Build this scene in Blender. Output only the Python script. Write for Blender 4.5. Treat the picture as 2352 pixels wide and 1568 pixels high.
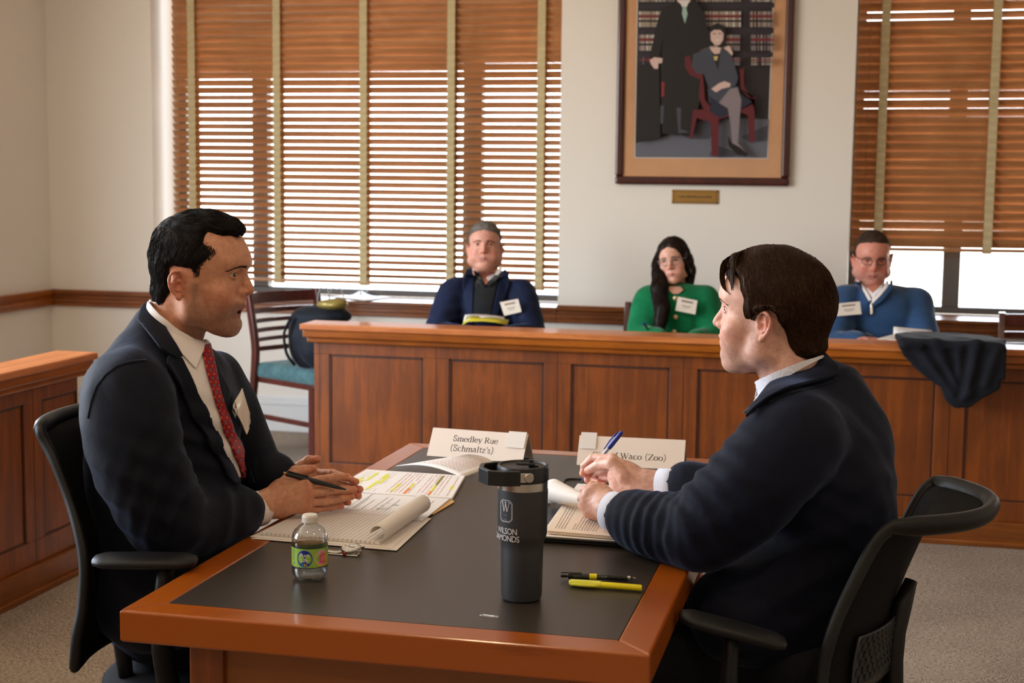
import bpy, math, random
import numpy as np
from mathutils import Vector, Matrix
from mathutils.bvhtree import BVHTree
random.seed(7); RNG = np.random.default_rng(7)
PI = math.pi
S = bpy.context.scene
COL = S.collection
for o in list(bpy.data.objects): bpy.data.objects.remove(o)

# ------------------------------------------------------------------ camera
FPX, YAW, PITCH, ROLL, CAMH = 3454.7, -.22994, .11051, .011527, 1.45
_F = np.array([math.sin(YAW)*math.cos(PITCH), math.cos(YAW)*math.cos(PITCH), -math.sin(PITCH)])
_R = np.array([math.cos(YAW), -math.sin(YAW), 0.]); _U = np.cross(_R, _F)
_R, _U = _R*math.cos(ROLL)+_U*math.sin(ROLL), _U*math.cos(ROLL)-_R*math.sin(ROLL)
CAM = np.array([0., 0., CAMH])
cam = bpy.data.cameras.new('camera'); camo = bpy.data.objects.new('camera', cam); COL.objects.link(camo)
camo.matrix_world = Matrix(((_R[0], _U[0], -_F[0], 0), (_R[1], _U[1], -_F[1], 0), (_R[2], _U[2], -_F[2], CAMH), (0, 0, 0, 1)))
cam.lens = FPX*36/2352; cam.sensor_width = 36; cam.clip_start = .05
cam.dof.use_dof = True; cam.dof.focus_distance = 2.85; cam.dof.aperture_fstop = 7.5
S.camera = camo
# ------------------------------------------------------------------ view, world, lights
S.view_settings.view_transform = 'Standard'; S.view_settings.look = 'None'
S.view_settings.gamma = 1; S.view_settings.use_curve_mapping = False
S.view_settings.exposure = -0.28
S.cycles.use_denoising = True; S.cycles.max_bounces = 8; S.cycles.diffuse_bounces = 5
S.cycles.transparent_max_bounces = 16; S.cycles.sample_clamp_indirect = 6; S.cycles.caustics_refractive = False; S.cycles.caustics_reflective = False
w = bpy.data.worlds.new('World'); S.world = w; w.use_nodes = True
SKY_STRENGTH = 19.0
nt = w.node_tree; bg = nt.nodes['Background']; bg.inputs[1].default_value = SKY_STRENGTH
tc = nt.nodes.new('ShaderNodeTexCoord'); sp = nt.nodes.new('ShaderNodeSeparateXYZ'); rp = nt.nodes.new('ShaderNodeValToRGB')
nt.links.new(tc.outputs['Generated'], sp.inputs[0]); nt.links.new(sp.outputs[2], rp.inputs[0]); nt.links.new(rp.outputs[0], bg.inputs[0])
rp.color_ramp.elements[0].position = 0; rp.color_ramp.elements[0].color = (.5, .46, .40, 1)
rp.color_ramp.elements[1].position = .55; rp.color_ramp.elements[1].color = (.62, .78, 1., 1)
e = rp.color_ramp.elements.new(.08); e.color = (.86, .93, 1., 1)
def area(name, loc, rot, sx, sy, power, col, portal=False, spread=PI):
    l = bpy.data.lights.new(name, 'AREA'); l.shape = 'RECTANGLE'; l.size = sx; l.size_y = sy
    l.energy = power; l.color = col; l.spread = spread
    if portal: l.cycles.is_portal = True
    o = bpy.data.objects.new(name, l); COL.objects.link(o); o.location = loc; o.rotation_euler = rot
    return o
# openings: sampling portals on the glass planes of the windows
area('window_portal', (-2.76, 8.21, 1.74), (-PI/2, 0, 0), 2.3, 1.9, 1, (1, 1, 1), True)
area('window_portal', (1.1, 8.21, 1.74), (-PI/2, 0, 0), 2.3, 1.9, 1, (1, 1, 1), True)
area('window_portal', (-4.84, 3.4, 1.74), (0, -PI/2, 0), 1.9, 4.8, 1, (1, 1, 1), True)
# warm recessed ceiling lamps
WARM = (1., .73, .46)
for lx, ly, pw in ((-2.9, 1.6, 20), (-1.1, 1.4, 12), (.7, 1.4, 13), (2.5, 1.4, 12), (-2.9, -1.2, 9), (-1.1, -1.2, 11), (.7, -1.2, 11),
                   (-2.9, 4.2, 3), (-1.1, 4.2, 4), (.7, 4.2, 4), (2.5, 4.2, 4)):
    l = area('ceiling_lamp', (lx, ly, 2.985), (0, 0, 0), .16, .16, pw*.8, WARM); l.data.shape = 'DISK'

# ------------------------------------------------------------------ helpers
def at(px, py, Y):                                # pixel -> point on the plane y = Y
    d = _F*FPX+_R*(px-1176)-_U*(py-784); return CAM+d*Y/d[1]
def atz(px, py, z):
    d = _F*FPX+_R*(px-1176)-_U*(py-784); return CAM+d*(z-CAMH)/d[2]
def dp(px, py, D):                                # pixel -> point at depth D along the lens axis
    return CAM+(_F*FPX+_R*(px-1176)-_U*(py-784))/FPX*D
def proj(p):
    v = np.asarray(p)-CAM; z = v@_F; return np.array([1176+FPX*(v@_R)/z, 784-FPX*(v@_U)/z])
def lin(c):
    return tuple((x/255/12.92 if x/255 <= .04045 else ((x/255+.055)/1.055)**2.4) for x in c)
def new_obj(name, me, mat=None, parent=None):
    o = bpy.data.objects.new(name, me); COL.objects.link(o)
    if mat is not None:
        for m in (mat if isinstance(mat, (list, tuple)) else [mat]): me.materials.append(m)
    if parent is not None: o.parent = parent
    return o
def tag(o, label=None, cat=None, group=None, kind=None):
    if label: o['label'] = label
    if cat: o['category'] = cat
    if group: o['group'] = group
    if kind: o['kind'] = kind
    return o
def empty(name, loc, label=None, cat=None, group=None, kind=None):
    o = bpy.data.objects.new(name, None); COL.objects.link(o); o.location = loc; o.empty_display_size = .05
    bpy.context.view_layer.update()
    return tag(o, label, cat, group, kind)
class MB:
    def __init__(s): s.v = []; s.f = []; s.mi = []; s.uv = None
    def add(s, vs, fs, mi=0):
        n = len(s.v); s.v += [tuple(map(float, v)) for v in vs]; s.f += [tuple(i+n for i in f) for f in fs]; s.mi += [mi]*len(fs); return s
    def box(s, a, b, mi=0, M=None, bev=0):
        x0, y0, z0 = a; x1, y1, z1 = b
        vs = [(x0,y0,z0),(x1,y0,z0),(x1,y1,z0),(x0,y1,z0),(x0,y0,z1),(x1,y0,z1),(x1,y1,z1),(x0,y1,z1)]
        if M is not None: vs = [tuple(M@Vector(v)) for v in vs]
        return s.add(vs, [(0,3,2,1),(4,5,6,7),(0,1,5,4),(1,2,6,5),(2,3,7,6),(3,0,4,7)], mi)
    def cbox(s, c, sz, M=None, mi=0):
        return s.box([c[i]-sz[i]/2 for i in range(3)], [c[i]+sz[i]/2 for i in range(3)], mi, M)
    def prism(s, poly, z0, z1, M=None, mi=0):     # polygon in xy, extruded in z
        n = len(poly); vs = [(p[0], p[1], z0) for p in poly]+[(p[0], p[1], z1) for p in poly]
        if M is not None: vs = [tuple(M@Vector(v)) for v in vs]
        return s.add(vs, [tuple(range(n))[::-1], tuple(range(n, 2*n))]+[(i, (i+1) % n, n+(i+1) % n, n+i) for i in range(n)], mi)
    def lathe(s, prof, c=(0, 0, 0), n=32, M=None, mi=0, cap=True):   # prof: (r, z)
        vs = []; fs = []
        for r, z in prof:
            for k in range(n):
                a = 2*PI*k/n; vs.append((c[0]+r*math.cos(a), c[1]+r*math.sin(a), c[2]+z))
        for i in range(len(prof)-1):
            for k in range(n): fs.append((i*n+k, i*n+(k+1) % n, (i+1)*n+(k+1) % n, (i+1)*n+k))
        if cap: fs.append(tuple(range(n))[::-1]); fs.append(tuple(range((len(prof)-1)*n, len(prof)*n)))
        if M is not None: vs = [tuple(M@Vector(v)) for v in vs]
        return s.add(vs, fs, mi)
    def tube(s, pts, rad, n=8, mi=0, closed=False, flat=1.0, up=None):
        pts = [np.array(p, float) for p in pts]; m = len(pts)
        if not hasattr(rad, '__len__'): rad = [rad]*m
        vs = []; fs = []; prev = None
        for i, p in enumerate(pts):
            a = pts[(i-1) % m if closed else max(i-1, 0)]; b = pts[(i+1) % m if closed else min(i+1, m-1)]
            t = b-a; t /= (np.linalg.norm(t)+1e-12)
            if prev is None:
                ref = np.array(up, float) if up is not None else (np.array([0, 0, 1.]) if abs(t[2]) < .9 else np.array([1., 0, 0]))
            else: ref = prev
            u = ref-t*(ref@t); u /= (np.linalg.norm(u)+1e-12); prev = u; v2 = np.cross(t, u)
            for k in range(n):
                an = 2*PI*k/n; vs.append(p+rad[i]*(u*math.cos(an)*flat+v2*math.sin(an)))
        for i in range(m if closed else m-1):
            j = (i+1) % m
            for k in range(n): fs.append((i*n+k, i*n+(k+1) % n, j*n+(k+1) % n, j*n+k))
        if not closed: fs.append(tuple(range(n))[::-1]); fs.append(tuple(range((m-1)*n, m*n)))
        return s.add(vs, fs, mi)
    def grid(s, P, mi=0, flip=False):             # P: rows x cols x 3
        r, c = len(P), len(P[0]); vs = [tuple(P[i][j]) for i in range(r) for j in range(c)]
        fs = [(i*c+j, i*c+j+1, (i+1)*c+j+1, (i+1)*c+j) for i in range(r-1) for j in range(c-1)]
        if flip: fs = [f[::-1] for f in fs]
        return s.add(vs, fs, mi)
    def build(s, name, mat, parent=None, smooth=False, bevel=0, solid=0, subsurf=0, seg=2, ang=None, soff=0):
        me = bpy.data.meshes.new(name); me.from_pydata(s.v, [], s.f)
        o = new_obj(name, me, mat, parent)
        if max(s.mi, default=0) > 0: me.polygons.foreach_set('material_index', s.mi)
        if smooth: me.polygons.foreach_set('use_smooth', [True]*len(me.polygons))
        if parent is not None: unparent_fix(o, parent)
        if solid: m = o.modifiers.new('s', 'SOLIDIFY'); m.thickness = solid; m.offset = soff
        if bevel:
            m = o.modifiers.new('b', 'BEVEL'); m.width = bevel; m.segments = seg; m.limit_method = 'ANGLE'; m.angle_limit = math.radians(40)
        if subsurf: m = o.modifiers.new('ss', 'SUBSURF'); m.levels = subsurf; m.render_levels = subsurf
        if ang is not None and smooth:
            try: me.set_sharp_from_angle(angle=math.radians(ang))
            except Exception: pass
        return o
def unparent_fix(o, parent):
    o.matrix_parent_inverse = parent.matrix_world.inverted()
def copy_tree(o, parent=None, delta=None):
    c = o.copy(); COL.objects.link(c); c.parent = parent
    for k in ('label', 'category', 'group'):
        pass
    for ch in o.children: copy_tree(ch, c)
    return c
def spline(pts, n):                               # Catmull-Rom through the points
    P = [np.array(p, float) for p in pts]; P = [2*P[0]-P[1]]+P+[2*P[-1]-P[-2]]; out = []
    m = len(P)-3
    for i in range(n):
        t = i/(n-1)*m; k = min(int(t), m-1); t -= k; a, b, c, d = P[k:k+4]
        out.append(.5*((2*b)+(-a+c)*t+(2*a-5*b+4*c-d)*t*t+(-a+3*b-3*c+d)*t**3))
    return out

# ------------------------------------------------------------------ materials
class NT:
    def __init__(s, name):
        s.m = bpy.data.materials.new(name); s.m.use_nodes = True; s.t = s.m.node_tree; s.b = s.t.nodes['Principled BSDF']
    def n(s, typ, **kw):
        x = s.t.nodes.new(typ)
        for k, v in kw.items():
            if k.startswith('i_'): x.inputs[k[2:].replace('_', ' ')].default_value = v
            else: setattr(x, k, v)
        return x
    def l(s, a, b): s.t.links.new(a, b)
    def ramp(s, fac, stops, interp='LINEAR'):
        r = s.n('ShaderNodeValToRGB'); r.color_ramp.interpolation = interp; s.l(fac, r.inputs[0]); e = r.color_ramp.elements
        e[0].position, e[0].color = stops[0][0], tuple(stops[0][1])+(1,)
        e[1].position, e[1].color = stops[-1][0], tuple(stops[-1][1])+(1,)
        for p, c in stops[1:-1]: q = e.new(p); q.color = tuple(c)+(1,)
        return r.outputs[0]
    def coord(s, scale=(1, 1, 1), rot=(0, 0, 0), kind='Object'):
        t = s.n('ShaderNodeTexCoord'); m = s.n('ShaderNodeMapping'); m.inputs['Scale'].default_value = scale; m.inputs['Rotation'].default_value = rot
        s.l(t.outputs[kind], m.inputs[0]); return m.outputs[0]
    def noise(s, vec, scale=5, detail=4, rough=.5, dist=0):
        x = s.n('ShaderNodeTexNoise'); s.l(vec, x.inputs['Vector']); x.inputs['Scale'].default_value = scale; x.inputs['Detail'].default_value = detail
        x.inputs['Roughness'].default_value = rough; x.inputs['Distortion'].default_value = dist; return x.outputs[0]
    def bump(s, h, strength=.2, dist=.001):
        b = s.n('ShaderNodeBump'); b.inputs['Strength'].default_value = strength; b.inputs['Distance'].default_value = dist
        s.l(h, b.inputs['Height']); s.l(b.outputs[0], s.b.inputs['Normal']); return b
    def set(s, **kw):
        for k, v in kw.items(): s.b.inputs[k.replace('_', ' ')].default_value = v
        return s
def plain(name, rgb, rough=.5, metal=0, **kw):
    t = NT(name); t.b.inputs['Base Color'].default_value = lin(rgb)+(1,); t.b.inputs['Roughness'].default_value = rough; t.b.inputs['Metallic'].default_value = metal
    t.set(**kw); return t.m
def wood(name, a, b, grain=(0, 0, 1), rough=.3, scale=1.0, coat=.3, figure=.4):
    t = NT(name)
    sc = [18*scale*(.07 if g else 1) for g in grain]
    v = t.coord(tuple(sc)); n1 = t.noise(v, 1.6, 6, .6, .8)
    v2 = t.coord(tuple(x*5 for x in sc)); n2 = t.noise(v2, 3, 3, .7, .2)
    v3 = t.coord((1.6, 1.6, 1.6)); n3 = t.noise(v3, 2.2, 2, .5, 1.5)
    mx = t.n('ShaderNodeMath', operation='MULTIPLY_ADD'); t.l(n2, mx.inputs[0]); mx.inputs[1].default_value = .35; t.l(n1, mx.inputs[2])
    my = t.n('ShaderNodeMath', operation='MULTIPLY_ADD'); t.l(n3, my.inputs[0]); my.inputs[1].default_value = figure; t.l(mx.outputs[0], my.inputs[2])
    c = t.ramp(my.outputs[0], [(.55, lin(a)), (.85, tuple((x+y)/2 for x, y in zip(lin(a), lin(b)))), (1.2 if False else 1.0, lin(b))])
    t.l(c, t.b.inputs['Base Color']); t.set(Roughness=rough, Coat_Weight=coat, Coat_Roughness=.12)
    t.bump(n2, .05, .0005); return t.m
def fabric(name, rgb, rgb2=None, scale=900, rough=.9, sheen=.3, bump=.25, sheen_tint=(1, 1, 1)):
    t = NT(name); v = t.coord(); n = t.noise(v, scale, 2, .6); n2 = t.noise(v, 14, 3, .5)
    rgb2 = rgb2 or tuple(x*.8 for x in rgb)
    m = t.n('ShaderNodeMath', operation='MULTIPLY_ADD'); t.l(n2, m.inputs[0]); m.inputs[1].default_value = .4; t.l(n, m.inputs[2])
    t.l(t.ramp(m.outputs[0], [(.45, lin(rgb2)), (.9, lin(rgb))]), t.b.inputs['Base Color'])
    t.set(Roughness=rough, Sheen_Weight=sheen, Sheen_Roughness=.4, Specular_IOR_Level=.25)
    t.b.inputs['Sheen Tint'].default_value = sheen_tint+(1,)
    t.bump(n, bump, .0006); return t.m
M = {}
M['bar'] = wood('cherry_wood_counter', (92, 41, 2), (134, 66, 6), (0, 0, 1), .45, coat=.05)
M['barx'] = wood('cherry_wood_rail', (116, 56, 5), (164, 88, 14), (1, 0, 0), .3)
M['bary'] = wood('cherry_wood_rail_side', (116, 56, 5), (164, 88, 14), (0, 1, 0), .3)
M['barbase'] = wood('cherry_wood_base', (92, 45, 3), (132, 70, 8), (1, 0, 0), .45, coat=.1); M['bartop_lit'] = wood('cherry_counter_top_lit', (160, 84, 34), (206, 124, 62), (1, 0, 0), .42, coat=.15)  # top: same cherry, window light on it put into a brighter base colour
M['groove'] = plain('dark_wood_groove', (52, 20, 8), .5)
M['tabx'] = wood('cherry_table_edge', (108, 45, 3), (154, 76, 8), (1, 0, 0), .28, figure=.9)
M['taby'] = wood('cherry_table_side', (108, 45, 3), (154, 76, 8), (0, 1, 0), .28, figure=.9)
M['tabz'] = wood('cherry_table_panel', (98, 52, 12), (138, 78, 24), (1, 0, 0), .35, scale=.6, figure=1.2)
M['rail'] = wood('cherry_chair_rail', (96, 50, 20), (140, 80, 38), (1, 0, 0), .3)
M['slat'] = wood('cherry_blind_slat', (146, 96, 56), (174, 124, 80), (1, 0, 0), .42, coat=.1)
M['dchair'] = wood('dark_mahogany', (58, 22, 18), (92, 38, 30), (0, 0, 1), .3)
t = NT('wall_paint'); v = t.coord(); t.b.inputs['Base Color'].default_value = lin((232, 225, 214))+(1,); t.set(Roughness=.75, Specular_IOR_Level=.3); t.bump(t.noise(v, 260, 2), .08, .0005); M['wall'] = t.m
M['white_trim'] = plain('white_baseboard_paint', (222, 222, 220), .4)
M['ceil'] = plain('ceiling_paint', (232, 230, 224), .9)
# carpet: low loop pile, mottled with a woven block pattern
t = NT('carpet'); v = t.coord()
n1 = t.noise(t.coord((240, 70, 70)), 1, 2, .5); n2 = t.noise(t.coord((70, 240, 70)), 1, 3, .6); n3 = t.noise(t.coord((9, 9, 9)), 1, 1, .5); n4 = t.noise(v, 420, 2, .7); n5 = t.noise(v, 1.7, 3)
cmp_ = t.n('ShaderNodeMath', operation='GREATER_THAN'); t.l(n3, cmp_.inputs[0]); cmp_.inputs[1].default_value = .5
mx = t.n('ShaderNodeMix'); t.l(cmp_.outputs[0], mx.inputs[0]); t.l(n1, mx.inputs[2]); t.l(n2, mx.inputs[3])
ad = t.n('ShaderNodeMath', operation='MULTIPLY_ADD'); t.l(n4, ad.inputs[0]); ad.inputs[1].default_value = .55; t.l(mx.outputs[0], ad.inputs[2])
ad2 = t.n('ShaderNodeMath', operation='MULTIPLY_ADD'); t.l(n5, ad2.inputs[0]); ad2.inputs[1].default_value = .25; t.l(ad.outputs[0], ad2.inputs[2])
t.l(t.ramp(ad2.outputs[0], [(.62, lin((84, 75, 68))), (.85, lin((134, 121, 110))), (1.0, lin((184, 168, 150)))]), t.b.inputs['Base Color'])
t.set(Roughness=1, Specular_IOR_Level=.1); t.bump(n4, .6, .003); M['carpet'] = t.m
# black writing surface of the table
t = NT('black_leatherette'); v = t.coord(); n = t.noise(v, 900, 2, .6)
t.b.inputs['Base Color'].default_value = lin((46, 38, 30))+(1,); t.set(Roughness=.38, Specular_IOR_Level=.6)
t.bump(n, .25, .0003); M['vinyl'] = t.m
# glass panes: clear, slightly reflective
t = NT('window_glass'); tr = t.n('ShaderNodeBsdfTransparent'); gl = t.n('ShaderNodeBsdfGlossy'); gl.inputs['Roughness'].default_value = .02
fr = t.n('ShaderNodeFresnel'); fr.inputs[0].default_value = 1.3; ms = t.n('ShaderNodeMixShader'); t.l(fr.outputs[0], ms.inputs[0]); t.l(tr.outputs[0], ms.inputs[1]); t.l(gl.outputs[0], ms.inputs[2])
t.l(ms.outputs[0], t.t.nodes['Material Output'].inputs[0]); M['glass'] = t.m
M['wframe'] = plain('grey_window_frame', (92, 90, 88), .45)
M['tape'] = fabric('cream_ladder_tape', (206, 190, 150), (180, 164, 124), 700, .9, .1)
M['cord'] = plain('blind_cord', (150, 110, 70), .7)
M['paper'] = plain('white_paper', (236, 230, 224), .65)
M['paperw'] = plain('cream_paper', (240, 226, 208), .65)
M['card'] = plain('white_card_stock', (240, 226, 214), .6)
M['ink'] = plain('black_ink', (26, 24, 26), .6)
M['greyink'] = plain('grey_ink', (128, 118, 116), .7)
M['blueink'] = plain('blue_rule_ink', (146, 160, 192), .7)
M['redink'] = plain('red_rule_ink', (200, 120, 120), .7)
M['hly'] = plain('yellow_marker_ink', (232, 232, 60), .6)
M['hlo'] = plain('orange_marker_ink', (240, 140, 50), .6)
M['hlg'] = plain('green_marker_ink', (120, 130, 30), .6)
M['black'] = plain('black_plastic', (16, 16, 17), .42)
M['rubber'] = plain('black_rubber', (14, 14, 15), .6)
M['chblk'] = plain('black_chair_frame', (13, 14, 16), .5, Specular_IOR_Level=.35)
t = NT('black_chair_mesh'); v = t.coord(); n = t.noise(t.coord((400, 400, 160)), 1, 1); t.b.inputs['Base Color'].default_value = (.004, .004, .0045, 1); t.set(Roughness=.8, Specular_IOR_Level=.15); t.bump(n, .3, .001); M['chmesh'] = t.m
M['steel'] = plain('brushed_steel', (214, 210, 202), .24, 1)
M['brass'] = plain('brass_plate', (168, 130, 72), .38, .9)
M['frame'] = wood('mahogany_picture_frame', (40, 12, 8), (74, 22, 14), (0, 0, 1), .3)
M['mat'] = fabric('tan_picture_mat', (206, 158, 118), (190, 142, 104), 500, .95, 0)
# ------------------------------------------------------------------ room shell
WY, WX, CEI = 7.85, -4.58, 3.0
def struct(name, mb, m, **k):
    return tag(mb.build(name, m, **k), kind='structure')
struct('floor', MB().box((WX-.3, -3.3, -.1), (4.5, 8.4, 0)), M['carpet'])
struct('ceiling', MB().box((WX-.3, -3.3, CEI), (4.5, 8.4, CEI+.1)), M['ceil'])
m = MB(); SZ, TZ = .75, 2.72
OP = ((-3.93, -1.59), (-.085, 2.3))
m.box((WX-.3, WY, 0), (4.5, 8.35, SZ-.02)); m.box((WX-.3, WY, TZ), (4.5, 8.35, CEI))
for a, b in ((WX-.3, OP[0][0]), (OP[0][1], OP[1][0]), (OP[1][1], 4.5)): m.box((a, WY, SZ-.02), (b, 8.35, TZ))
struct('wall_back', m, M['wall'])
m = MB(); LO = (1.0, 5.8)
m.box((WX-.35, -3.3, 0), (WX, WY, SZ-.02)); m.box((WX-.35, -3.3, TZ), (WX, WY, CEI))
m.box((WX-.35, -3.3, SZ-.02), (WX, LO[0], TZ)); m.box((WX-.35, LO[1], SZ-.02), (WX, WY, TZ))
struct('wall_left', m, M['wall'])
struct('wall_right', MB().box((4.4, -3.3, 0), (4.5, WY, CEI)), M['wall'])
struct('wall_front', MB().box((WX, -3.4, 0), (4.4, -3.3, CEI)), M['wall'])
def window(n, x0, x1, muls, M4=None):             # frame and panes in the xz plane at local y 0
    fr = MB(); z0, z1 = SZ, TZ; d0, d1 = -.02, .05
    fr.box((x0, d0, z0), (x1, d1, z0+.036)); fr.box((x0, d0, z1-.04), (x1, d1, z1))
    fr.box((x0, d0, z0+.036), (x0+.05, d1, z1-.04)); fr.box((x1-.05, d0, z0+.036), (x1, d1, z1-.04))
    for a, b in muls: fr.box((a, d0, z0+.036), (b, d1, z1-.04))
    e = empty(f'window_{n}', (0, 0, 0), kind='structure')
    fr.build('window_frame', M['wframe'], e, bevel=.004)
    xs = [x0+.05]+[v for p in muls for v in p]+[x1-.05]
    for i in range(0, len(xs), 2):
        MB().box((xs[i], .01, z0+.036), (xs[i+1], .016, z1-.04)).build('pane', M['glass'], e)
        MB().box((xs[i], .022, z0+.055), (xs[i+1], .03, z0+.059)).build('screen_rail', M['wframe'], e)
    return e
e = window(1, OP[0][0], OP[0][1], [(-3.47, -3.376), (-2.209, -2.1)]); e.location = (0, 8.2, 0)
e = window(2, OP[1][0], OP[1][1], [(.398, .486), (1.35, 1.45)]); e.location = (0, 8.2, 0)
e = window(3, -4.8, 0, [(-3.2, -3.1), (-1.6, -1.5)]); e.location = (-4.83, 1.0, 0); e.rotation_euler = (0, 0, -PI/2); e.scale = (-1, 1, 1)
# window sills, chair rail, baseboard
for k, (a, b) in enumerate(OP):
    m = MB().box((a-.0, WY-.035, SZ-.02), (b+.0, 8.18, SZ)); struct(f'trim_{k+1}', m, M['rail'], bevel=.004)
m = MB().box((WX-.24, LO[0], SZ-.02), (WX+.03, LO[1], SZ)); struct('trim_3', m, M['rail'])
def railbox(m, f):
    for z0, z1, d in ((.735, .762, .034), (.712, .735, .02), (.69, .712, .028), (.668, .69, .022)): f(m, z0, z1, d)
m = MB(); railbox(m, lambda m, a, b, d: [m.box((x0, WY-d, a), (x1, WY, b)) for x0, x1 in ((WX, OP[0][0]), (OP[0][1], OP[1][0]), (OP[1][1], 4.4))])
for x0, x1 in OP: railbox(m, lambda m, a, b, d: m.box((x0, WY-d, a), (x1, WY, min(b, .732))) if a < .73 else None)
struct('trim_4', m, M['rail'], bevel=.004)
m = MB(); railbox(m, lambda m, a, b, d: m.box((WX, -3.3, a), (WX+d, WY, b))); struct('trim_5', m, M['bary'], bevel=.004)
m = MB(); m.box((WX, WY-.016, 0), (4.4, WY, .15)); m.box((WX, WY-.022, .15), (4.4, WY, .175)); m.box((WX, WY-.012, .175), (4.4, WY, .2)); struct('baseboard_back', m, M['white_trim'], bevel=.004)
m = MB(); m.box((WX, -3.3, 0), (WX+.016, WY, .15)); m.box((WX, -3.3, .15), (WX+.022, WY, .175)); m.box((WX, -3.3, .175), (WX+.012, WY, .2)); struct('baseboard_left', m, M['white_trim'], bevel=.004)

# ------------------------------------------------------------------ blinds
def blind(x0, x1, zb, ztop, p0, p1, tiltf, tapes, label, skew=0., seed=1, cords=()):
    rs = np.random.default_rng(seed)
    e = empty('window_blind', ((x0+x1)/2, 8.03, zb), label, 'blind')
    m = MB(); z = zb+.03; cx = (x0+x1)/2; NX = 36; W, T = .050, .003; zs = []
    while z < ztop:
        zs.append(z); z += p0+(p1-p0)*(z-zb)/(ztop-zb)
    for i, z in enumerate(zs):
        b0 = tiltf(z)+rs.normal(0, 1.0)+(rs.choice([0, 0, -9, 2]) if z > 1.75 else 0); tw = rs.normal(0, 1.6); wob = rs.normal(0, .35); ph = rs.uniform(0, 6)
        rows = []
        for k in range(NX):
            u = k/(NX-1); x = x0+(x1-x0)*u
            b = math.radians(b0+tw*(u-.5)*2+wob*math.sin(u*7+ph)+.9*math.sin(u*5.1+z*3.1))
            zz = z+skew*(x-cx); c, s = math.cos(b), math.sin(b)
            ring = []
            for (a, h) in ((-.5, -.0), (-.25, .0012), (0, .0016), (.25, .0012), (.5, 0), (.5, -T/W*0-.0), (.25, -.0014), (0, -.001), (-.25, -.0014)):
                yy, q = a*W, h+(T/2 if h >= 0 and abs(a) < .5 else (-T/2 if h < 0 else 0))
                ring.append((x, 8.03+yy*c+q*s, zz-yy*s+q*c))
            rows.append(ring+[ring[0]])
        m.grid(rows)
    m.build('slats', M['slat'], e, smooth=False)
    b = MB(); Mx = Matrix.Rotation(-math.atan(skew), 4, 'Y')
    b.box((x0-cx, -.028, -.014), (x1-cx, .028, .004), M=Matrix.Translation((cx, 8.03, zb))@Mx)
    b.build('bottom_rail', M['slat'], e, bevel=.004)
    for tx in tapes:
        t = MB(); P = []
        zz0 = zb+skew*(tx-cx)
        zl = [zz0-.022, zz0-.018]+[z+skew*(tx-cx)+dz for z in zs for dz in (0, .018)]
        for j, z in enumerate(zl):
            yy = 8.03-.032+(.006 if j % 2 else 0)
            P.append([(tx-.0215, yy, z), (tx+.0215, yy, z)])
        t.grid(P); t.grid([[(a[0], 8.03+.032, a[2]) for a in r] for r in P]); t.box((tx-.0215, 8.03-.034, zz0-.022), (tx+.0215, 8.03+.034, zz0-.0145))
        t.build('ladder_tape', M['tape'], e, solid=.0012)
    for cx_, za in cords:
        MB().tube([(cx_, 8.03-.04, 2.7), (cx_, 8.03-.04, za)], .0018, 6).build('lift_cord', M['cord'], e)
    return e
def tl(z):
    fr = np.interp(z, [.8, 1.0, 1.2, 1.5, 1.75, 1.9, 2.0, 2.4], [.52, .60, .68, .78, .84, .90, 1.0, 1.15]); el = math.degrees(math.atan((z-1.45)/8.0))
    return math.degrees(math.asin(min(fr*.0405/.05, .99)))-el
blind(-3.885, -1.605, .845, 2.70, .0385, .0425, tl, [-3.76, -3.245, -2.735, -2.232, -1.73], 'wide wooden slat blind with open slats behind the man in the navy blazer', seed=5, cords=((-3.845, 1.2), (-3.825, 1.35), (-1.66, 1.4)))
blind(-.075, 2.28, 1.10, 2.70, .0442, .0442, lambda z: 66-math.degrees(math.atan((z-1.45)/8.0))+2.0*math.sin(z*9.3)-(7 if int(z*31) % 5 == 0 and z > 1.7 else 0), [.060, .602, 1.14, 1.68], 'half-lowered wooden blind with closed slats behind the man in the blue sweater', skew=.006, seed=3, cords=((-.015, 1.25),))

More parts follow.
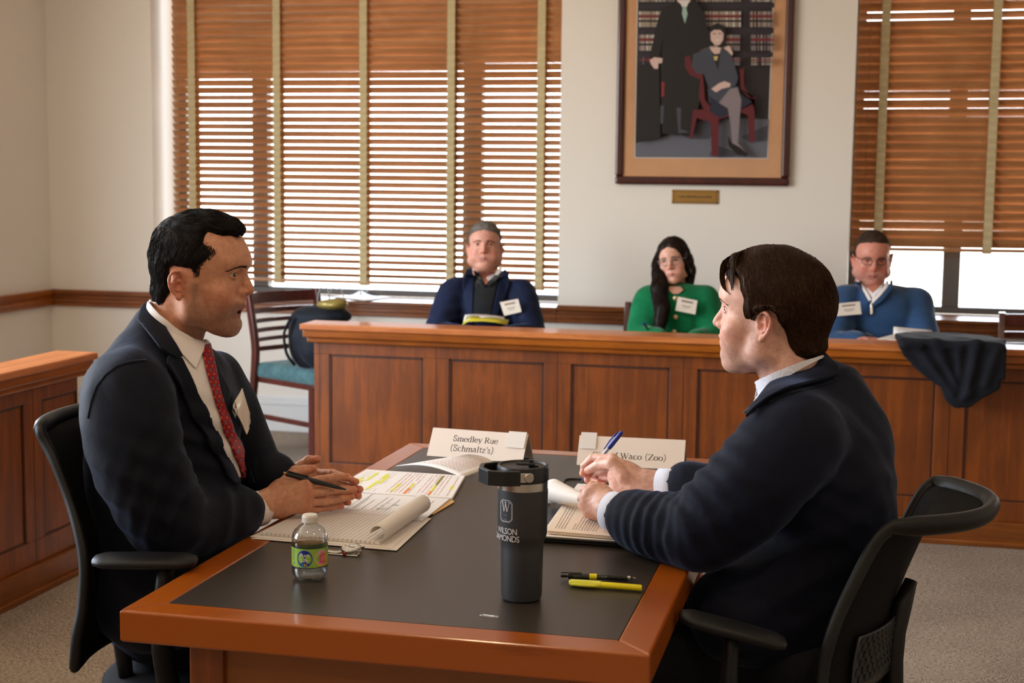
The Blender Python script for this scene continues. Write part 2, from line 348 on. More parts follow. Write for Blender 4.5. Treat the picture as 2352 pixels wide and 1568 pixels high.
# ------------------------------------------------------------------ panelled counters
def counter(name, label, L0, L1, seams, end_lo, end_hi, place, rail_m, depth, body_d, cat='counter'):
    """front face on local y=0, running along local x, depth towards +y"""
    e = empty(name, (0, 0, 0), label, cat)
    b = MB(); b.box((L0, .012, 0), (L1, body_d, .715)); b.build('body', M['bar'], e)
    a = MB(); a.box((L0, 0, .662), (L1, .012, .715)); a.box((L0, 0, .1), (L1, .012, .182))
    st = sorted(seams); prev = L0
    for s_ in st: a.box((s_-.058, 0, .182), (s_+.058, .012, .662))
    if end_lo: a.box((L0, 0, .182), (L0+.07, .012, .662))
    a.build('face_frame', M['bar'], e, bevel=.002)
    g = MB()
    for s_ in st: g.box((s_-.0016, -.0006, .1), (s_+.0016, .004, .715))
    if end_lo: g.box((L0+.024, -.0006, .1), (L0+.0265, .004, .715))
    edges = [L0+.07 if end_lo else L0]+[v for s_ in st for v in (s_-.058, s_+.058)]+[L1]
    for i in range(0, len(edges), 2):
        x0, x1 = edges[i], edges[i+1]
        if x1-x0 < .05: continue
        for q in (((x0, .002, .654), (x1, .012, .662)), ((x0, .002, .182), (x1, .012, .188)), ((x0, .002, .182), (x0+.008, .012, .662)), ((x1-.008, .002, .182), (x1, .012, .662))): g.box(*q)
        MB().box((x0+.008, .006, .188), (x1-.008, .014, .654)).build('panel', M['bar'], e)
    g.build('panel_groove', M['groove'], e)
    k = MB(); k.box((L0, -.018, 0), (L1, .012, .1)); k.box((L0, -.03, 0), (L1, -.018, .022)); k.build('base_board', M['barbase'], e, bevel=.004)
    t = MB(); oh = .045 if end_lo else 0; oh2 = .045 if end_hi else 0
    t.box((L0-oh, -.06, .771), (L1+oh2, depth, .797)); t.build('counter_top', M['bartop_lit'], e, bevel=.005)
    t = MB(); t.box((L0-oh*.8, -.05, .738), (L1+oh2*.8, depth-.02, .771)); t.box((L0-oh*.5, -.03, .715), (L1+oh2*.5, depth-.03, .738)); t.build('edge_moulding', rail_m, e, bevel=.006)
    e.matrix_world = place
    return e
seam = [-1.775+.531*i for i in range(0, 10)]
counter('panelled_counter', 'long panelled cherry wood counter the three onlookers sit behind', -2.33, 3.2, seam, True, False, Matrix.Translation((0, 6.16, 0)), M['barx'], .125, .10)
MB().box((-2.28, 6.262, .705), (3.2, 6.66, .735)).build('writing_shelf', M['barx'], bpy.data.objects['panelled_counter'])
Rz = Matrix.Rotation(PI/2, 4, 'Z')                # local x -> world y, local y -> world -x
counter('panelled_counter', 'panelled cherry wood half wall behind the man with the red tie', -2.0, 4.86, [4.56-.531*i for i in range(0, 13)], False, True, Matrix.Translation((-2.74, 0, 0))@Rz, M['barx'], .105, .08)

# ------------------------------------------------------------------ conference table
TX0, TX1, TY0, TY1, TZ0 = -1.142, -.287, 2.14, 3.72, .75
e = empty('conference_table', ((TX0+TX1)/2, 2.9, 0), 'cherry wood table with black leatherette inset top between the two men in suits', 'table')
bw = .0575; th = .052
def trap(name, pts, m):
    MB().prism(pts, TZ0-th, TZ0).build(name, m, e, bevel=.004, seg=3)
a, b, c, d = (TX0, TY0), (TX1, TY0), (TX1, TY1), (TX0, TY1); ai, bi, ci, di = (TX0+bw, TY0+bw+.004), (TX1-bw, TY0+bw+.004), (TX1-bw, TY1-bw), (TX0+bw, TY1-bw)
trap('top_edge', [a, b, bi, ai], M['tabx']); trap('top_edge', [b, c, ci, bi], M['taby']); trap('top_edge', [c, d, di, ci], M['tabx']); trap('top_edge', [d, a, ai, di], M['taby'])
MB().box((ai[0], ai[1], TZ0-th+.003), (bi[0], ci[1], TZ0-.0006)).build('inset_top', M['vinyl'], e)
px0, px1 = TX0+.085, TX1-.075; py0, py1 = TY0+.075, TY1-.075
for (x, y) in ((px0, py0), (px1-.06, py0), (px0, py1-.06), (px1-.06, py1-.06)): MB().box((x, y, 0), (x+.06, y+.06, TZ0-th)).build('leg', M['bar'], e, bevel=.003)
MB().box((px0+.06, py0+.012, .12), (px1-.06, py0+.03, TZ0-th)).build('end_panel', M['tabz'], e)
MB().box((px0+.06, py1-.03, .12), (px1-.06, py1-.012, TZ0-th)).build('end_panel', M['tabz'], e)
MB().box((px0+.02, py0+.06, .60), (px0+.04, py1-.06, TZ0-th)).build('apron', M['tabz'], e); MB().box((px1-.04, py0+.06, .60), (px1-.02, py1-.06, TZ0-th)).build('apron', M['tabz'], e)

# ------------------------------------------------------------------ framed portrait and plaque
def flatpoly(m, pts, Y, mi): 
    P = [at(x, y, Y) for x, y in pts]; m.add(P, [tuple(range(len(P)))], mi)
YW = WY
fx0, fx1, fz0, fz1 = at(1411.5, 424, 7.815)[0], at(1812, 427, 7.815)[0], at(1600, 425, 7.815)[2], 2.78
e = empty('framed_portrait', ((fx0+fx1)/2, YW, fz0), 'large framed portrait of a robed figure beside a seated woman, hanging between the windows', 'picture')
fw = .042
m = MB()
for pr, y0, y1 in ((0, YW-.035, YW), (.012, YW-.028, YW)): 
    pass
m.box((fx0, YW-.035, fz0), (fx1, YW, fz0+fw)); m.box((fx0, YW-.035, fz1-fw), (fx1, YW, fz1)); m.box((fx0, YW-.035, fz0+fw), (fx0+fw, YW, fz1-fw)); m.box((fx1-fw, YW-.035, fz0+fw), (fx1, YW, fz1-fw))
m.build('frame', M['frame'], e, bevel=.011, seg=3)
MB().box((fx0+fw, YW-.02, fz0+fw), (fx1-fw, YW-.012, fz1-fw)).build('picture_mat', M['mat'], e)
YP = YW-.0215
cols = {'bg': (34, 30, 34), 'shelf': (44, 36, 48), 'floor': (96, 98, 108), 'robe': (22, 20, 22), 'book': (176, 160, 140), 'red': (126, 40, 44), 'green': (80, 92, 84), 'suit': (62, 66, 78), 'skin': (206, 176, 166), 'chair': (92, 26, 34), 'stock': (130, 118, 122), 'tie': (150, 178, 168), 'hair': (20, 16, 20), 'wht': (214, 210, 204), 'gold': (196, 176, 110), 'floord': (64, 66, 76), 'seat': (30, 36, 54)}
ck = list(cols); pm = [plain('print_'+k, v, .35, Specular_IOR_Level=.4) for k, v in cols.items()]
m = MB(); lay = [0]
def pp(k, pts, crop=True):
    lay[0] += 1
    q = [(1380+x/3.136, y/3.136) for x, y in pts] if crop else pts
    flatpoly(m, q, YP-.00004*lay[0], ck.index(k))
top = -420
pp('wht', [(268, top), (1262, top), (1203, 1143), (243, 1137)]); pp('bg', [(274, top), (1254, top), (1198, 1138), (247, 1133)])
pp('floor', [(252, 1030), (560, 960), (760, 850), (940, 850), (1213, 860), (1198, 1138), (247, 1133)]); pp('floord', [(560, 960), (760, 850), (900, 840), (780, 1000), (640, 1000)])
pp('floord', [(1010, 985), (1205, 900), (1200, 1010), (1080, 1030)]); pp('floord', [(820, 1040), (1050, 1120), (860, 1135), (780, 1120)])
pp('shelf', [(268, 380), (1240, 375), (1238, 410), (266, 420)]); pp('shelf', [(270, 210), (1245, 200), (1243, 240), (270, 240)]); pp('shelf', [(275, 30), (1250, 20), (1250, 55), (273, 62)])
pp('shelf', [(1046, top), (1078, top), (1030, 560), (1000, 560)])
rb = random.Random(3)
for (ya, yb, mx_) in ((-160, -20, 1), (-20, 12, 1), (82, 195, 1), (250, 365, 1), (415, 470, 0)):
    x = 276
    while x < 1236:
        wd = rb.uniform(10, 15)
        if not (1005 < x < 1072):
            k = rb.choice(['book', 'book', 'wht', 'stock']) if mx_ else rb.choice(['red', 'shelf', 'stock'])
            if x > 1070 and ya > 80: k = rb.choice(['book', 'stock', 'stock', 'shelf'])
            pp(k, [(x, ya), (x+wd*.72, ya), (x+wd*.72, yb), (x, yb)])
            pp('red', [(x, ya+(yb-ya)*.22), (x+wd*.72, ya+(yb-ya)*.22), (x+wd*.72, ya+(yb-ya)*.40), (x, ya+(yb-ya)*.40)])
            pp('bg', [(x, ya+(yb-ya)*.55), (x+wd*.72, ya+(yb-ya)*.55), (x+wd*.72, ya+(yb-ya)*.68), (x, ya+(yb-ya)*.68)])
        x += wd
# standing figure in a black robe
pp('robe', [(262, 470), (420, 440), (430, 990), (250, 1025)])
pp('robe', [(520, 25), (560, -60), (660, -60), (700, 30), (740, 80), (770, 200), (800, 290), (790, 330), (700, 360), (720, 700), (660, 960), (540, 975), (440, 960), (430, 480), (450, 260), (420, 440), (350, 420), (400, 180), (440, 60)])
pp('skin', [(540, -120), (650, -120), (645, 10), (600, 45), (550, 10)]); pp('wht', [(560, 5), (640, 5), (615, 55), (590, 55)]); pp('tie', [(590, 45), (612, 45), (625, 100), (606, 170), (585, 100)])
pp('skin', [(352, 432), (385, 412), (445, 420), (440, 455), (415, 455), (412, 495), (385, 495), (360, 460)])
pp('red', [(436, 590), (458, 590), (456, 690), (436, 700)]); pp('floord', [(430, 760), (456, 760), (448, 890), (430, 890)]); pp('floord', [(545, 775), (578, 775), (574, 930), (640, 950), (560, 960)])
# arm chair
pp('chair', [(605, 410), (640, 400), (660, 480), (735, 530), (745, 640), (750, 720), (800, 780), (1010, 790), (1110, 740), (1112, 700), (1060, 700), (1010, 640), (1000, 500), (1030, 490), (1032, 620), (1080, 700), (1115, 720), (1108, 800), (1110, 1020), (1070, 1022), (1060, 830), (1010, 810), (850, 860), (845, 1120), (800, 1128), (790, 880), (690, 850), (660, 1000), (640, 1000), (665, 790), (740, 790), (705, 700), (715, 570), (640, 540), (605, 480)])
pp('seat', [(1010, 680), (1090, 735), (1000, 790), (860, 850), (780, 800), (800, 740)])
# seated woman in a grey suit
pp('suit', [(665, 390), (780, 340), (870, 345), (940, 390), (990, 560), (970, 620), (900, 640), (780, 640), (740, 530), (690, 530), (655, 480)]); pp('suit', [(770, 640), (930, 620), (990, 650), (930, 700), (850, 760), (780, 740)])
pp('seat', [(780, 690), (840, 730), (920, 800), (800, 800)])
pp('robe', [(805, 370), (862, 370), (845, 505), (820, 440)]); pp('skin', [(782, 340), (868, 340), (855, 385), (820, 390), (800, 370)]); pp('gold', [(812, 405), (845, 405), (836, 435), (820, 435)])
pp('hair', [(775, 240), (790, 190), (840, 165), (890, 190), (905, 250), (890, 330), (860, 345), (780, 300)]); pp('skin', [(790, 235), (815, 215), (860, 215), (884, 240), (880, 290), (855, 325), (820, 325), (792, 290)]); pp('wht', [(822, 285), (856, 283), (846, 295), (830, 295)]); pp('hair', [(805, 240), (828, 238), (828, 244), (805, 246)]); pp('hair', [(848, 238), (872, 240), (872, 246), (848, 244)])
pp('skin', [(885, 345), (925, 330), (952, 380), (945, 400), (915, 370)])
pp('skin', [(795, 640), (850, 600), (890, 585), (935, 600), (930, 625), (870, 640), (830, 665)])
pp('stock', [(850, 740), (930, 640), (985, 625), (1012, 720), (1000, 860), (985, 1030), (1050, 1100), (1000, 1105), (950, 1040), (935, 900), (915, 780)]); pp('hair', [(915, 975), (945, 1030), (1000, 1060), (1062, 1110), (1045, 1128), (980, 1110), (930, 1060), (918, 1040)])
m.build('portrait_print', pm, e)
x0, z0 = at(1543, 467, YW)[0::2]; x1, z1 = at(1651, 436.5, YW)[0::2]
e = empty('brass_plaque', ((x0+x1)/2, YW, z0), 'small brass name plaque on the wall under the framed portrait', 'plaque')
MB().box((x0, YW-.006, z0), (x1, YW, z1)).build('plate', M['brass'], e, bevel=.001)
g = MB()
for a, b in (((x0+.012, z0+.008), (x1-.012, z0+.0095)), ((x0+.012, z1-.0095), (x1-.012, z1-.008)), ((x0+.012, z0+.008), (x0+.0135, z1-.008)), ((x1-.0135, z0+.008), (x1-.012, z1-.008))): g.box((a[0], YW-.0066, a[1]), (b[0], YW-.006, b[1]))
xx = x0+.035
while xx < x1-.035: q = rb.uniform(.004, .008); g.box((xx, YW-.0066, (z0+z1)/2-.0035), (xx+q, YW-.006, (z0+z1)/2+rb.choice([.002, .004]))); xx += q+.0022
g.build('engraving', M['ink'], e)
for cx_, cz_ in ((x0+.007, z0+.007), (x1-.007, z0+.007), (x0+.007, z1-.007), (x1-.007, z1-.007)):
    MB().lathe([(.0001, 0), (.004, 0), (.003, .002), (.0001, .002)], n=12, M=Matrix.Translation((cx_, YW-.006, cz_))@Matrix.Rotation(PI/2, 4, 'X')).build('screw', M['ink'], e)
# ------------------------------------------------------------------ implicit surface modelling
f32 = np.float32
class Vol:
    """a scalar field on a grid; shapes are blended into it, then it is meshed (surface nets)"""
    def __init__(s, lo, hi, h, M4=None):
        s.lo = np.array(lo, float); s.h = h; s.n = np.ceil((np.array(hi)-s.lo)/h).astype(int)+1
        s.D = np.full(s.n, 1e3, f32); s.hist = []
    def sub(s, bb):
        a = np.clip(np.floor((np.array(bb[0])-s.lo)/s.h).astype(int), 0, s.n-1); b = np.clip(np.ceil((np.array(bb[1])-s.lo)/s.h).astype(int)+1, 1, s.n)
        sl = tuple(slice(int(i), int(j)) for i, j in zip(a, b))
        ax = [(s.lo[k]+s.h*np.arange(a[k], b[k])).astype(f32) for k in range(3)]
        return sl, np.meshgrid(*ax, indexing='ij', sparse=True)
    def op(s, fn, bb, k=.004, mode='u', pad=None):
        if pad is None: pad = max(2.5*k, 4*s.h) if mode == 'u' else max(1.2*k, 2*s.h)
        sl, (X, Y, Z) = s.sub((np.array(bb[0])-pad, np.array(bb[1])+pad))
        A = s.D[sl]
        if A.size == 0: return
        d = fn(X, Y, Z).astype(f32)
        if mode == 'u':
            hh = np.maximum(k-np.abs(A-d), 0)/k if k > 0 else 0; s.D[sl] = np.minimum(A, d)-hh*hh*k/4
        elif mode == 'c':
            d = -d; hh = np.maximum(k-np.abs(A-d), 0)/k; s.D[sl] = np.maximum(A, d)+hh*hh*k/4
        elif mode == 'd':                         # displacement: subtract fn
            s.D[sl] = A-d
    def ell(s, c, r, k=.004, mode='u', R=None):
        c = np.array(c, float); r = np.array(r, float)*np.ones(3); m = r.max() if R is not None else r
        def fn(X, Y, Z):
            x, y, z = X-c[0], Y-c[1], Z-c[2]
            if R is not None: Q = np.array(R).T; x, y, z = Q[0][0]*x+Q[0][1]*y+Q[0][2]*z, Q[1][0]*x+Q[1][1]*y+Q[1][2]*z, Q[2][0]*x+Q[2][1]*y+Q[2][2]*z
            k0 = np.sqrt((x/r[0])**2+(y/r[1])**2+(z/r[2])**2); k1 = np.sqrt((x/r[0]**2)**2+(y/r[1]**2)**2+(z/r[2]**2)**2)
            return k0*(k0-1)/np.maximum(k1, 1e-6)
        s.op(fn, (c-m, c+m), k, mode); return s
    def cap(s, a, b, ra, rb=None, k=.004, mode='u', sq=None):
        a = np.array(a, float); b = np.array(b, float); rb = ra if rb is None else rb; ba = b-a; L = ba@ba+1e-12; m = max(ra, rb)
        def fn(X, Y, Z):
            x, y, z = X-a[0], Y-a[1], Z-a[2]
            t = np.clip((x*ba[0]+y*ba[1]+z*ba[2])/L, 0, 1); x, y, z = x-t*ba[0], y-t*ba[1], z-t*ba[2]
            if sq is not None:                    # flattened section: squash along a direction
                v, f = sq; q = (x*v[0]+y*v[1]+z*v[2]); x, y, z = x+v[0]*q*(f-1), y+v[1]*q*(f-1), z+v[2]*q*(f-1)
                return (np.sqrt(x*x+y*y+z*z)-(ra+(rb-ra)*t))/max(1, f**.5)
            return np.sqrt(x*x+y*y+z*z)-(ra+(rb-ra)*t)
        s.op(fn, (np.minimum(a, b)-m, np.maximum(a, b)+m), k, mode); return s
    def chain(s, P, r, k=.004, mode='u', sq=None):
        if not hasattr(r, '__len__'): r = [r]*len(P)
        for i in range(len(P)-1): s.cap(P[i], P[i+1], r[i], r[i+1], k, mode, sq)
        return s
    def noise(s, amp, freq, seed=0, bb=None, warp=None, ridge=False):
        r = np.random.default_rng(seed); W = [(r.normal(0, 1, 3)*freq, r.uniform(0, 6.3)) for _ in range(7)]
        def fn(X, Y, Z):
            t = 0
            for q, p in W: t = t+np.sin(q[0]*X+q[1]*Y+q[2]*Z+p)
            t = t/3.
            return amp*((1-np.abs(t)*1.6) if ridge else t)
        hi = s.lo+s.h*(s.n-1); s.op(fn, bb or (s.lo, hi), 0, 'd', pad=0); return s
    def mesh(s, iso=0.):
        D = s.D-iso; n = D.shape; ins = D < 0
        c = np.zeros(tuple(np.array(n)-1), np.int8)
        for i in (0, 1):
            for j in (0, 1):
                for k in (0, 1): c += ins[i:n[0]-1+i, j:n[1]-1+j, k:n[2]-1+k]
        act = (c > 0) & (c < 8); idx = np.argwhere(act); m = len(idx)
        vid = np.full(act.shape, -1, np.int64); vid[act] = np.arange(m)
        acc = np.zeros((m, 3)); cnt = np.zeros(m); I, J, K = idx.T
        cor = [(0, 0, 0), (1, 0, 0), (0, 1, 0), (1, 1, 0), (0, 0, 1), (1, 0, 1), (0, 1, 1), (1, 1, 1)]
        V = [D[I+a, J+b, K+c_] for a, b, c_ in cor]
        for a in range(8):
            for b in range(a+1, 8):
                ca, cb = np.array(cor[a]), np.array(cor[b])
                if abs(ca-cb).sum() != 1: continue
                q = (V[a] < 0) != (V[b] < 0); t = np.where(q, V[a]/np.where(q, V[a]-V[b], 1), 0)
                acc[q] += (ca+(cb-ca)*t[:, None])[q]; cnt[q] += 1
        P = (idx+acc/cnt[:, None])*s.h+s.lo; F = []
        for ax in range(3):
            a1, a2 = [(1, 2), (2, 0), (0, 1)][ax]
            sl0 = [slice(None)]*3; sl1 = [slice(None)]*3; sl0[ax] = slice(0, -1); sl1[ax] = slice(1, None)
            x = ins[tuple(sl0)] != ins[tuple(sl1)]; e = np.argwhere(x)
            e = e[(e[:, a1] > 0) & (e[:, a2] > 0) & (e[:, a1] < n[a1]-1) & (e[:, a2] < n[a2]-1)]
            inn = ins[tuple(e.T)]
            def cell(d1, d2): q = e.copy(); q[:, a1] -= d1; q[:, a2] -= d2; return vid[tuple(q.T)]
            f = np.stack([cell(1, 1), cell(0, 1), cell(0, 0), cell(1, 0)], 1); f[~inn] = f[~inn][:, ::-1]; F.append(f)
        F = np.concatenate(F); F = F[(F >= 0).all(1)]
        return P, F
    def samp(s, P):                               # trilinear field value and gradient
        q = (np.asarray(P)-s.lo)/s.h; q = np.clip(q, 1, s.n-3); i = np.floor(q).astype(int); t = q-i
        def val(o):
            j = i+o; return s.D[j[:, 0], j[:, 1], j[:, 2]]
        v = 0; g = np.zeros((len(q), 3))
        for a in (0, 1):
            for b in (0, 1):
                for c in (0, 1):
                    w_ = np.where(a, t[:, 0], 1-t[:, 0])*np.where(b, t[:, 1], 1-t[:, 1])*np.where(c, t[:, 2], 1-t[:, 2]); x = val((a, b, c)); v = v+w_*x
                    g[:, 0] += (1 if a else -1)*np.where(b, t[:, 1], 1-t[:, 1])*np.where(c, t[:, 2], 1-t[:, 2])*x
                    g[:, 1] += (1 if b else -1)*np.where(a, t[:, 0], 1-t[:, 0])*np.where(c, t[:, 2], 1-t[:, 2])*x
                    g[:, 2] += (1 if c else -1)*np.where(a, t[:, 0], 1-t[:, 0])*np.where(b, t[:, 1], 1-t[:, 1])*x
        return v, g/(np.linalg.norm(g, axis=1, keepdims=True)+1e-9)
def fold(V, c, d, freq, amp, R, seed=0, wob=.8):
    """soft parallel cloth folds around c, stacked along d"""
    c = np.array(c); d = np.array(d, float); d /= np.linalg.norm(d); r = np.random.default_rng(seed); q = r.normal(0, 1, 3)*14
    def fn(X, Y, Z):
        x, y, z = X-c[0], Y-c[1], Z-c[2]; s = x*d[0]+y*d[1]+z*d[2]; t = np.sin(freq*s+wob*np.sin(q[0]*X+q[1]*Y+q[2]*Z))
        return amp*(1-1.8*np.abs(t)**1.4)*np.exp(-(x*x+y*y+z*z)/(R*R))
    V.op(fn, (c-2*R, c+2*R), 0, 'd', pad=0)
def relax(P, F, it=1, lam=.5):                    # light smoothing of a mesh
    E_ = np.concatenate([F[:, [0, 1]], F[:, [1, 2]], F[:, [2, 3]], F[:, [3, 0]]]); n = len(P)
    for _ in range(it):
        A = np.zeros_like(P); c = np.bincount(E_.ravel(), minlength=n)
        for k in range(3): A[:, k] = np.bincount(E_[:, 0], P[E_[:, 1], k], n)+np.bincount(E_[:, 1], P[E_[:, 0], k], n)
        P = P+lam*(A/np.maximum(c, 1)[:, None]-P)
    return P
def xf(M4, P): M4 = np.array(M4); return P@M4[:3, :3].T+M4[:3, 3]
def mesh_obj(name, P, F, mat, parent=None, col=None, smooth=True):
    me = bpy.data.meshes.new(name); F = np.asarray(F, np.int32); k = F.shape[1]
    me.vertices.add(len(P)); me.vertices.foreach_set('co', np.asarray(P, f32).ravel())
    me.loops.add(F.size); me.loops.foreach_set('vertex_index', F.ravel()); me.polygons.add(len(F))
    me.polygons.foreach_set('loop_start', np.arange(0, F.size, k, dtype=np.int32)); me.polygons.foreach_set('loop_total', np.full(len(F), k, np.int32))
    me.update(calc_edges=True)
    if smooth: me.polygons.foreach_set('use_smooth', np.ones(len(F), bool))
    if col is not None:
        a = me.color_attributes.new('tone', 'FLOAT_COLOR', 'POINT'); a.data.foreach_set('color', np.concatenate([col, np.ones((len(P), 1))], 1).astype(f32).ravel())
    o = new_obj(name, me, mat, parent)
    if parent is not None: unparent_fix(o, parent)
    return o
def joinm(L):                                     # [(P,F,col)]
    P = []; F = []; C = []; n = 0
    for p, f, c in L: P.append(p); F.append(np.asarray(f)+n); C.append(c); n += len(p)
    return np.concatenate(P), np.concatenate(F), np.concatenate(C)
def bvh_of(P, F): return BVHTree.FromPolygons([tuple(p) for p in P], [tuple(int(i) for i in f) for f in F])
def g_(P, c, r):                                  # gaussian weight around a point
    d = (P-np.array(c))/np.array(r); return np.exp(-(d*d).sum(1))
# ------------------------------------------------------------------ skin
t = NT('skin'); at_ = t.n('ShaderNodeAttribute'); at_.attribute_name = 'tone'
v = t.coord(); n = t.noise(v, 95, 4, .6); n2 = t.noise(v, 700, 2, .6)
mx = t.n('ShaderNodeMix', data_type='RGBA', blend_type='MULTIPLY'); mx.inputs[0].default_value = 1
t.l(at_.outputs['Color'], mx.inputs[6]); t.l(t.ramp(n, [(.3, (.80, .74, .72)), (.7, (1.08, 1.06, 1.05))]), mx.inputs[7]); t.l(mx.outputs[2], t.b.inputs['Base Color'])
t.set(Roughness=.48, Specular_IOR_Level=.4, Subsurface_Weight=.12, Subsurface_Scale=.006); t.b.inputs['Subsurface Radius'].default_value = (1, .35, .2)
t.bump(n2, .22, .0005); M['skin'] = t.m
def hairmat(name, a, b, rough=.62):
    t = NT(name); v = t.coord(); n = t.noise(v, 190, 3, .7)
    t.l(t.ramp(n, [(.35, lin(a)), (.75, lin(b))]), t.b.inputs['Base Color']); t.set(Roughness=rough, Specular_IOR_Level=.16); t.bump(n, .4, .001); return t.m

def head_field(p, h=.0017):
    """p: proportions. local frame: x forward, y to the person's left, z up, origin between the ear canals (metres)"""
    V = Vol((-.125, -.098, -.185), (.145, .098, .165), h)
    W = p.get('w', 1.0); J = p.get('jaw', 1.0); fat = p.get('fat', 0.)
    bk = p.get('back', 0.); ez = p.get('ez', .0275)
    V.ell((-.004+bk/2, 0, .046), (.094-bk/2, .0735*W, .087), .01)
    V.ell((.040, 0, .052), (.0605, .060*W, .060), .03)
    V.ell((.043, 0, -.006), (.050, .057*W, .058), .025)
    for s in (-1, 1):
        V.ell((.063, s*.043*W, -.008), (.022, .021, .017), .02)            # cheekbone
        V.ell((.060, s*.033*W, -.038), (.026+fat*.4, .025+fat, .030), .02)   # cheek
        V.cap((.012, s*.050*J, -.052), (.072, s*.017*J, -.078), .019+fat*.6, .015+fat*.3, .022)   # jaw
        V.cap((.002, s*.054*W, -.002), (.012, s*.051*J, -.052), .020, .018+fat*.6, .02)
        V.cap((.088, s*.009, ez+.0195), (.073, s*.043*W, ez+.0225), .0085, .0085, .014)  # brow ridge
    V.ell((.074, 0, -.044), (.024, .030, .026), .018)
    V.ell((.081, 0, -.077), (.0150, .019*J, .0150), .014)                 # chin
    V.ell((.055, 0, -.078), (.030, .030*J, .016+fat*.8), .02)
    if fat > .004: V.ell((.045, 0, -.088), (.034, .036, .020), .02)
    for s in (-1, 1): V.ell((.0985, s*.0315, ez), (.0165, .0165, .0115), .010, 'c'); V.ell((.0945, s*.0440, ez), (.0125, .0120, .0085), .010, 'c')    # eye sockets
    for s in (-1, 1):                                                     # eyeball with lids
        V.ell((.0775, s*.0315, ez), .0134, .003)
    # nose
    nb, nt_ = p.get('nb', .0965), p.get('nt', .1165); nz = p.get('nz', -.006)
    V.chain([(nb-.005, 0, ez+.0145), (nb, 0, ez), ((nb+nt_)/2+.0005, 0, .009), (nt_-.0065, 0, nz)], [.0062, .0058, .0072, .0088], .010)
    for s in (-1, 1):
        V.ell((nt_-.0190, s*.0118, nz-.0035), (.0115, .0062, .0078), .006)
        V.ell((nt_-.0170, s*.0062, nz-.0115), (.0058, .0030, .0034), .0025, 'c')
    V.cap((nt_-.018, 0, nz-.010), (.092, 0, nz-.017), .004, .004, .006)
    # mouth
    mo = p.get('open', 0.); mz = -.0405
    up = [(.0795, -.024, mz-.0015), (.0905, -.013, mz+.0018), (.0962, -.004, mz+.0038), (.0955, 0, mz+.003), (.0962, .004, mz+.0038), (.0905, .013, mz+.0018), (.0795, .024, mz-.0015)]
    lo = [(.0795, -.023, mz-.004-mo*.3), (.0890, -.012, mz-.0075-mo), (.0935, 0, mz-.0090-mo), (.0890, .012, mz-.0075-mo), (.0795, .023, mz-.004-mo*.3)]
    V.chain(up, [.0022, .0036, .0044, .0042, .0044, .0036, .0022], .006); V.chain(lo, [.0025, .0044, .0054, .0044, .0025], .006)
    if mo > 0: V.ell((.0965, 0, mz-.0022-mo*.5), (.019, .014, .0012+mo*.62), .002, 'c')
    else: V.chain([(.084, -.022, mz-.0030), (.0965, -.011, mz-.0022), (.1015, 0, mz-.0018), (.0965, .011, mz-.0022), (.084, .022, mz-.0030)], .0011, .0025, 'c')
    V.cap((.1015, -.006, mz-.0175-mo), (.1015, .006, mz-.0175-mo), .0050, .0050, .008, 'c')   # fold below the lip
    # eye opening
    eo = p.get('eo', .0050)
    for s in (-1, 1):
        V.chain([(.0885, s*.0215, ez+.0057), (.0925, s*.0300, ez+.0080), (.0880, s*.0430, ez+.0040)], .0017, .004)   # upper lid
        V.chain([(.0880, s*.0210, ez-.0050), (.0905, s*.0300, ez-.0070), (.0855, s*.0425, ez-.0040)], .0014, .004)
        V.chain([(.0895, s*.0212, ez-.0010), (.0915, s*.0270, ez+.0002), (.0905, s*.0345, ez+.0006), (.0875, s*.0395, ez+.0004), (.0845, s*.0430, ez-.0004)], [.0020, eo, eo, eo*.85, .0018], .0012, 'c', sq=((0, 0, 1.), 1.25))
    # ears
    es = p.get('es', .82)
    for s in (-1, 1):
        ex, ey = 0., 0.; ec = np.array((p.get('ex', -.004), s*.0745*W, .003));
        T = lambda q: ec+np.array(q)*es
        V.ell(T((0, s*.004, 0)), np.array((.0165, .0052, .0300))*es, .005, R=rotm(s*-.42, 2)@rotm(-.22, 1))
        rim = [T(q) for q in ((.013, s*.004, .003), (.013, s*.008, .019), (.004, s*.0125, .0295), (-.010, s*.0165, .0270), (-.0175, s*.0180, .013), (-.0165, s*.0165, -.003), (-.009, s*.0120, -.019), (.001, s*.0080, -.0295), (.006, s*.0055, -.0330))]
        V.chain(spline(rim, 22), [.0026]*14+[.0030]*4+[.0042, .0048, .0048, .0044], .0025)
        V.chain(spline([T(q) for q in ((-.004, s*.0105, .017), (-.009, s*.0130, .005), (-.005, s*.0110, -.009), (.003, s*.008, -.015))], 8), .0024, .0025)
        V.ell(T((-.0125, s*.0170, .009)), np.array((.0030, .004, .014))*es, .002, 'c', R=rotm(-.2, 1))
        V.ell(T((.0035, s*.0125, -.004)), np.array((.0080, .0100, .0105))*es, .002, 'c')
        V.ell(T((.003, s*.0130, .012)), np.array((.0065, .0075, .0065))*es, .002, 'c')
        V.ell(T((.0125, s*.0020, -.003)), np.array((.0045, .0042, .0065))*es, .003)
    # neck
    nk = p.get('neck', ((-.020, 0, -.045), (-.045, 0, -.175))); nr = p.get('nr', (.056, .060))
    V.cap(nk[0], nk[1], nr[0]*1., nr[1]*1., .022)
    if p.get('adam', 1): V.cap(np.array(nk[0])*.5+np.array(nk[1])*.5+(nr[0]*.93, 0, .006), np.array(nk[0])*.3+np.array(nk[1])*.7+(nr[0]*.94, 0, 0), .006, .006, .02)
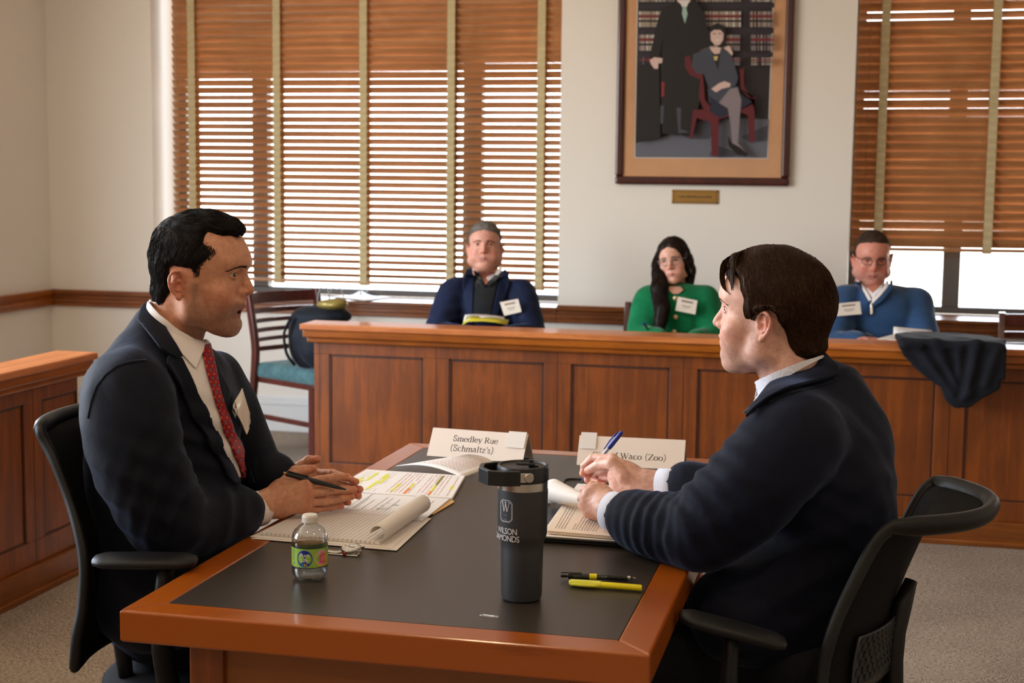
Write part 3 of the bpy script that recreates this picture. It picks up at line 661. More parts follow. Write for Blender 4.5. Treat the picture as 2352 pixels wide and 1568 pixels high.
    if 'prof' in p:                               # fit the outline of the face to a side view profile [(x, z)]
        V2 = profile_x(V); zs = V.lo[2]+V.h*np.arange(V.n[2]); pz = np.array(sorted([(z, x) for x, z in p['prof']]))
        x1 = np.interp(zs, pz[:, 0], pz[:, 1]); r = np.ones(len(zs)); ok = (zs > pz[0, 0]) & (zs < pz[-1, 0]) & (V2 > .02)
        if mo > 0: ok &= ~((zs > mz-.0065-mo) & (zs < mz+.0035))
        oi = np.where(ok)[0]; r = np.interp(np.arange(len(zs)), oi, x1[oi]/V2[oi]); ok = (zs > pz[0, 0]) & (zs < pz[-1, 0])
        i0 = np.where(ok)[0]; r[:i0[0]] = r[i0[0]]+(1-r[i0[0]])*np.clip((zs[i0[0]]-zs[:i0[0]])/.03, 0, 1); r[i0[-1]+1:] = r[i0[-1]]+(1-r[i0[-1]])*np.clip((zs[i0[-1]+1:]-zs[i0[-1]])/.04, 0, 1)
        k = np.exp(-np.linspace(-2, 2, 5)**2/2); r = np.convolve(np.pad(r, 2, 'edge'), k/k.sum(), 'valid'); r = np.clip(r, .8, 1.2)
        k = np.exp(-np.linspace(-2, 2, 25)**2/2); rl = np.convolve(np.pad(r, 12, 'edge'), k/k.sum(), 'valid'); ys = np.abs(V.lo[1]+V.h*np.arange(V.n[1])); bl = np.clip((ys-.012)/.022, 0, 1)
        xs = V.lo[0]+V.h*np.arange(V.n[0]); D0 = V.D.copy()
        for kz in range(V.n[2]):
            rr = (r[kz]*(1-bl)+rl[kz]*bl)[None]; xx = np.where(xs[:, None] > 0, xs[:, None]/(1+(rr-1)*np.clip(xs[:, None]/.05, 0, 1)), xs[:, None]); q = np.clip((xx-V.lo[0])/V.h, 0, V.n[0]-1.001); i = q.astype(int); t_ = q-i; J_ = np.arange(V.n[1])[None]
            V.D[:, :, kz] = D0[i, J_, kz]*(1-t_)+D0[i+1, J_, kz]*t_
        p['rz'] = lambda z: float(np.interp(z, zs, rl))
    return V
def profile_x(V):
    j = int(round(-V.lo[1]/V.h)); S_ = V.D[:, j, :]; ins = S_ < 0; xs = V.lo[0]+V.h*np.arange(V.n[0]); out = np.full(V.n[2], -1.)
    for k in range(V.n[2]):
        w_ = np.where(ins[:, k])[0]
        if len(w_) and w_[-1] < V.n[0]-1: i = w_[-1]; out[k] = xs[i]+V.h*S_[i, k]/(S_[i, k]-S_[i+1, k])
    return out
def rotm(a, ax):
    c, s = math.cos(a), math.sin(a)
    return np.array([[[1, 0, 0], [0, c, -s], [0, s, c]], [[c, 0, s], [0, 1, 0], [-s, 0, c]], [[c, -s, 0], [s, c, 0], [0, 0, 1]]][ax])
def head_tone(P, base, p):
    b = np.array(lin(base)); C = np.tile(b, (len(P), 1))
    def mixc(w_, c, a=1.): nonlocal C; w_ = np.clip(w_*a, 0, 1)[:, None]; C = C*(1-w_)+np.array(lin(c))*w_
    A = np.abs(P*[1, 0, 1])+0; Q = P.copy(); Q[:, 1] = np.abs(Q[:, 1])
    red = tuple(np.array(base)*(1.0, .80, .78))
    mixc(g_(Q, (.075, .045, -.020), (.03, .025, .022)), red, .5); mixc(g_(Q, (.112, 0, -.006), (.014, .012, .012)), red, .7); mixc(g_(Q, (-.01, .085, 0), (.02, .02, .035)), red, .6)
    st = p.get('stub', 0)
    if st:
        m = np.clip((-.020-Q[:, 2])/.015, 0, 1)*np.clip((Q[:, 0]-.002+.3*np.clip(-Q[:, 2]-.04, 0, .05))/.015, 0, 1)*np.clip((Q[:, 2]+.118)/.02, 0, 1)
        m = np.maximum(m, np.clip(1-np.abs(Q[:, 0]-.022)/.014, 0, 1)*np.clip((.012-Q[:, 2])/.01, 0, 1)*np.clip((Q[:, 2]+.08)/.02, 0, 1))
        m *= 1-.75*g_(Q, (.060, .045, -.030), (.026, .03, .016)); m *= 1-.85*g_(Q, (.11, 0, -.01), (.022, .02, .012))
        rr = RNG.uniform(.55, 1.0, len(P)); mixc(m*rr, p.get('stubc', (92, 74, 66)), st)
    lipw = np.exp(-((Q[:, 2]+.0435+p.get('open', 0)*.4)/(.0062+p.get('open', 0)*.6))**2)*(Q[:, 1] < .024)*np.clip((Q[:, 0]-.083+.25*Q[:, 1])/.004, 0, 1)*np.clip((.024-Q[:, 1])/.006, 0, 1)
    mixc(lipw, p.get('lip', (170, 96, 88)), .9)
    if p.get('open', 0): mixc(g_(Q, (.083, 0, -.0445-p['open']*.3), (.008, .016, .0045+p['open']*.4)), (40, 12, 12), 1.2)
    mixc(g_(Q, (.092, .032, p.get('ez', .0275)-.001), (.010, .013, .007)), tuple(np.array(base)*(.82, .70, .68)), .45)
    for s, a in p.get('moles', ()): mixc(np.exp(-(((P-np.array(s))**2).sum(1))/(a*a)), (96, 52, 44), .9)
    return C
M['eye'] = plain('eye_white', (176, 166, 160), .2); M['iris'] = plain('dark_iris', (58, 42, 32), .1)
def eyes(parent, H4, p, gaze=(0, 0)):
    for s in (-1, 1):
        m = MB(); n = 20
        prof = [(.0125*math.sin(a), .0125*math.cos(a)) for a in np.linspace(PI-.01, .52, 12)]
        m.lathe(prof, n=n, cap=False); prof = [(.0125*math.sin(a), .0125*math.cos(a)) for a in np.linspace(.52, .01, 5)]
        m.lathe(prof, n=n, mi=1, cap=False)
        ez = p.get('ez', .0275); L = Matrix.Translation((.0775*p.get('rz', lambda z: 1)(ez)-.0002, s*.0315, ez))@Matrix.Rotation(gaze[0], 4, 'Z')@Matrix.Rotation(PI/2+gaze[1], 4, 'Y')
        o = m.build('eye', [M['eye'], M['iris']], parent, smooth=True)
        o.data.transform(H4@L)
def strands(V, P0, flow, n_step, step, lift, rad, seed=0, curl=.0, taper=True, sub=None):
    """thin tapered hair locks walking along the surface of the field V (local frame)"""
    rs = np.random.default_rng(seed); X = P0.copy(); L = len(X); _, g = V.samp(X); out = [X+g*lift[0]]
    amp = rs.normal(0, 1, (L, 3)); ln = rs.uniform(.6, 1.15, L)
    for i in range(n_step):
        f = flow(X, i/n_step)+amp*curl+rs.normal(0, 1, (L, 3))*curl*.5
        v_, g = V.samp(X); f = f-g*(f*g).sum(1)[:, None]; f /= np.linalg.norm(f, axis=1, keepdims=True)+1e-9
        X = X+f*(step*ln)[:, None]; v_, g = V.samp(X); X = X-g*np.clip(v_, -.02, .02)[:, None]
        out.append(X+g*(lift[0]+(lift[1]-lift[0])*(i+1)/n_step)*rs.uniform(.7, 1.3, (L, 1)))
    T = np.stack(out, 1); k = T.shape[1]; S_ = 3
    d = np.gradient(T, axis=1); d /= np.linalg.norm(d, axis=2, keepdims=True)+1e-9
    ref = np.cross(d, np.array([.3, .5, .81])); ref /= np.linalg.norm(ref, axis=2, keepdims=True)+1e-9; bi = np.cross(d, ref)
    r = rad*rs.uniform(.6, 1.3, (L, 1))*np.interp(np.linspace(0, 1, k), [0, .15, .7, 1], [.5, 1, .8, .08])[None]
    Vv = np.stack([T+(ref*math.cos(2*PI*j/S_)+bi*math.sin(2*PI*j/S_))*r[..., None] for j in range(S_)], 2)   # L,k,S,3
    idx = np.arange(L*k*S_).reshape(L, k, S_); F = []
    for j in range(S_):
        q = (j+1) % S_; F.append(np.stack([idx[:, :-1, j], idx[:, :-1, q], idx[:, 1:, q], idx[:, 1:, j]], -1).reshape(-1, 4))
    return Vv.reshape(-1, 3), np.concatenate(F)
def in_poly(x, z, poly):
    r = np.zeros(x.shape, bool); n = len(poly)
    for i in range(n):
        x0, z0 = poly[i]; x1, z1 = poly[(i+1) % n]
        if z0 == z1: continue
        c = ((z0 > z) != (z1 > z)) & (x < (x1-x0)*(z-z0)/(z1-z0)+x0); r ^= c
    return r
def poly_sd(x, z, poly):                          # signed distance to a polygon in (x, z)
    d = np.full(np.broadcast(x, z).shape, 1e3, f32); n = len(poly)
    for i in range(n):
        a = np.array(poly[i]); b = np.array(poly[(i+1) % n]); e = b-a
        t_ = np.clip(((x-a[0])*e[0]+(z-a[1])*e[1])/(e@e+1e-12), 0, 1); d = np.minimum(d, np.hypot(x-a[0]-t_*e[0], z-a[1]-t_*e[1]))
    return np.where(in_poly(x+0*z, z+0*x, poly), -d, d)
def hair_field(HV, poly, thick, bulge=(), curve=0., noise=(.0012, 160)):
    """offset of the head field, kept inside a side view outline; bulge: (centre, radii, extra)"""
    V = Vol(HV.lo-.012, HV.lo+HV.h*(HV.n-1)+.012, .0022)
    ax = [V.lo[k]+V.h*np.arange(V.n[k]) for k in range(3)]; X, Y, Z = np.meshgrid(*ax, indexing='ij')
    P = np.stack([X.ravel(), Y.ravel(), Z.ravel()], 1); d, _ = HV.samp(P)
    # outside the head grid extend the distance
    ov = np.linalg.norm(P-np.clip(P, HV.lo+HV.h, HV.lo+HV.h*(HV.n-3)), axis=1); d = d+ov; d = d.reshape(X.shape)
    th = np.full(X.shape, thick)
    for c, r, a in bulge: th += a*np.exp(-(((X-c[0])/r[0])**2+((np.abs(Y)-c[1])/r[1])**2+((Z-c[2])/r[2])**2))
    x2 = X+curve*Y*Y
    s = poly_sd(x2.astype(f32), Z.astype(f32), poly)
    # feather the thickness to nothing at the hair line
    th = th*np.clip((-s)/.012, .12, 1)
    V.D = np.maximum(d-th, s).astype(f32)
    V.noise(noise[0], noise[1], 5)
    return V
# ------------------------------------------------------------------ people: shared builders
def frame4(loc, heading, pitch=0, roll=0):
    return Matrix.Translation(Vector(loc))@Matrix.Rotation(heading, 4, 'Z')@Matrix.Rotation(pitch, 4, 'Y')@Matrix.Rotation(roll, 4, 'X')
def side_poly(pts, cx, cy, sc, al, pitch, mirror=1):
    out = []; ca, sa = math.cos(al), math.sin(al); cp, sp_ = math.cos(pitch), math.sin(pitch)
    for px, py, s in pts:
        x = (mirror*(px-cx)/sc+sa*s)/ca; z = (cy-py)/sc; out.append((x*cp-z*sp_, x*sp_+z*cp))
    return out
def brows(parent, H4, HV, mat, n=90, rad=.00026, z0=.0425, thick=.0024, seed=2, arch=.004, p=None):
    for s in (-1, 1):
        rs = np.random.default_rng(seed); t_ = rs.uniform(0, 1, n)**.9; y = .012+t_*.036; x = .105-.012*t_-.02*t_*t_; z = z0+arch*np.sin(t_*2.6)-.006*t_*t_+rs.uniform(-1, 1, n)*thick*(1-.65*t_)
        P = np.stack([x, s*y, z], 1)
        for _ in range(5): v_, g = HV.samp(P); P = P-g*v_[:, None]*.8
        fl = lambda X, u: np.stack([-.45+0*X[:, 0], np.sign(X[:, 1])*1.0, .12-.6*(np.abs(X[:, 1])-.02)/.02*.5], 1)
        a, f = strands(HV, P, fl, 4, .0019, (.0001, .0004), rad, seed, .12); mesh_obj('eyebrow', xf(H4, a), f, mat, parent)
def head(person, H4, p, base, extra=()):
    """skin mesh pieces for the head and neck; returns the field and the (P, F, tone) piece in world space"""
    HV = head_field(p); P, F = HV.mesh(); P = relax(P, F, 1, .4); C = head_tone(P, base, p)
    return HV, (xf(H4, P), F, C)
def surf_points(HF, n, seed, cond):               # random points on a hair field surface
    P, F = HF.mesh(); rs = np.random.default_rng(seed); q = P[rs.integers(0, len(P), n*3)]+rs.normal(0, .001, (n*3, 3)); q = q[cond(q)][:n]; return q
def stubble(person, H4, HV, poly, mat, n, flow, seed=1, length=.0022, rad=.00035, name='short_hair'):
    """fine short hairs growing straight from the skin inside a side view outline, thinning at its edge"""
    P, F = HV.mesh(); P = P[(P[:, 0] > -.1)]; s = poly_sd(P[:, 0].astype(f32), P[:, 2].astype(f32), poly); rs = np.random.default_rng(seed)
    P = P[s < -.001+rs.uniform(-.006, .001, len(P))]; P = P[rs.integers(0, len(P), n)]+rs.normal(0, .0008, (n, 3))
    a, f = strands(HV, P, flow, 3, length, (.0001, .0012), rad, seed, .25); return mesh_obj(name, xf(H4, a), f, mat, person)
def rot_z(a): return rotm(a, 2)
def limb(V, pts, r, k=.02): V.chain(spline(pts, 4*len(pts)), list(np.interp(np.linspace(0, 1, 4*len(pts)), np.linspace(0, 1, len(pts)), r)), k)
def cloth(name, V, mat, parent, hscale=1):
    P, F = V.mesh(); P = relax(P, F, 2, .5); o = mesh_obj(name, P, F, mat, parent); return o, bvh_of(P, F)
def patch(name, poly, bv, off, mat, parent, thick=.002, step=4, D0=2.9, uv=None, vary=0):
    """a piece of cloth laid on a surface: its outline is a polygon of photo pixels, carried onto the surface along the view"""
    poly = [np.array(p, float) for p in poly]; y0 = min(p[1] for p in poly)+.01; y1 = max(p[1] for p in poly)-.01; nr = max(3, int((y1-y0)/step)+1); rows = []
    for y in np.linspace(y0, y1, nr):
        xs = []
        for i in range(len(poly)):
            a, b = poly[i], poly[(i+1) % len(poly)]
            if (a[1] > y) != (b[1] > y): xs.append(a[0]+(b[0]-a[0])*(y-a[1])/(b[1]-a[1]))
        rows.append((y, min(xs), max(xs)))
    nc = max(3, int(max(r[2]-r[1] for r in rows)/step)+1); G = []; hitm = []
    for y, xa, xb in rows:
        G.append([]); hitm.append([])
        for j in range(nc):
            x = xa+(xb-xa)*j/(nc-1); d = dp(x, y, 1.)-CAM; L = np.linalg.norm(d); d = d/L
            h = None
            for b_ in (bv if isinstance(bv, list) else [bv]):
                q = b_.ray_cast(Vector(CAM), Vector(d))
                if q[0] is not None and (h is None or q[3] < h[3]): h = q
            if h is None: G[-1].append(None); hitm[-1].append((x, y, L))
            else: n_ = np.array(h[1]); n_ = n_ if n_@d < 0 else -n_; G[-1].append(np.array(h[0])+n_*off); hitm[-1].append((x, y, L))
    dmax = [(np.linalg.norm(g-CAM)) for r in G for g in r if g is not None]; md = np.median(dmax) if dmax else D0
    for i, r in enumerate(G):                     # outside the surface: carry on at the neighbouring depth
        known = [(j, np.linalg.norm(g-CAM)) for j, g in enumerate(r) if g is not None]
        for j, g in enumerate(r):
            if g is None:
                x, y, L = hitm[i][j]; dd = min(known, key=lambda q: abs(q[0]-j))[1] if known else md
                u = dp(x, y, 1.)-CAM; G[i][j] = CAM+u/np.linalg.norm(u)*dd
    m = MB(); m.grid(G, flip=True); o = m.build(name, mat, parent, smooth=True, solid=thick, soff=0)
    me = o.data; uvl = me.uv_layers.new(name='UVMap'); cols_ = nc
    for lp in me.loops: v_ = lp.vertex_index; uvl.data[lp.index].uv = ((v_ % cols_)/(cols_-1), 1-(v_//cols_)/(len(rows)-1))
    return o
# suit cloth
def suitcloth(name, rgb, rgb2):
    t = NT(name); v = t.coord(); n = t.noise(v, 1300, 2, .6); n2 = t.noise(v, 9, 4, .55, .6)
    t.l(t.ramp(n2, [(.3, lin(rgb2)), (.75, lin(rgb))]), t.b.inputs['Base Color'])
    t.set(Roughness=.78, Sheen_Weight=.16, Sheen_Roughness=.35, Specular_IOR_Level=.18); t.b.inputs['Sheen Tint'].default_value = (.45, .6, 1, 1)
    ad = t.n('ShaderNodeMath', operation='MULTIPLY_ADD'); t.l(n, ad.inputs[0]); ad.inputs[1].default_value = .06; t.l(n2, ad.inputs[2])
    t.bump(ad.outputs[0], .5, .010); return t.m
M['suit1'] = suitcloth('navy_black_suit_cloth', (13, 19, 33), (9, 12, 22)); M['suit2'] = suitcloth('deep_navy_suit_cloth', (12, 18, 38), (8, 11, 25))
M['trouser'] = suitcloth('dark_trouser_cloth', (20, 23, 30), (14, 16, 22)); M['shoe'] = plain('black_shoe_leather', (14, 13, 13), .3)
M['shirt'] = fabric('white_shirt_cotton', (238, 232, 230), (228, 222, 222), 1500, .8, .1, .1)
t = NT('pale_blue_dotted_shirt'); tcn = t.n('ShaderNodeTexCoord'); vo = t.n('ShaderNodeTexVoronoi'); vo.inputs['Scale'].default_value = 620; vo.inputs['Randomness'].default_value = .2; t.l(tcn.outputs['Object'], vo.inputs[0])
t.l(t.ramp(vo.outputs[0], [(.2, lin((150, 160, 190))), (.45, lin((226, 228, 238)))]), t.b.inputs['Base Color']); t.set(Roughness=.8); M['shirt2'] = t.m
def tie_mat():                                    # red silk with small ringed flowers in staggered rows
    t = NT('red_patterned_silk'); tcn = t.n('ShaderNodeTexCoord'); mp = t.n('ShaderNodeMapping'); t.l(tcn.outputs['UV'], mp.inputs[0]); mp.inputs['Scale'].default_value = (1.7, 18, 1)
    def cells(off):
        a = t.n('ShaderNodeVectorMath', operation='ADD'); t.l(mp.outputs[0], a.inputs[0]); a.inputs[1].default_value = off
        f = t.n('ShaderNodeVectorMath', operation='FRACTION'); t.l(a.outputs[0], f.inputs[0]); s_ = t.n('ShaderNodeVectorMath', operation='SUBTRACT'); t.l(f.outputs[0], s_.inputs[0]); s_.inputs[1].default_value = (.5, .5, 0)
        m_ = t.n('ShaderNodeVectorMath', operation='MULTIPLY'); t.l(s_.outputs[0], m_.inputs[0]); m_.inputs[1].default_value = (1, 1, 0); l = t.n('ShaderNodeVectorMath', operation='LENGTH'); t.l(m_.outputs[0], l.inputs[0]); return l.outputs['Value']
    base = lin((146, 8, 14)); r1 = t.ramp(cells((0, 0, 0)), [(0, lin((60, 30, 50))), (.06, lin((60, 30, 50))), (.09, lin((150, 130, 150))), (.14, lin((70, 50, 74))), (.21, lin((110, 66, 80))), (.25, base), (1, base)])
    r2 = t.ramp(cells((.5, .5, 0)), [(0, base), (.05, lin((200, 110, 90))), (.11, lin((200, 104, 86))), (.15, base), (1, base)])
    mx = t.n('ShaderNodeMix', data_type='RGBA', blend_type='MIX'); gt = t.n('ShaderNodeMath', operation='LESS_THAN'); t.l(cells((0, 0, 0)), gt.inputs[0]); gt.inputs[1].default_value = .26
    t.l(gt.outputs[0], mx.inputs[0]); t.l(r2, mx.inputs[6]); t.l(r1, mx.inputs[7]); t.l(mx.outputs[2], t.b.inputs['Base Color']); t.set(Roughness=.55, Specular_IOR_Level=.25); return t.m
M['tie'] = tie_mat(); M['tie2'] = fabric('dark_blue_tie', (28, 34, 60), (22, 26, 48), 900, .6)
def badge(parent, corners, rot90=False, mat=None, marks=True, name='name_badge'):
    """clear badge holder with a printed card; corners: top-left, top-right, bottom-right, bottom-left in space"""
    a, b, c, d = [np.array(q, float) for q in corners]; n_ = np.cross(b-a, d-a); n_ /= np.linalg.norm(n_); n_ = n_ if n_@(CAM-a) > 0 else -n_
    m = MB(); m.add([a, b, c, d, a-n_*.0015, b-n_*.0015, c-n_*.0015, d-n_*.0015], [(0, 1, 2, 3), (7, 6, 5, 4), (0, 4, 5, 1), (1, 5, 6, 2), (2, 6, 7, 3), (3, 7, 4, 0)])
    o = m.build(name, M['badge'], parent)
    if marks:
        g = MB(); P = lambda u, v: a*(1-u)*(1-v)+b*u*(1-v)+c*u*v+d*(1-u)*v+n_*.0005
        rr = random.Random(4)
        for (v0, v1, u0, u1, mi) in ((.16, .30, .22, .80, 0), (.16, .30, .44, .52, 1), (.52, .58, .28, .74, 0), (.66, .70, .34, .68, 0)):
            u = u0
            while u < u1-.02:
                w_ = min(rr.uniform(.02, .05), u1-u); g.add([P(u, v0), P(u+w_*.7, v0), P(u+w_*.7, v1), P(u, v1)], [(0, 1, 2, 3)], mi); u += w_
        q = g.build('badge_print', [M['greyink'], M['hlo']], o)
    return o
M['badge'] = plain('badge_card_in_sleeve', (236, 226, 212), .25)
# ------------------------------------------------------------------ hands
def hand(V, wrist, palm_c, fingers, thumb, r=.0088, pr=.020, side=None, flat=None):
    """fingers: lists of joints (knuckle first); thumb: joints from the wrist side; palm spans wrist to the knuckles"""
    K = [np.array(f[0]) for f in fingers]; w_ = np.array(wrist)
    for i, k_ in enumerate(K):
        a = w_+(k_-w_)*.12+(np.array(palm_c)-w_)*.1; V.cap(a, k_, .0175, .0112, .010)
    for i in range(3): V.cap((K[i]+K[i+1])/2, w_*.5+(K[i]+K[i+1])/4, .0108, .0145, .008)
    for i, f in enumerate(fingers):
        s_ = (.96, 1.0, .95, .84)[i]*r/.0088; V.chain(f, [.0098*s_, .0088*s_, .0082*s_, .0070*s_][:len(f)], .0016)
        for j in range(len(f)): V.ell(f[j], (.0098, .0092, .0086, .0071)[j]*s_, .002)
    V.chain(thumb, [.0160, .0125, .0105, .0086][:len(thumb)], .006)
def skin_tone(P, base, joints=(), hair=0):
    C = np.tile(np.array(lin(base)), (len(P), 1)); red = np.array(lin(tuple(np.array(base)*(1.02, .80, .76))))
    for j, r in joints: w_ = (np.exp(-((P-np.array(j))**2).sum(1)/(r*r))*.65)[:, None]; C = C*(1-w_)+red*w_
    return C
# ------------------------------------------------------------------ person: man with the red tie (left side of the table)
M['hair1'] = hairmat('black_brown_hair', (14, 11, 11), (34, 27, 25)); M['hair2'] = hairmat('dark_brown_hair', (34, 21, 13), (78, 50, 31), .5)
SKIN1 = (206, 150, 120); SKIN2 = (222, 176, 158)
person1 = empty('person', (-1.35, 2.75, 0), 'man in navy suit and red patterned tie seated with fingertips together', 'person')
C1, AL1 = (450, 650), math.radians(18)
H1 = frame4(dp(C1[0], C1[1], 2.92), math.radians(6.8), math.radians(5))
S1 = lambda pts: side_poly(pts, C1[0], C1[1], 1183, AL1, math.radians(5))
p1 = dict(back=.012, stub=.66, open=.0055, jaw=1.0, nt=.1165, nz=-.0035, ex=-.009, eo=.0052, moles=(((.052, -.062, .030), .0011), ((.070, -.052, .012), .0008), ((.018, -.066, -.060), .0016), ((.088, -.030, -.012), .0008)), nr=(.053, .060), neck=((-.026, 0, -.045), (-.052, 0, -.175)),
          prof=S1([(545, 528, 0), (551.6, 542, 0), (562, 561, 0), (569, 578, 0), (573, 592, 0), (573.7, 605, 0), (566, 618, 0), (566, 628, 0), (571, 640, 0), (577, 653, 0), (581, 664, 0), (578, 670, 0), (566, 676, 0), (563, 684, 0), (562, 693, 0), (563, 698, 0), (556, 705, 0), (554.5, 716, 0), (549, 723, 0), (546, 731, 0), (550, 741, 0), (551, 750, 0), (546, 759, 0)]))
HV1, piece1 = head(person1, H1, p1, SKIN1); body1 = [piece1]
A1 = lambda pts: S1([(320+x/4.75, 460+y/4.75, s) for x, y, s in pts])
hp1 = A1([(1115, 375, .0), (1000, 380, .02), (880, 366, .035), (770, 342, .045), (722, 372, .05), (705, 440, .06), (745, 490, .066), (770, 530, .066), (740, 600, .068), (690, 650, .07), (640, 690, .072), (620, 740, .074), (590, 745, .075), (545, 715, .076), (470, 690, .076), (390, 672, .076), (335, 712, .076), (325, 800, .07), (338, 900, .06), (322, 985, .055), (275, 1100, .05), (225, 1118, .045), (140, 1080, .03), (60, 1050, 0), (-60, 600, 0), (100, 100, 0), (500, -60, 0), (1150, 60, 0), (1190, 330, 0)])
HF1 = hair_field(HV1, hp1, .0072, [((.045, 0, .115), (.06, .05, .045), .009), ((.088, .0, .092), (.022, .04, .02), .009), ((-.07, 0, .09), (.05, .05, .04), .005), ((-.085, 0, -.02), (.03, .04, .04), .004), ((.04, .07, .03), (.045, .03, .04), -.0062)], noise=(.0016, 120))
P, F = HF1.mesh(); mesh_obj('hair', xf(H1, relax(P, F, 1)), F, M['hair1'], person1)
q = surf_points(HF1, 6500, 1, lambda q: q[:, 2] > -.09)
def flow1(X, u):
    top = np.clip((X[:, 2]-.075)/.04, 0, 1)[:, None]; sg = np.sign(X[:, 1])[:, None]
    side = np.concatenate([-.35+0*X[:, :1], 0*sg, -1+0*X[:, :1]], 1); w_ = np.sin(X[:, :1]*120+X[:, 1:2]*90)*.6
    tp = np.concatenate([1+0*X[:, :1], -.35+w_, -.2+0*w_], 1); return side*(1-top)+tp*top
a, f = strands(HF1, q, flow1, 5, .0052, (-.0006, .0016), .00055, 2, .25); mesh_obj('hair_locks', xf(H1, a), f, M['hair1'], person1)
tp1 = A1([(705, 420, .06), (770, 440, .064), (850, 530, .064), (840, 580, .064), (770, 620, .068), (715, 660, .07), (690, 720, .072), (650, 790, .074), (615, 800, .074), (590, 740, .075), (620, 600, .07)])
stubble(person1, H1, HV1, tp1, M['hair1'], 1500, lambda X, u: np.stack([-.5+0*X[:, 0], 0*X[:, 0], -1+0*X[:, 0]], 1), 3)
brows(person1, H1, HV1, M['hair1'], 300, .00026, .0412, .0024); eyes(person1, H1, p1, (-.12, math.radians(2)))
# body under the clothes and the jacket
NV = (.0055,)
def jacket1():
    V = Vol((-1.66, 2.36, .40), (-.86, 3.24, 1.22), .006); th = math.radians(-8); R_ = rot_z(th)
    V.ell(dp(382, 962, 2.93), (.128, .172, .148), .04, R=R_@rotm(.10, 1)); V.ell(dp(372, 1130, 2.92), (.138, .170, .20), .05, R=R_); V.ell(dp(372, 1330, 2.92), (.125, .17, .14), .06, R=R_)
    V.cap(dp(392, 838, 2.93), dp(300, 880, 2.78), .052, .062, .05); V.cap(dp(418, 850, 2.95), dp(488, 872, 3.07), .046, .056, .05)
    V.cap(dp(356, 738, 2.96), dp(318, 880, 2.88), .030, .06, .05); V.cap(dp(350, 742, 2.94), dp(268, 892, 2.81), .024, .060, .04)
    # near arm
    limb(V, [dp(290, 915, 2.75), dp(318, 1060, 2.72), dp(380, 1196, 2.75)], [.077, .066, .062], .035)
    limb(V, [dp(380, 1200, 2.76), dp(490, 1190, 2.88), dp(565, 1172, 2.97)], [.063, .052, .040], .02)
    # far arm
    limb(V, [dp(480, 885, 3.07), dp(535, 1000, 3.12), dp(575, 1085, 3.16)], [.066, .056, .052], .03)
    limb(V, [dp(572, 1092, 3.16), dp(620, 1098, 3.12), dp(628, 1101, 3.135)], [.050, .043, .040], .02)
    V.cap(dp(585, 1169, 2.99), dp(660, 1158, 3.06), .0365, .040, .003, 'c'); V.cap(dp(645, 1103, 3.155), dp(700, 1106, 3.20), .0355, .040, .003, 'c')
    
    V.noise(.0028, 16, 3, warp=1); V.noise(.0018, 42, 8)
    # folds at the inner elbow and armpit
    fold(V, dp(425, 1150, 2.70), dp(425, 1150, 2.70)-dp(330, 1110, 2.72), 95, .0075, .09, 2); fold(V, dp(465, 1020, 2.83), (.4, .1, .9), 80, .0055, .09, 3); fold(V, dp(300, 1100, 2.68), (.3, 0, 1), 60, .0045, .11, 5); fold(V, dp(520, 1180, 2.88), (1, .5, .1), 70, .004, .08, 6)
    # back vent hem
    return V
JV1 = jacket1(); jo1, jb1 = cloth('jacket', JV1, M['suit1'], person1)
# far lapel edge and near lapel, shirt, collar, tie
bh1 = bvh_of(piece1[0], piece1[1])
patch('shirt', [(385, 770), (440, 790), (468, 800), (480, 850), (502, 930), (542, 1040), (562, 1094), (545, 1096), (522, 1062), (488, 985), (452, 912), (425, 855), (396, 800)], jb1, .004, M['shirt'], person1, .002)
patch('tie', [(463, 798), (475, 797), (487, 850), (498, 905), (526, 985), (559, 1056), (572, 1096), (549, 1096), (540, 1068), (510, 998), (482, 908), (466, 852), (459, 816)], jb1, .010, M['tie'], person1, .003, 3)
patch('shirt_collar', [(344, 693), (350, 693), (372, 722), (402, 748), (436, 772), (468, 797), (460, 812), (443, 850), (412, 818), (384, 775), (362, 735), (346, 712)], [jb1, bh1], .009, M['shirt'], person1, .003, 3)
patch('shirt_collar', [(464, 775), (470, 782), (475, 800), (472, 805), (466, 797)], [jb1, bh1], .009, M['shirt'], person1, .003, 2)
def lapel(pts, off, nm='lapel', thick=.004): return patch(nm, pts, jb1, off, M['suit1'], person1, thick, 4)
lapel([(330, 716), (343, 705), (352, 725), (372, 762), (398, 803), (410, 826), (398, 830), (380, 822), (362, 812), (345, 785), (320, 745)], .013, 'jacket_collar')
lapel([(380, 824), (400, 832), (411, 827), (430, 862), (455, 915), (490, 988), (522, 1062), (545, 1112), (538, 1118), (512, 1085), (470, 1010), (438, 960), (412, 905), (388, 862), (374, 840)], .009)
lapel([(478, 812), (487, 825), (506, 868), (523, 900), (516, 935), (528, 985), (560, 1040), (586, 1100), (588, 1110), (578, 1112), (561, 1060), (526, 985), (500, 905), (489, 850)], .007)
patch('sleeve_seam', [(336, 826), (300, 829), (268, 838), (240, 858), (218, 888), (206, 925), (200, 960), (203, 961), (210, 926), (222, 890), (243, 862), (270, 842), (301, 833), (336, 831)], jb1, .0012, M['suit1'], person1, .002, 3)
bo = patch('name_badge', [(538, 897), (560, 965), (548, 999), (519, 935)], jb1, .016, M['badge'], person1, .0015, 4)
patch('badge_print', [(538, 920), (545, 942), (541, 962), (532, 944)], bvh_of([v.co for v in bo.data.vertices], [tuple(p.vertices) for p in bo.data.polygons]), .0012, M['greyink'], bo, .0003, 4)
MB().tube([dp(565, 1172, 2.97), dp(600, 1167, 3.005)], [.0362, .0352], 28).build('shirt_cuff', M['shirt'], person1, smooth=True)
MB().tube([dp(628, 1101, 3.135), dp(657, 1104, 3.165)], [.0345, .034], 28).build('shirt_cuff', M['shirt'], person1, smooth=True)
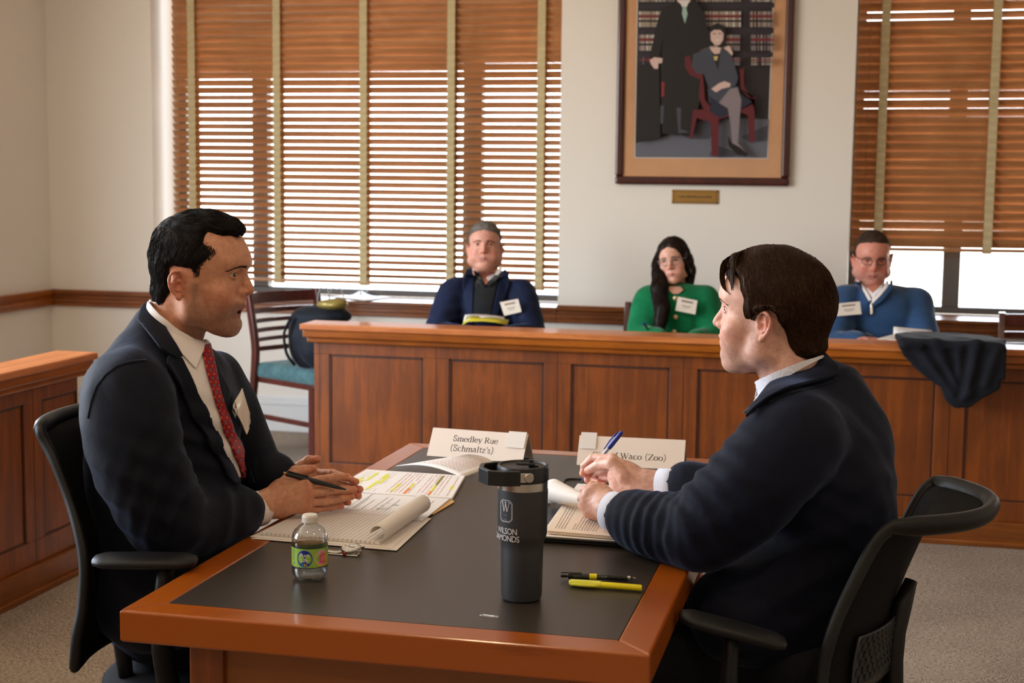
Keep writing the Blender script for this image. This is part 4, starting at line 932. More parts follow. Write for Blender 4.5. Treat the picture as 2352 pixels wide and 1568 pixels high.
# trousers and shoes
def legs(name, hip, kneeL, kneeR, footL, footR, r, parent, mat, h=.012):
    A = np.array([hip, kneeL, kneeR, footL, footR]); V = Vol(A.min(0)-.22, A.max(0)+.2, h)
    V.ell(hip, (.13, .17, .10), .04)
    for kn, ft, sg in ((kneeL, footL, 1), (kneeR, footR, -1)):
        hp_ = np.array(hip)*.85+np.array(kn)*.15; V.cap(hp_, kn, r, r*.78, .04); V.cap(kn, ft, r*.78, r*.55, .03)
    V.noise(.003, 22, 4); P, F = V.mesh(); P = P[:]; return mesh_obj(name, relax(P, F, 1), F, mat, parent)
legs('trousers', (-1.34, 2.74, .56), (-1.02, 2.92, .56), (-1.03, 2.64, .56), (-1.0, 2.95, .10), (-1.02, 2.63, .10), .098, person1, M['trouser'])
def shoe(p_, hd, parent):
    V = Vol(np.array(p_)-.2, np.array(p_)+.2, .006); c, s = math.cos(hd), math.sin(hd); f = np.array([c, s, 0]); q = np.array(p_)
    V.cap(q-f*.06+(0, 0, .035), q+f*.10+(0, 0, .028), .040, .036, .01); V.ell(q-f*.05+(0, 0, .07), (.045, .04, .05), .02); V.op(lambda X, Y, Z: Z+0*X+0*Y, (V.lo, V.lo+.4), .002, 'c') if False else None
    P, F = V.mesh(); P[:, 2] = np.maximum(P[:, 2], .001); mesh_obj('shoe', P, F, M['shoe'], parent)
shoe((-.97, 2.96, 0), .1, person1); shoe((-.99, 2.63, 0), -.1, person1)
# ------------------------------------------------------------------ person: man writing (right side of the table)
person2 = empty('person', (-.02, 2.80, 0), 'brown-haired man in a dark navy suit writing with a blue pen at the table', 'person')
C2, AL2 = (1776, 742), -math.radians(16)
H2 = frame4(dp(C2[0], C2[1], 2.86), math.radians(169.5), math.radians(1))
S2 = lambda pts: side_poly(pts, C2[0], C2[1], 1208, AL2, math.radians(1), -1)
p2 = dict(stub=.22, stubc=(120, 96, 92), nt=.1150, nb=.0970, nz=-.003, fat=.003, w=.98, jaw=1.0, ex=-.001, lip=(196, 128, 118), moles=(((.045, .062, -.028), .0016), ((.020, .066, -.048), .0015), ((.016, .066, -.064), .0014), ((-.004, .060, -.056), .0015), ((.010, .064, -.070), .001), ((.028, .062, -.074), .0013)), nr=(.055, .063), neck=((-.020, 0, -.045), (-.060, 0, -.175)),
          prof=S2([(1600+x/4.611, 560+y/4.611, 0) for x, y in ((290, 380), (270, 440), (255, 490), (246, 530), (244, 560), (255, 600), (272, 650), (262, 700), (232, 750), (198, 800), (175, 845), (176, 865), (192, 898), (235, 915), (255, 935), (254, 975), (250, 1005), (268, 1040), (258, 1085), (264, 1110), (286, 1145), (280, 1180), (275, 1215), (285, 1265))]))
HV2, piece2 = head(person2, H2, p2, SKIN2); body2 = [piece2]
A2 = lambda pts: S2([(1600+x/4.611, 560+y/4.611, s) for x, y, s in pts])
hp2 = A2([(290, 165, 0), (300, 270, .0), (335, 310, .02), (390, 310, .04), (455, 380, .05), (480, 470, .056), (510, 560, .062), (500, 620, .066), (490, 700, .070), (500, 765, .072), (580, 775, .074), (620, 725, .076), (665, 690, .076), (740, 655, .078), (815, 700, .076), (850, 790, .070), (905, 860, .066), (930, 960, .062), (970, 1055, .056), (1040, 1130, .05), (1150, 1170, .045), (1250, 1175, .03), (1380, 1150, 0), (1600, 900, 0), (1600, 300, 0), (1200, -100, 0), (500, -80, 0), (240, 60, 0)])
HF2 = hair_field(HV2, hp2, .0105, [((.02, 0, .12), (.09, .06, .05), .010), ((.085, 0, .085), (.03, .06, .03), .006), ((-.095, 0, .045), (.05, .06, .07), .015), ((-.09, 0, -.04), (.04, .05, .05), .010), ((-.02, .075, .06), (.07, .03, .05), .005), ((.035, .07, .0), (.03, .03, .04), -.006)], noise=(.0012, 110))
P, F = HF2.mesh(); mesh_obj('hair', xf(H2, relax(P, F, 1)), F, M['hair2'], person2)
q = surf_points(HF2, 7500, 4, lambda q: q[:, 2] > -.088)
def flow2(X, u):
    fr = np.clip((X[:, :1]-.03)/.05, 0, 1); sg = np.sign(X[:, 1:2]+.012); tp = np.clip((X[:, 2:3]-.10)/.03, 0, 1)
    side = np.concatenate([-.25+.75*fr, 0*sg, -1+0*sg], 1); top = np.concatenate([.25-.6*(1-fr)+.5*fr, sg*1.0, 0*sg-.2], 1); return side*(1-tp)+top*tp
a, f = strands(HF2, q, flow2, 8, .0064, (-.0005, .0012), .00058, 5, .10); mesh_obj('hair_locks', xf(H2, a), f, M['hair2'], person2)
rs = np.random.default_rng(11); m = MB()
for i in range(420):
    y0 = rs.uniform(-.04, .056); k = rs.uniform(-1, 1)*.004; q_ = rs.uniform(.5, 1.05); e_ = max(y0, 0)*1.0; b_ = .32*e_+3.2*e_*e_
    a0 = (.058, y0*.9, .136); a1 = (.082+k-b_*.6, y0*1.0, .127+k); a2 = (.093+k-b_, y0*1.03+.002, .108+k); a3 = (.0965+k*.6-b_*1.1, y0*1.06+.005, .090+k); a4 = (.0975-b_*1.2, y0*1.08+.008, .088-.024*q_+.35*max(-y0, 0))
    a0, a1, a2, a3, a4 = [(q[0]-.005, q[1], q[2]) for q in (a0, a1, a2, a3, a4)]
    if i < 130: k *= 1.6; a4 = (.064+k*.4, .0575+k*.3, .050+abs(k)); a3 = (.082+k*.5, .048+k, .070); a2 = (.0905+k*.5, .036+k, .094); a1 = (.080+k, .028+k, .122)
    m.tube([xf(H2, x[None])[0] for x in spline([a0, a1, a2, a3, a4], 15)], [.0005, .0007, .0008, .0008, .0008, .0008, .0008, .0007, .0007, .0006, .0005, .0005, .0004, .0003, .0001], 4)
m.build('forelock', M['hair2'], person2, smooth=True)
brows(person2, H2, HV2, M['hair2'], 200, .00022, .0425, .0022); eyes(person2, H2, p2, (.28, math.radians(4)))
def jacket2():
    V = Vol((-.52, 2.28, .34), (.40, 3.24, 1.16), .006); R_ = rot_z(math.radians(172))
    V.ell(dp(1868, 1060, 2.86), (.132, .178, .150), .05, R=R_@rotm(.25, 1)); V.ell(dp(1900, 1190, 2.86), (.132, .172, .19), .05, R=R_@rotm(.06, 1)); V.ell(dp(1835, 1400, 2.86), (.125, .165, .15), .06, R=R_)
    V.cap(dp(1850, 930, 2.90), dp(1832, 990, 2.72), .052, .070, .05); V.cap(dp(1850, 930, 2.90), dp(1845, 965, 3.04), .052, .062, .05)
    V.cap(dp(1840, 1340, 2.84), dp(1700, 1405, 2.76), .115, .095, .05); V.cap(dp(1888, 890, 2.90), dp(1948, 1000, 2.88), .050, .075, .05); V.cap(dp(1850, 900, 2.9), dp(1880, 930, 2.88), .055, .09, .05)
    limb(V, [dp(1828, 1010, 2.69), dp(1725, 1120, 2.66), dp(1608, 1222, 2.70)], [.080, .068, .062], .035)
    limb(V, [dp(1612, 1222, 2.70), dp(1500, 1205, 2.78), dp(1440, 1184, 2.835)], [.062, .052, .043], .02)
    limb(V, [dp(1838, 985, 3.03), dp(1770, 1080, 3.06), dp(1690, 1130, 3.15)], [.066, .055, .050], .03)
    limb(V, [dp(1690, 1130, 3.15), dp(1600, 1118, 3.19), dp(1568, 1113, 3.205)], [.050, .042, .0385], .02)
    V.cap(dp(1420, 1178, 2.85), dp(1340, 1152, 2.92), .0395, .044, .003, 'c'); V.cap(dp(1548, 1112, 3.215), dp(1480, 1108, 3.25), .034, .040, .003, 'c')
    V.noise(.0026, 16, 5); V.noise(.0016, 42, 9)
    fold(V, dp(1500, 1200, 2.73), dp(1560, 1190, 2.7)-dp(1440, 1180, 2.78), 110, .0042, .075, 2, 1.2); fold(V, dp(1600, 1170, 2.64), dp(1640, 1110, 2.64)-dp(1530, 1210, 2.64), 85, .0055, .09, 4, 1.); fold(V, dp(1680, 1060, 2.66), (.25, 0, 1), 85, .0045, .075, 6)
    fold(V, dp(1800, 1260, 2.70), (-.5, 0, 1), 50, .004, .16, 7); fold(V, dp(1930, 1150, 2.76), (.3, 0, 1), 55, .0032, .13, 8)
    return V
JV2 = jacket2(); jo2, jb2 = cloth('jacket', JV2, M['suit2'], person2); bh2 = bvh_of(piece2[0], piece2[1])
patch('shirt_collar', [(1739, 881), (1752, 870), (1773, 859), (1806, 844), (1838, 831), (1878, 819), (1882, 823), (1840, 846), (1808, 867), (1786, 883), (1769, 902), (1751, 928), (1727, 948), (1731, 925), (1735, 903)], [jb2, bh2], .010, M['shirt2'], person2, .003, 3)
patch('tie', [(1723, 930), (1730, 920), (1732, 930), (1727, 952), (1717, 955)], [jb2, bh2], .010, M['tie2'], person2, .003, 2)
patch('jacket_collar', [(1880, 821), (1893, 825), (1918, 848), (1924, 866), (1870, 888), (1810, 905), (1770, 925), (1740, 950), (1722, 968), (1730, 948), (1752, 925), (1770, 900), (1787, 881), (1810, 865), (1842, 844)], [jb2], .012, M['suit2'], person2, .005, 4)
patch('shoulder_seam', [(1922, 868), (1898, 880), (1850, 893), (1800, 905), (1765, 925), (1766, 929), (1801, 909), (1851, 897), (1899, 884), (1924, 871)], jb2, .0012, M['suit2'], person2, .002, 3)
badge(person2, [dp(1608, 1106, 2.93), dp(1626, 1100, 2.95), dp(1620, 1130, 2.95), dp(1604, 1135, 2.93)], marks=False)
MB().tube([dp(1440, 1184, 2.835), dp(1402, 1172, 2.865)], [.0388, .0375], 28).build('shirt_cuff', M['shirt2'], person2, smooth=True)
MB().tube([dp(1568, 1113, 3.205), dp(1514, 1110, 3.23)], [.0338, .0325], 28).build('shirt_cuff', M['shirt2'], person2, smooth=True)
legs('trousers', (-.08, 2.82, .55), (-.42, 2.98, .56), (-.42, 2.70, .56), (-.44, 3.0, .10), (-.44, 2.68, .10), .088, person2, M['trouser'])
shoe((-.48, 3.01, 0), PI, person2); shoe((-.48, 2.67, 0), PI, person2)
def torso_piece(c, r, h, arms, hd=0.):
    A = np.array([a for l in arms for a in l]+[c]); V = Vol(A.min(0)-.2, A.max(0)+.2, .012); R_ = rot_z(hd)
    V.ell(c, r, .03, R=R_)
    for l in arms: V.chain(l, [.045]+[.036]*(len(l)-2)+[.027], .02)
    P, F = V.mesh(); return P, F
# the parts of each body covered by the clothes
for bd, c, hd, arms, sk in ((body1, dp(375, 1040, 2.93), -.14, [[dp(300, 915, 2.78), dp(380, 1200, 2.75), dp(597, 1167, 3.0)], [dp(485, 880, 3.06), dp(572, 1090, 3.16), dp(655, 1104, 3.16)]], SKIN1),
                            (body2, dp(1885, 1110, 2.86), 3.0, [[dp(1828, 1010, 2.71), dp(1610, 1222, 2.70), dp(1395, 1170, 2.87)], [dp(1838, 985, 3.02), dp(1690, 1130, 3.15), dp(1525, 1112, 3.22)]], SKIN2)):
    P, F = torso_piece(c, (.095, .14, .22), .012, arms, hd); bd.append((P, F, np.tile(np.array(lin(sk)), (len(P), 1))))

# hands
def hz(x0, y0, sc): return lambda X, Y, D: dp(x0+X/sc, y0+Y/sc, D)
def hand_piece(build, pts, base, red, h=.0016):
    A = np.array(pts); V = Vol(A.min(0)-.035, A.max(0)+.035, h); build(V); V.noise(.0004, 260, 2); P, F = V.mesh(); P = relax(P, F, 1, .4); return P, F, skin_tone(P, base, red)
N = []
z = hz(600, 1020, 7.84)
def nails(L):                                     # small curved nail plates
    for c, d, n_, s_ in L: N.append((c, d, n_, s_))
# man 1, near (right) hand seen from its back
f1 = [[z(800, 700, 3.015), z(1060, 635, 3.035), z(1330, 590, 3.055), z(1530, 580, 3.067)], [z(850, 880, 3.015), z(1140, 850, 3.035), z(1450, 815, 3.058), z(1665, 812, 3.070)],
      [z(835, 1040, 3.018), z(1140, 1030, 3.038), z(1430, 975, 3.060), z(1625, 945, 3.070)], [z(800, 1160, 3.022), z(1010, 1165, 3.040), z(1250, 1135, 3.060), z(1440, 1105, 3.070)]]
w1 = z(90, 1080, 3.003); t1 = [z(420, 720, 3.035), z(620, 500, 3.055), z(780, 470, 3.065), z(930, 440, 3.07)]
def b1(V):
    V.cap(dp(560, 1175, 2.965), w1, .029, .030, .01, sq=((0, 1, 0), 1.15)); V.ell(z(420, 900, 3.020), (.036, .016, .034), .02); V.ell(z(330, 1060, 3.015), (.030, .016, .028), .02)
    hand(V, w1, z(450, 900, 3.02), f1, t1)
body1.append(hand_piece(b1, [p_ for f in f1 for p_ in f]+t1+[w1, dp(560, 1175, 2.965)], SKIN1, [(f[-1], .012) for f in f1]+[(f[0], .012) for f in f1]+[(t1[-1], .012)]))
f2 = [[z(1010, 520, 3.165), z(1280, 520, 3.140), z(1540, 600, 3.110), z(1710, 675, 3.095)], [z(1020, 660, 3.165), z(1320, 700, 3.140), z(1600, 770, 3.112), z(1780, 810, 3.098)],
      [z(1000, 800, 3.160), z(1300, 850, 3.138), z(1580, 900, 3.112), z(1750, 930, 3.098)], [z(950, 930, 3.155), z(1180, 980, 3.135), z(1400, 1030, 3.112), z(1570, 1048, 3.100)]]
w2 = z(520, 640, 3.175); t2 = [z(640, 520, 3.160), z(720, 400, 3.150), z(850, 300, 3.145), z(1010, 272, 3.135)]
def b2(V):
    V.cap(dp(630, 1100, 3.15), w2, .028, .029, .01, sq=((0, 1, 0), 1.15)); V.ell(z(760, 700, 3.170), (.034, .016, .032), .02); hand(V, w2, z(760, 700, 3.17), f2, t2)
body1.append(hand_piece(b2, [p_ for f in f2 for p_ in f]+t2+[w2, dp(630, 1100, 3.15)], SKIN1, [(f[-1], .013) for f in f2]+[(t2[-1], .016)]))
# man 2, far (right) hand writing
z = hz(1300, 970, 6.535)
f3 = [[z(700, 540, 3.275), z(400, 520, 3.315), z(270, 650, 3.335), z(245, 770, 3.335)], [z(700, 640, 3.290), z(420, 640, 3.335), z(330, 760, 3.345), z(320, 860, 3.338)],
      [z(720, 740, 3.295), z(480, 760, 3.335), z(410, 860, 3.335), z(480, 900, 3.310)], [z(740, 830, 3.295), z(540, 850, 3.325), z(500, 920, 3.320), z(570, 940, 3.300)]]
w3 = z(1060, 880, 3.245); t3 = [z(860, 800, 3.235), z(690, 610, 3.250), z(500, 625, 3.285), z(330, 715, 3.310)]
def b3(V):
    V.cap(dp(1530, 1112, 3.22), z(1250, 910, 3.235), .028, .0275, .01, sq=((0, 1, 0), 1.12)); V.cap(z(1250, 910, 3.235), w3, .0275, .029, .01, sq=((0, 1, 0), 1.12)); V.ell(z(870, 800, 3.265), (.036, .022, .034), .02); V.ell(z(900, 960, 3.262), (.032, .018, .022), .015)
    hand(V, w3, z(850, 800, 3.265), f3, t3)
body2.append(hand_piece(b3, [p_ for f in f3 for p_ in f]+t3+[w3, dp(1530, 1112, 3.22)], SKIN2, [(f[-1], .013) for f in f3]+[(t3[-1], .013), (z(260, 1060, 3.3), .01)]))
f4 = [[z(400, 960, 2.985), z(270, 1010, 3.020), z(310, 1120, 3.045), z(420, 1150, 3.035)], [z(310, 1075, 2.975), z(235, 1140, 3.010), z(280, 1230, 3.035), z(400, 1240, 3.025)],
      [z(295, 1200, 2.970), z(250, 1250, 3.005), z(300, 1320, 3.025), z(420, 1320, 3.015)], [z(340, 1330, 2.970), z(310, 1370, 2.998), z(370, 1400, 3.010), z(460, 1380, 3.0)]]
w4 = z(640, 1260, 2.925); t4 = [z(620, 1120, 2.970), z(480, 1040, 3.010), z(340, 1080, 3.035), z(240, 1150, 3.045)]
def b4(V):
    V.cap(dp(1420, 1178, 2.85), w4, .030, .031, .01, sq=((0, 1, 0), 1.12)); V.ell(z(470, 1180, 2.955), (.034, .018, .038), .02); hand(V, w4, z(480, 1180, 2.955), f4, t4)
body2.append(hand_piece(b4, [p_ for f in f4 for p_ in f]+t4+[w4, dp(1420, 1178, 2.85)], SKIN2, [(f[0], .012) for f in f4]))
def nail(parent, a, b, up, sz=.0052):
    """nail plate on the last joint a -> b, on the side facing `up`"""
    a, b, up = np.array(a), np.array(b), np.array(up, float); d = (b-a)/np.linalg.norm(b-a); up = up-d*(up@d); up /= np.linalg.norm(up); s_ = np.cross(d, up); G = []
    for i in range(6):
        u = i/5; w_ = sz*(.86+.14*math.sin(PI*u))*(1 if u < .9 else .8); G.append([b+d*(-.004+.0095*u)+s_*w_*v+up*(.0072-.0035*v*v-.0022*u*u) for v in (-1, -.5, 0, .5, 1)])
    MB().grid(G).build('fingernail', M['nail'], parent, smooth=True, solid=.0006)
M['nail'] = plain('fingernail', (224, 176, 160), .25)
nail(person1, t2[-2], t2[-1], (-.2, -.3, 1)); nail(person2, t3[-2], t3[-1], (-.2, -.8, .7))
for n_, (bd, pr) in enumerate(((body1, person1), (body2, person2))):
    P, F, C = joinm(bd); mesh_obj('body', P, F, M['skin'], pr, C)
# ------------------------------------------------------------------ lettering
def arc(cx, cy, rx, ry, a0, a1, n=12): return [(cx+rx*math.cos(math.radians(a0+(a1-a0)*i/(n-1))), cy+ry*math.sin(math.radians(a0+(a1-a0)*i/(n-1)))) for i in range(n)]
TK, TN = .085, .032
def sf(x, y, w=.09): return ([(x-w, y), (x+w, y)], TN)      # a serif
GL = {   # strokes: (points, width or 'm' = modulated), advance
 'o': ([(arc(.24, .22, .19, .22, 0, 360, 20), 'm')], .50), 'e': ([(arc(.22, .22, .18, .22, 5, 330, 18), 'm'), ([(.06, .25), (.39, .25)], TN)], .45), 'c': ([(arc(.22, .22, .18, .22, 45, 320, 16), 'm')], .43),
 'a': ([([(.07, .36)]+arc(.19, .32, .10, .12, 150, 0, 6)+[(.30, .08), (.36, .02), (.41, .05)], TK*.9), (arc(.17, .12, .13, .12, 60, 300, 10), 'm')], .45),
 's': ([([(.29, .36)]+arc(.17, .33, .10, .11, 30, 200, 6)+[(.17, .23)]+arc(.18, .11, .12, .11, 60, -150, 8)+[(.04, .13)], .055)], .36),
 'm': ([([(.10, 0), (.10, .44)], TK), sf(.10, 0), ([(.02, .42), (.12, .44)], TN), (arc(.24, .30, .13, .14, 150, 0, 8)+[(.37, 0)], 'm'), sf(.37, 0), (arc(.50, .30, .13, .14, 150, 0, 8)+[(.63, 0)], 'm'), sf(.63, 0)], .75),
 'u': ([([(.10, .44), (.10, .15)]+arc(.22, .14, .12, .14, 180, 320, 7)+[(.36, .10)], .06), ([(.37, .44), (.37, 0)], TK), ([(.02, .43), (.12, .43)], TN), ([(.29, .43), (.39, .43)], TN), ([(.37, .01), (.46, .01)], TN)], .50),
 'd': ([(arc(.21, .22, .17, .22, 50, 330, 14), 'm'), ([(.36, .68), (.36, 0)], TK), ([(.28, .67), (.38, .67)], TN), ([(.36, .01), (.46, .01)], TN)], .49),
 'l': ([([(.13, .68), (.13, 0)], TK), ([(.04, .67), (.14, .67)], TN), sf(.13, 0)], .27), 'i': ([([(.13, .43), (.13, 0)], TK), ([(.04, .42), (.14, .42)], TN), sf(.13, 0), ([(.125, .58), (.125, .64)], .09)], .27),
 'h': ([([(.10, .68), (.10, 0)], TK), ([(.02, .67), (.11, .67)], TN), sf(.10, 0, .08), (arc(.25, .28, .13, .16, 150, 0, 8)+[(.38, 0)], 'm'), sf(.38, 0, .08)], .50),
 't': ([([(.14, .56), (.14, .10)]+arc(.20, .08, .06, .07, 180, 310, 5), .07), ([(.03, .43), (.27, .43)], TN)], .30), 'f': ([([(.13, 0), (.13, .52)]+arc(.23, .54, .10, .12, 180, 40, 7), .07), ([(.03, .43), (.27, .43)], TN), sf(.13, 0)], .31),
 'y': ([([(.06, .44), (.25, .02)], TK), ([(.40, .44), (.22, -.08), (.12, -.20), (.04, -.17)], TN*1.2), sf(.08, .44, .08), sf(.39, .44, .07)], .45),
 'z': ([([(.05, .43), (.37, .43)], TN*1.3), ([(.36, .42), (.06, .02)], TK*.8), ([(.04, .01), (.38, .01)], TN*1.3), ([(.05, .43), (.05, .34)], TN), ([(.38, .01), (.38, .10)], TN)], .44),
 'S': ([([(.44, .52), (.43, .62)]+arc(.26, .52, .17, .15, 40, 190, 8)+[(.14, .42), (.40, .28)]+arc(.27, .17, .19, .17, 20, -150, 9)+[(.06, .22)], .068)], .54),
 'R': ([([(.14, .66), (.14, 0)], TK), sf(.14, 0, .11), ([(.04, .65), (.30, .65)], TN), (arc(.30, .49, .17, .16, 90, -90, 10), 'm'), ([(.14, .34), (.30, .33)], TN), ([(.28, .33), (.55, .01)], TK), ([(.50, .01), (.64, .01)], TN)], .65),
 'C': ([(arc(.34, .33, .28, .33, 45, 318, 18), 'm'), ([(.55, .50), (.57, .66)], TN)], .65), 'Z': ([([(.06, .64), (.54, .64)], TN*1.3), ([(.52, .63), (.08, .03)], TK), ([(.05, .02), (.56, .02)], TN*1.3), ([(.06, .65), (.05, .50)], TN), ([(.56, .02), (.58, .18)], TN)], .61),
 'W': ([([(.08, .64), (.28, .02)], TK), ([(.28, .02), (.46, .60)], TN*1.2), ([(.42, .64), (.62, .02)], TK), ([(.62, .02), (.84, .64)], TN*1.2), sf(.08, .65, .09), sf(.44, .65, .09), sf(.85, .65, .09)], .92),
 '(': ([([(.30, .74), (.16, .58), (.12, .32), (.16, .04), (.30, -.14)], .05)], .35), ')': ([([(.05, .74), (.19, .58), (.23, .32), (.19, .04), (.05, -.14)], .05)], .35), "'": ([([(.09, .68), (.09, .50)], .06)], .18), ' ': ([], .26)}
def serif_text(s):
    """verts (x, y) and quads for a line of serif text, 1 unit = the type size"""
    V_, F_, x = [], [], 0.
    for ch in s:
        st, adv = GL[ch]
        for pts, wd in st:
            P = np.array(pts, float); d = np.gradient(P, axis=0); d /= np.linalg.norm(d, axis=1, keepdims=True)+1e-9; nn = np.stack([-d[:, 1], d[:, 0]], 1)
            ww = (TN+(TK-TN)*np.abs(d[:, 1])**1.5)[:, None] if wd == 'm' else wd
            A = P+nn*ww/2; B = P-nn*ww/2; k = len(V_)
            for a, b in zip(A, B): V_ += [(a[0]+x, a[1]), (b[0]+x, b[1])]
            F_ += [(k+2*i, k+2*i+1, k+2*i+3, k+2*i+2) for i in range(len(P)-1)]
        x += adv
    return np.array(V_), F_, x
def sans_text(s, space=1.0):
    c = bpy.data.curves.new('t', 'FONT'); c.body = s; c.size = 1; c.space_character = space; c.resolution_u = 3; o = bpy.data.objects.new('t', c); COL.objects.link(o)
    bpy.context.view_layer.update(); me = bpy.data.meshes.new_from_object(o.evaluated_get(bpy.context.evaluated_depsgraph_get()))
    V_ = np.array([tuple(v.co)[:2] for v in me.vertices]); F_ = [tuple(p.vertices) for p in me.polygons]; bpy.data.objects.remove(o); bpy.data.meshes.remove(me); bpy.data.curves.remove(c); return V_, F_, V_[:, 0].max()
# ------------------------------------------------------------------ tent name cards
def tent(name, label, BL, BR, back, hgt, lines, flap):
    """a folded card standing on the table; BL, BR: front bottom corners, back: depth of its foot behind the front foot"""
    BL = np.array(BL, float); BR = np.array(BR, float); u = (BR-BL)/np.linalg.norm(BR-BL); L = np.linalg.norm(BR-BL); v = np.array([-u[1], u[0], 0]); T = BL+v*back/2+np.array([0, 0, hgt])
    e = empty(name, tuple((BL+BR)/2), label, 'name card')
    m = MB(); m.grid([[BL, BR], [T, T+u*L], [BL+v*back, BR+v*back]]); m.build('card', M['card'], e, solid=.0012, soff=-1)
    up = (T-BL)/np.linalg.norm(T-BL); n_ = np.cross(u, up); H_ = np.linalg.norm(T-BL)
    tx = MB()
    for s, x0, wdt, y0 in lines:
        V_, F_, W_ = serif_text(s); k = wdt/W_; tx.add([BL+u*(x0*L+q[0]*k*L)+up*(y0*H_+q[1]*k*L)+n_*.0004 for q in V_], F_)
    tx.build('lettering', M['ink'], e)
    f = MB(); a0, a1, dn, rise = flap; A = BL+u*L*a0; B = BL+u*L*a1; n2 = n_*.0022
    tpA, tpB = A+up*(H_+rise)+n_*.001, B+up*(H_+rise)+n_*.001
    f.grid([[A+up*(H_-dn)+n2, B+up*(H_-dn)+n2], [tpA+n_*.0008, tpB+n_*.0008], [tpA+v*.004, tpB+v*.004], [A+up*(H_-dn*.8)+v*.036, B+up*(H_-dn*.8)+v*.036]])
    f.build('folded_tab', M['paper'], e, solid=.0008)
    return e
tent('name_card', 'white tent card lettered Smedley Rue (Schmaltz\'s) on the far end of the table', atz(980, 1046, .7505), atz(1200, 1063, .7505), .085, .0645, [("Smedley Rue", .235, .475, .58), ("(Schmaltz's)", .225, .460, .24)], (.80, .985, .040, .003))
tent('name_card', 'white tent card lettered City of Waco (Zoo) on the far end of the table', atz(1324, 1067, .7505), atz(1570, 1079, .7505), .090, .0650, [("City of Waco (Zoo)", .135, .70, .27)], (.015, .165, .036, .0075))
# ------------------------------------------------------------------ papers
def sheet(m, pts, z, th=.0004, mi=0): m.prism([(p[0], p[1]) for p in pts], z, z+th, mi=mi)
def lerp2(c, u, v): a, b, d, e = [np.array(q[:2], float) for q in c]; return a*(1-u)*(1-v)+b*u*(1-v)+d*u*v+e*(1-u)*v   # c: BL BR TR TL
def strip(m, c, u0, v0, u1, v1, z, wd, mi=0):
    a, b = lerp2(c, u0, v0), lerp2(c, u1, v1); d = b-a; n = np.array([-d[1], d[0]])/(np.linalg.norm(d)+1e-9)*wd/2
    m.add([(*(a-n), z), (*(b-n), z), (*(b+n), z), (*(a+n), z)], [(0, 1, 2, 3)], mi)
rb = random.Random(12)
MT = [M['greyink'], M['hly'], M['hlo'], M['hlg'], M['ink'], M['blueink'], M['redink']]
# loose sheets under the legal pad
c0 = [(-1.128, 2.640), (-.838, 2.628), (-.850, 2.90), (-1.10, 2.91)]
e = empty('loose_papers', (-.98, 2.78, .75), 'loose white sheets lying under the curled legal pad', 'papers')
for i, (dx, dy) in enumerate(((0, 0), (.008, -.006), (-.004, .004))):
    m = MB(); sheet(m, [(p[0]+dx, p[1]+dy) for p in c0], .7502+i*.0009, .0007); m.build('sheet', M['paper'] if i else M['paperw'], e)
# manila folder under the documents
m = MB(); sheet(m, [(-1.10, 2.93), (-.848, 2.93), (-.838, 3.055), (-.846, 3.075), (-1.10, 3.08)], .7503, .0016); tag(m.build('manila_folder', plain('manila_card', (222, 180, 120), .6), bevel=.0003), 'manila folder corner showing under the printed documents', 'folder')
def document(name, label, c, z, n, th, painter, mat='paper'):
    e = empty(name, (*lerp2(c, .5, .5), z), label, 'document')
    for i in range(n):
        o_ = (rb.uniform(-.002, .002), rb.uniform(-.002, .002)) if i < n-1 else (0, 0); m = MB(); sheet(m, [(p[0]+o_[0], p[1]+o_[1]) for p in c], z+i*th, th*.85); m.build('page', M[mat], e)
    m = MB(); painter(m, c, z+n*th+.0002); m.build('printing', MT, e); return e
def paintB(m, c, z):                              # pleading page seen sideways: lines run along y
    for u in (.12, .18, .30, .36, .42, .50, .55, .62, .78, .84): 
        v = .06
        strip(m, c, u, rb.uniform(.08, .3), u, rb.uniform(.6, .92), z, .0011, 0)
    strip(m, c, .34, .02, .34, .98, z, .0012, 4); strip(m, c, .90, .3, .90, .85, z, .001, 4)
    for k in range(14): strip(m, c, .58+rb.uniform(-.08, .08), .1+k*.04, .60+rb.uniform(-.08, .08), .11+k*.04, z, .0016, 4)
document('printed_document', 'printed pages lying between the legal pad and the highlighted booklet', [(-1.11, 2.855), (-.850, 2.855), (-.853, 3.072), (-1.115, 3.07)], .7521, 3, .0009, paintB)
def paintA(m, c, z):
    for k in range(30):
        v = .04+k*.031
        for (u0, u1) in ((.30, .48), (.56, .70), (.76, .90)):
            pass
    for k in range(26):                           # columns of print, lines running along y
        u = .05+k*.036
        if k in (4, 5, 9, 10, 17, 24): continue
        dense = k > 10
        for q in range(26 if dense else 18):
            v = .07+q*(.034 if dense else .048)
            if rb.random() < .12: continue
            strip(m, c, u, v, u, v+rb.uniform(.016, .028), z, .0016 if dense else .0012, 0 if not dense else 6)
        if k in (1, 2, 3, 6, 7, 12): 
            for q in range(3): v = rb.uniform(.1, .7); strip(m, c, u, v, u, v+rb.uniform(.1, .25), z-.0001-.00001*q-.000001*k, .0075, 1)
    strip(m, c, .60, .05, .60, .30, z-.0001, .006, 2); strip(m, c, .60, .30, .60, .50, z-.0001, .006, 1); strip(m, c, .80, .05, .80, .22, z-.0001, .006, 2); strip(m, c, .80, .22, .80, .50, z-.0001, .006, 1); strip(m, c, .80, .5, .80, .92, z-.0001, .0062, 3); strip(m, c, .95, .35, .95, .5, z-.0001, .007, 1)
document('highlighted_booklet', 'printed booklet with yellow and orange highlighting at the fingertips of the man with the tie', [(-1.125, 3.072), (-.848, 3.070), (-.884, 3.312), (-1.125, 3.318)], .7505, 5, .0012, paintA)
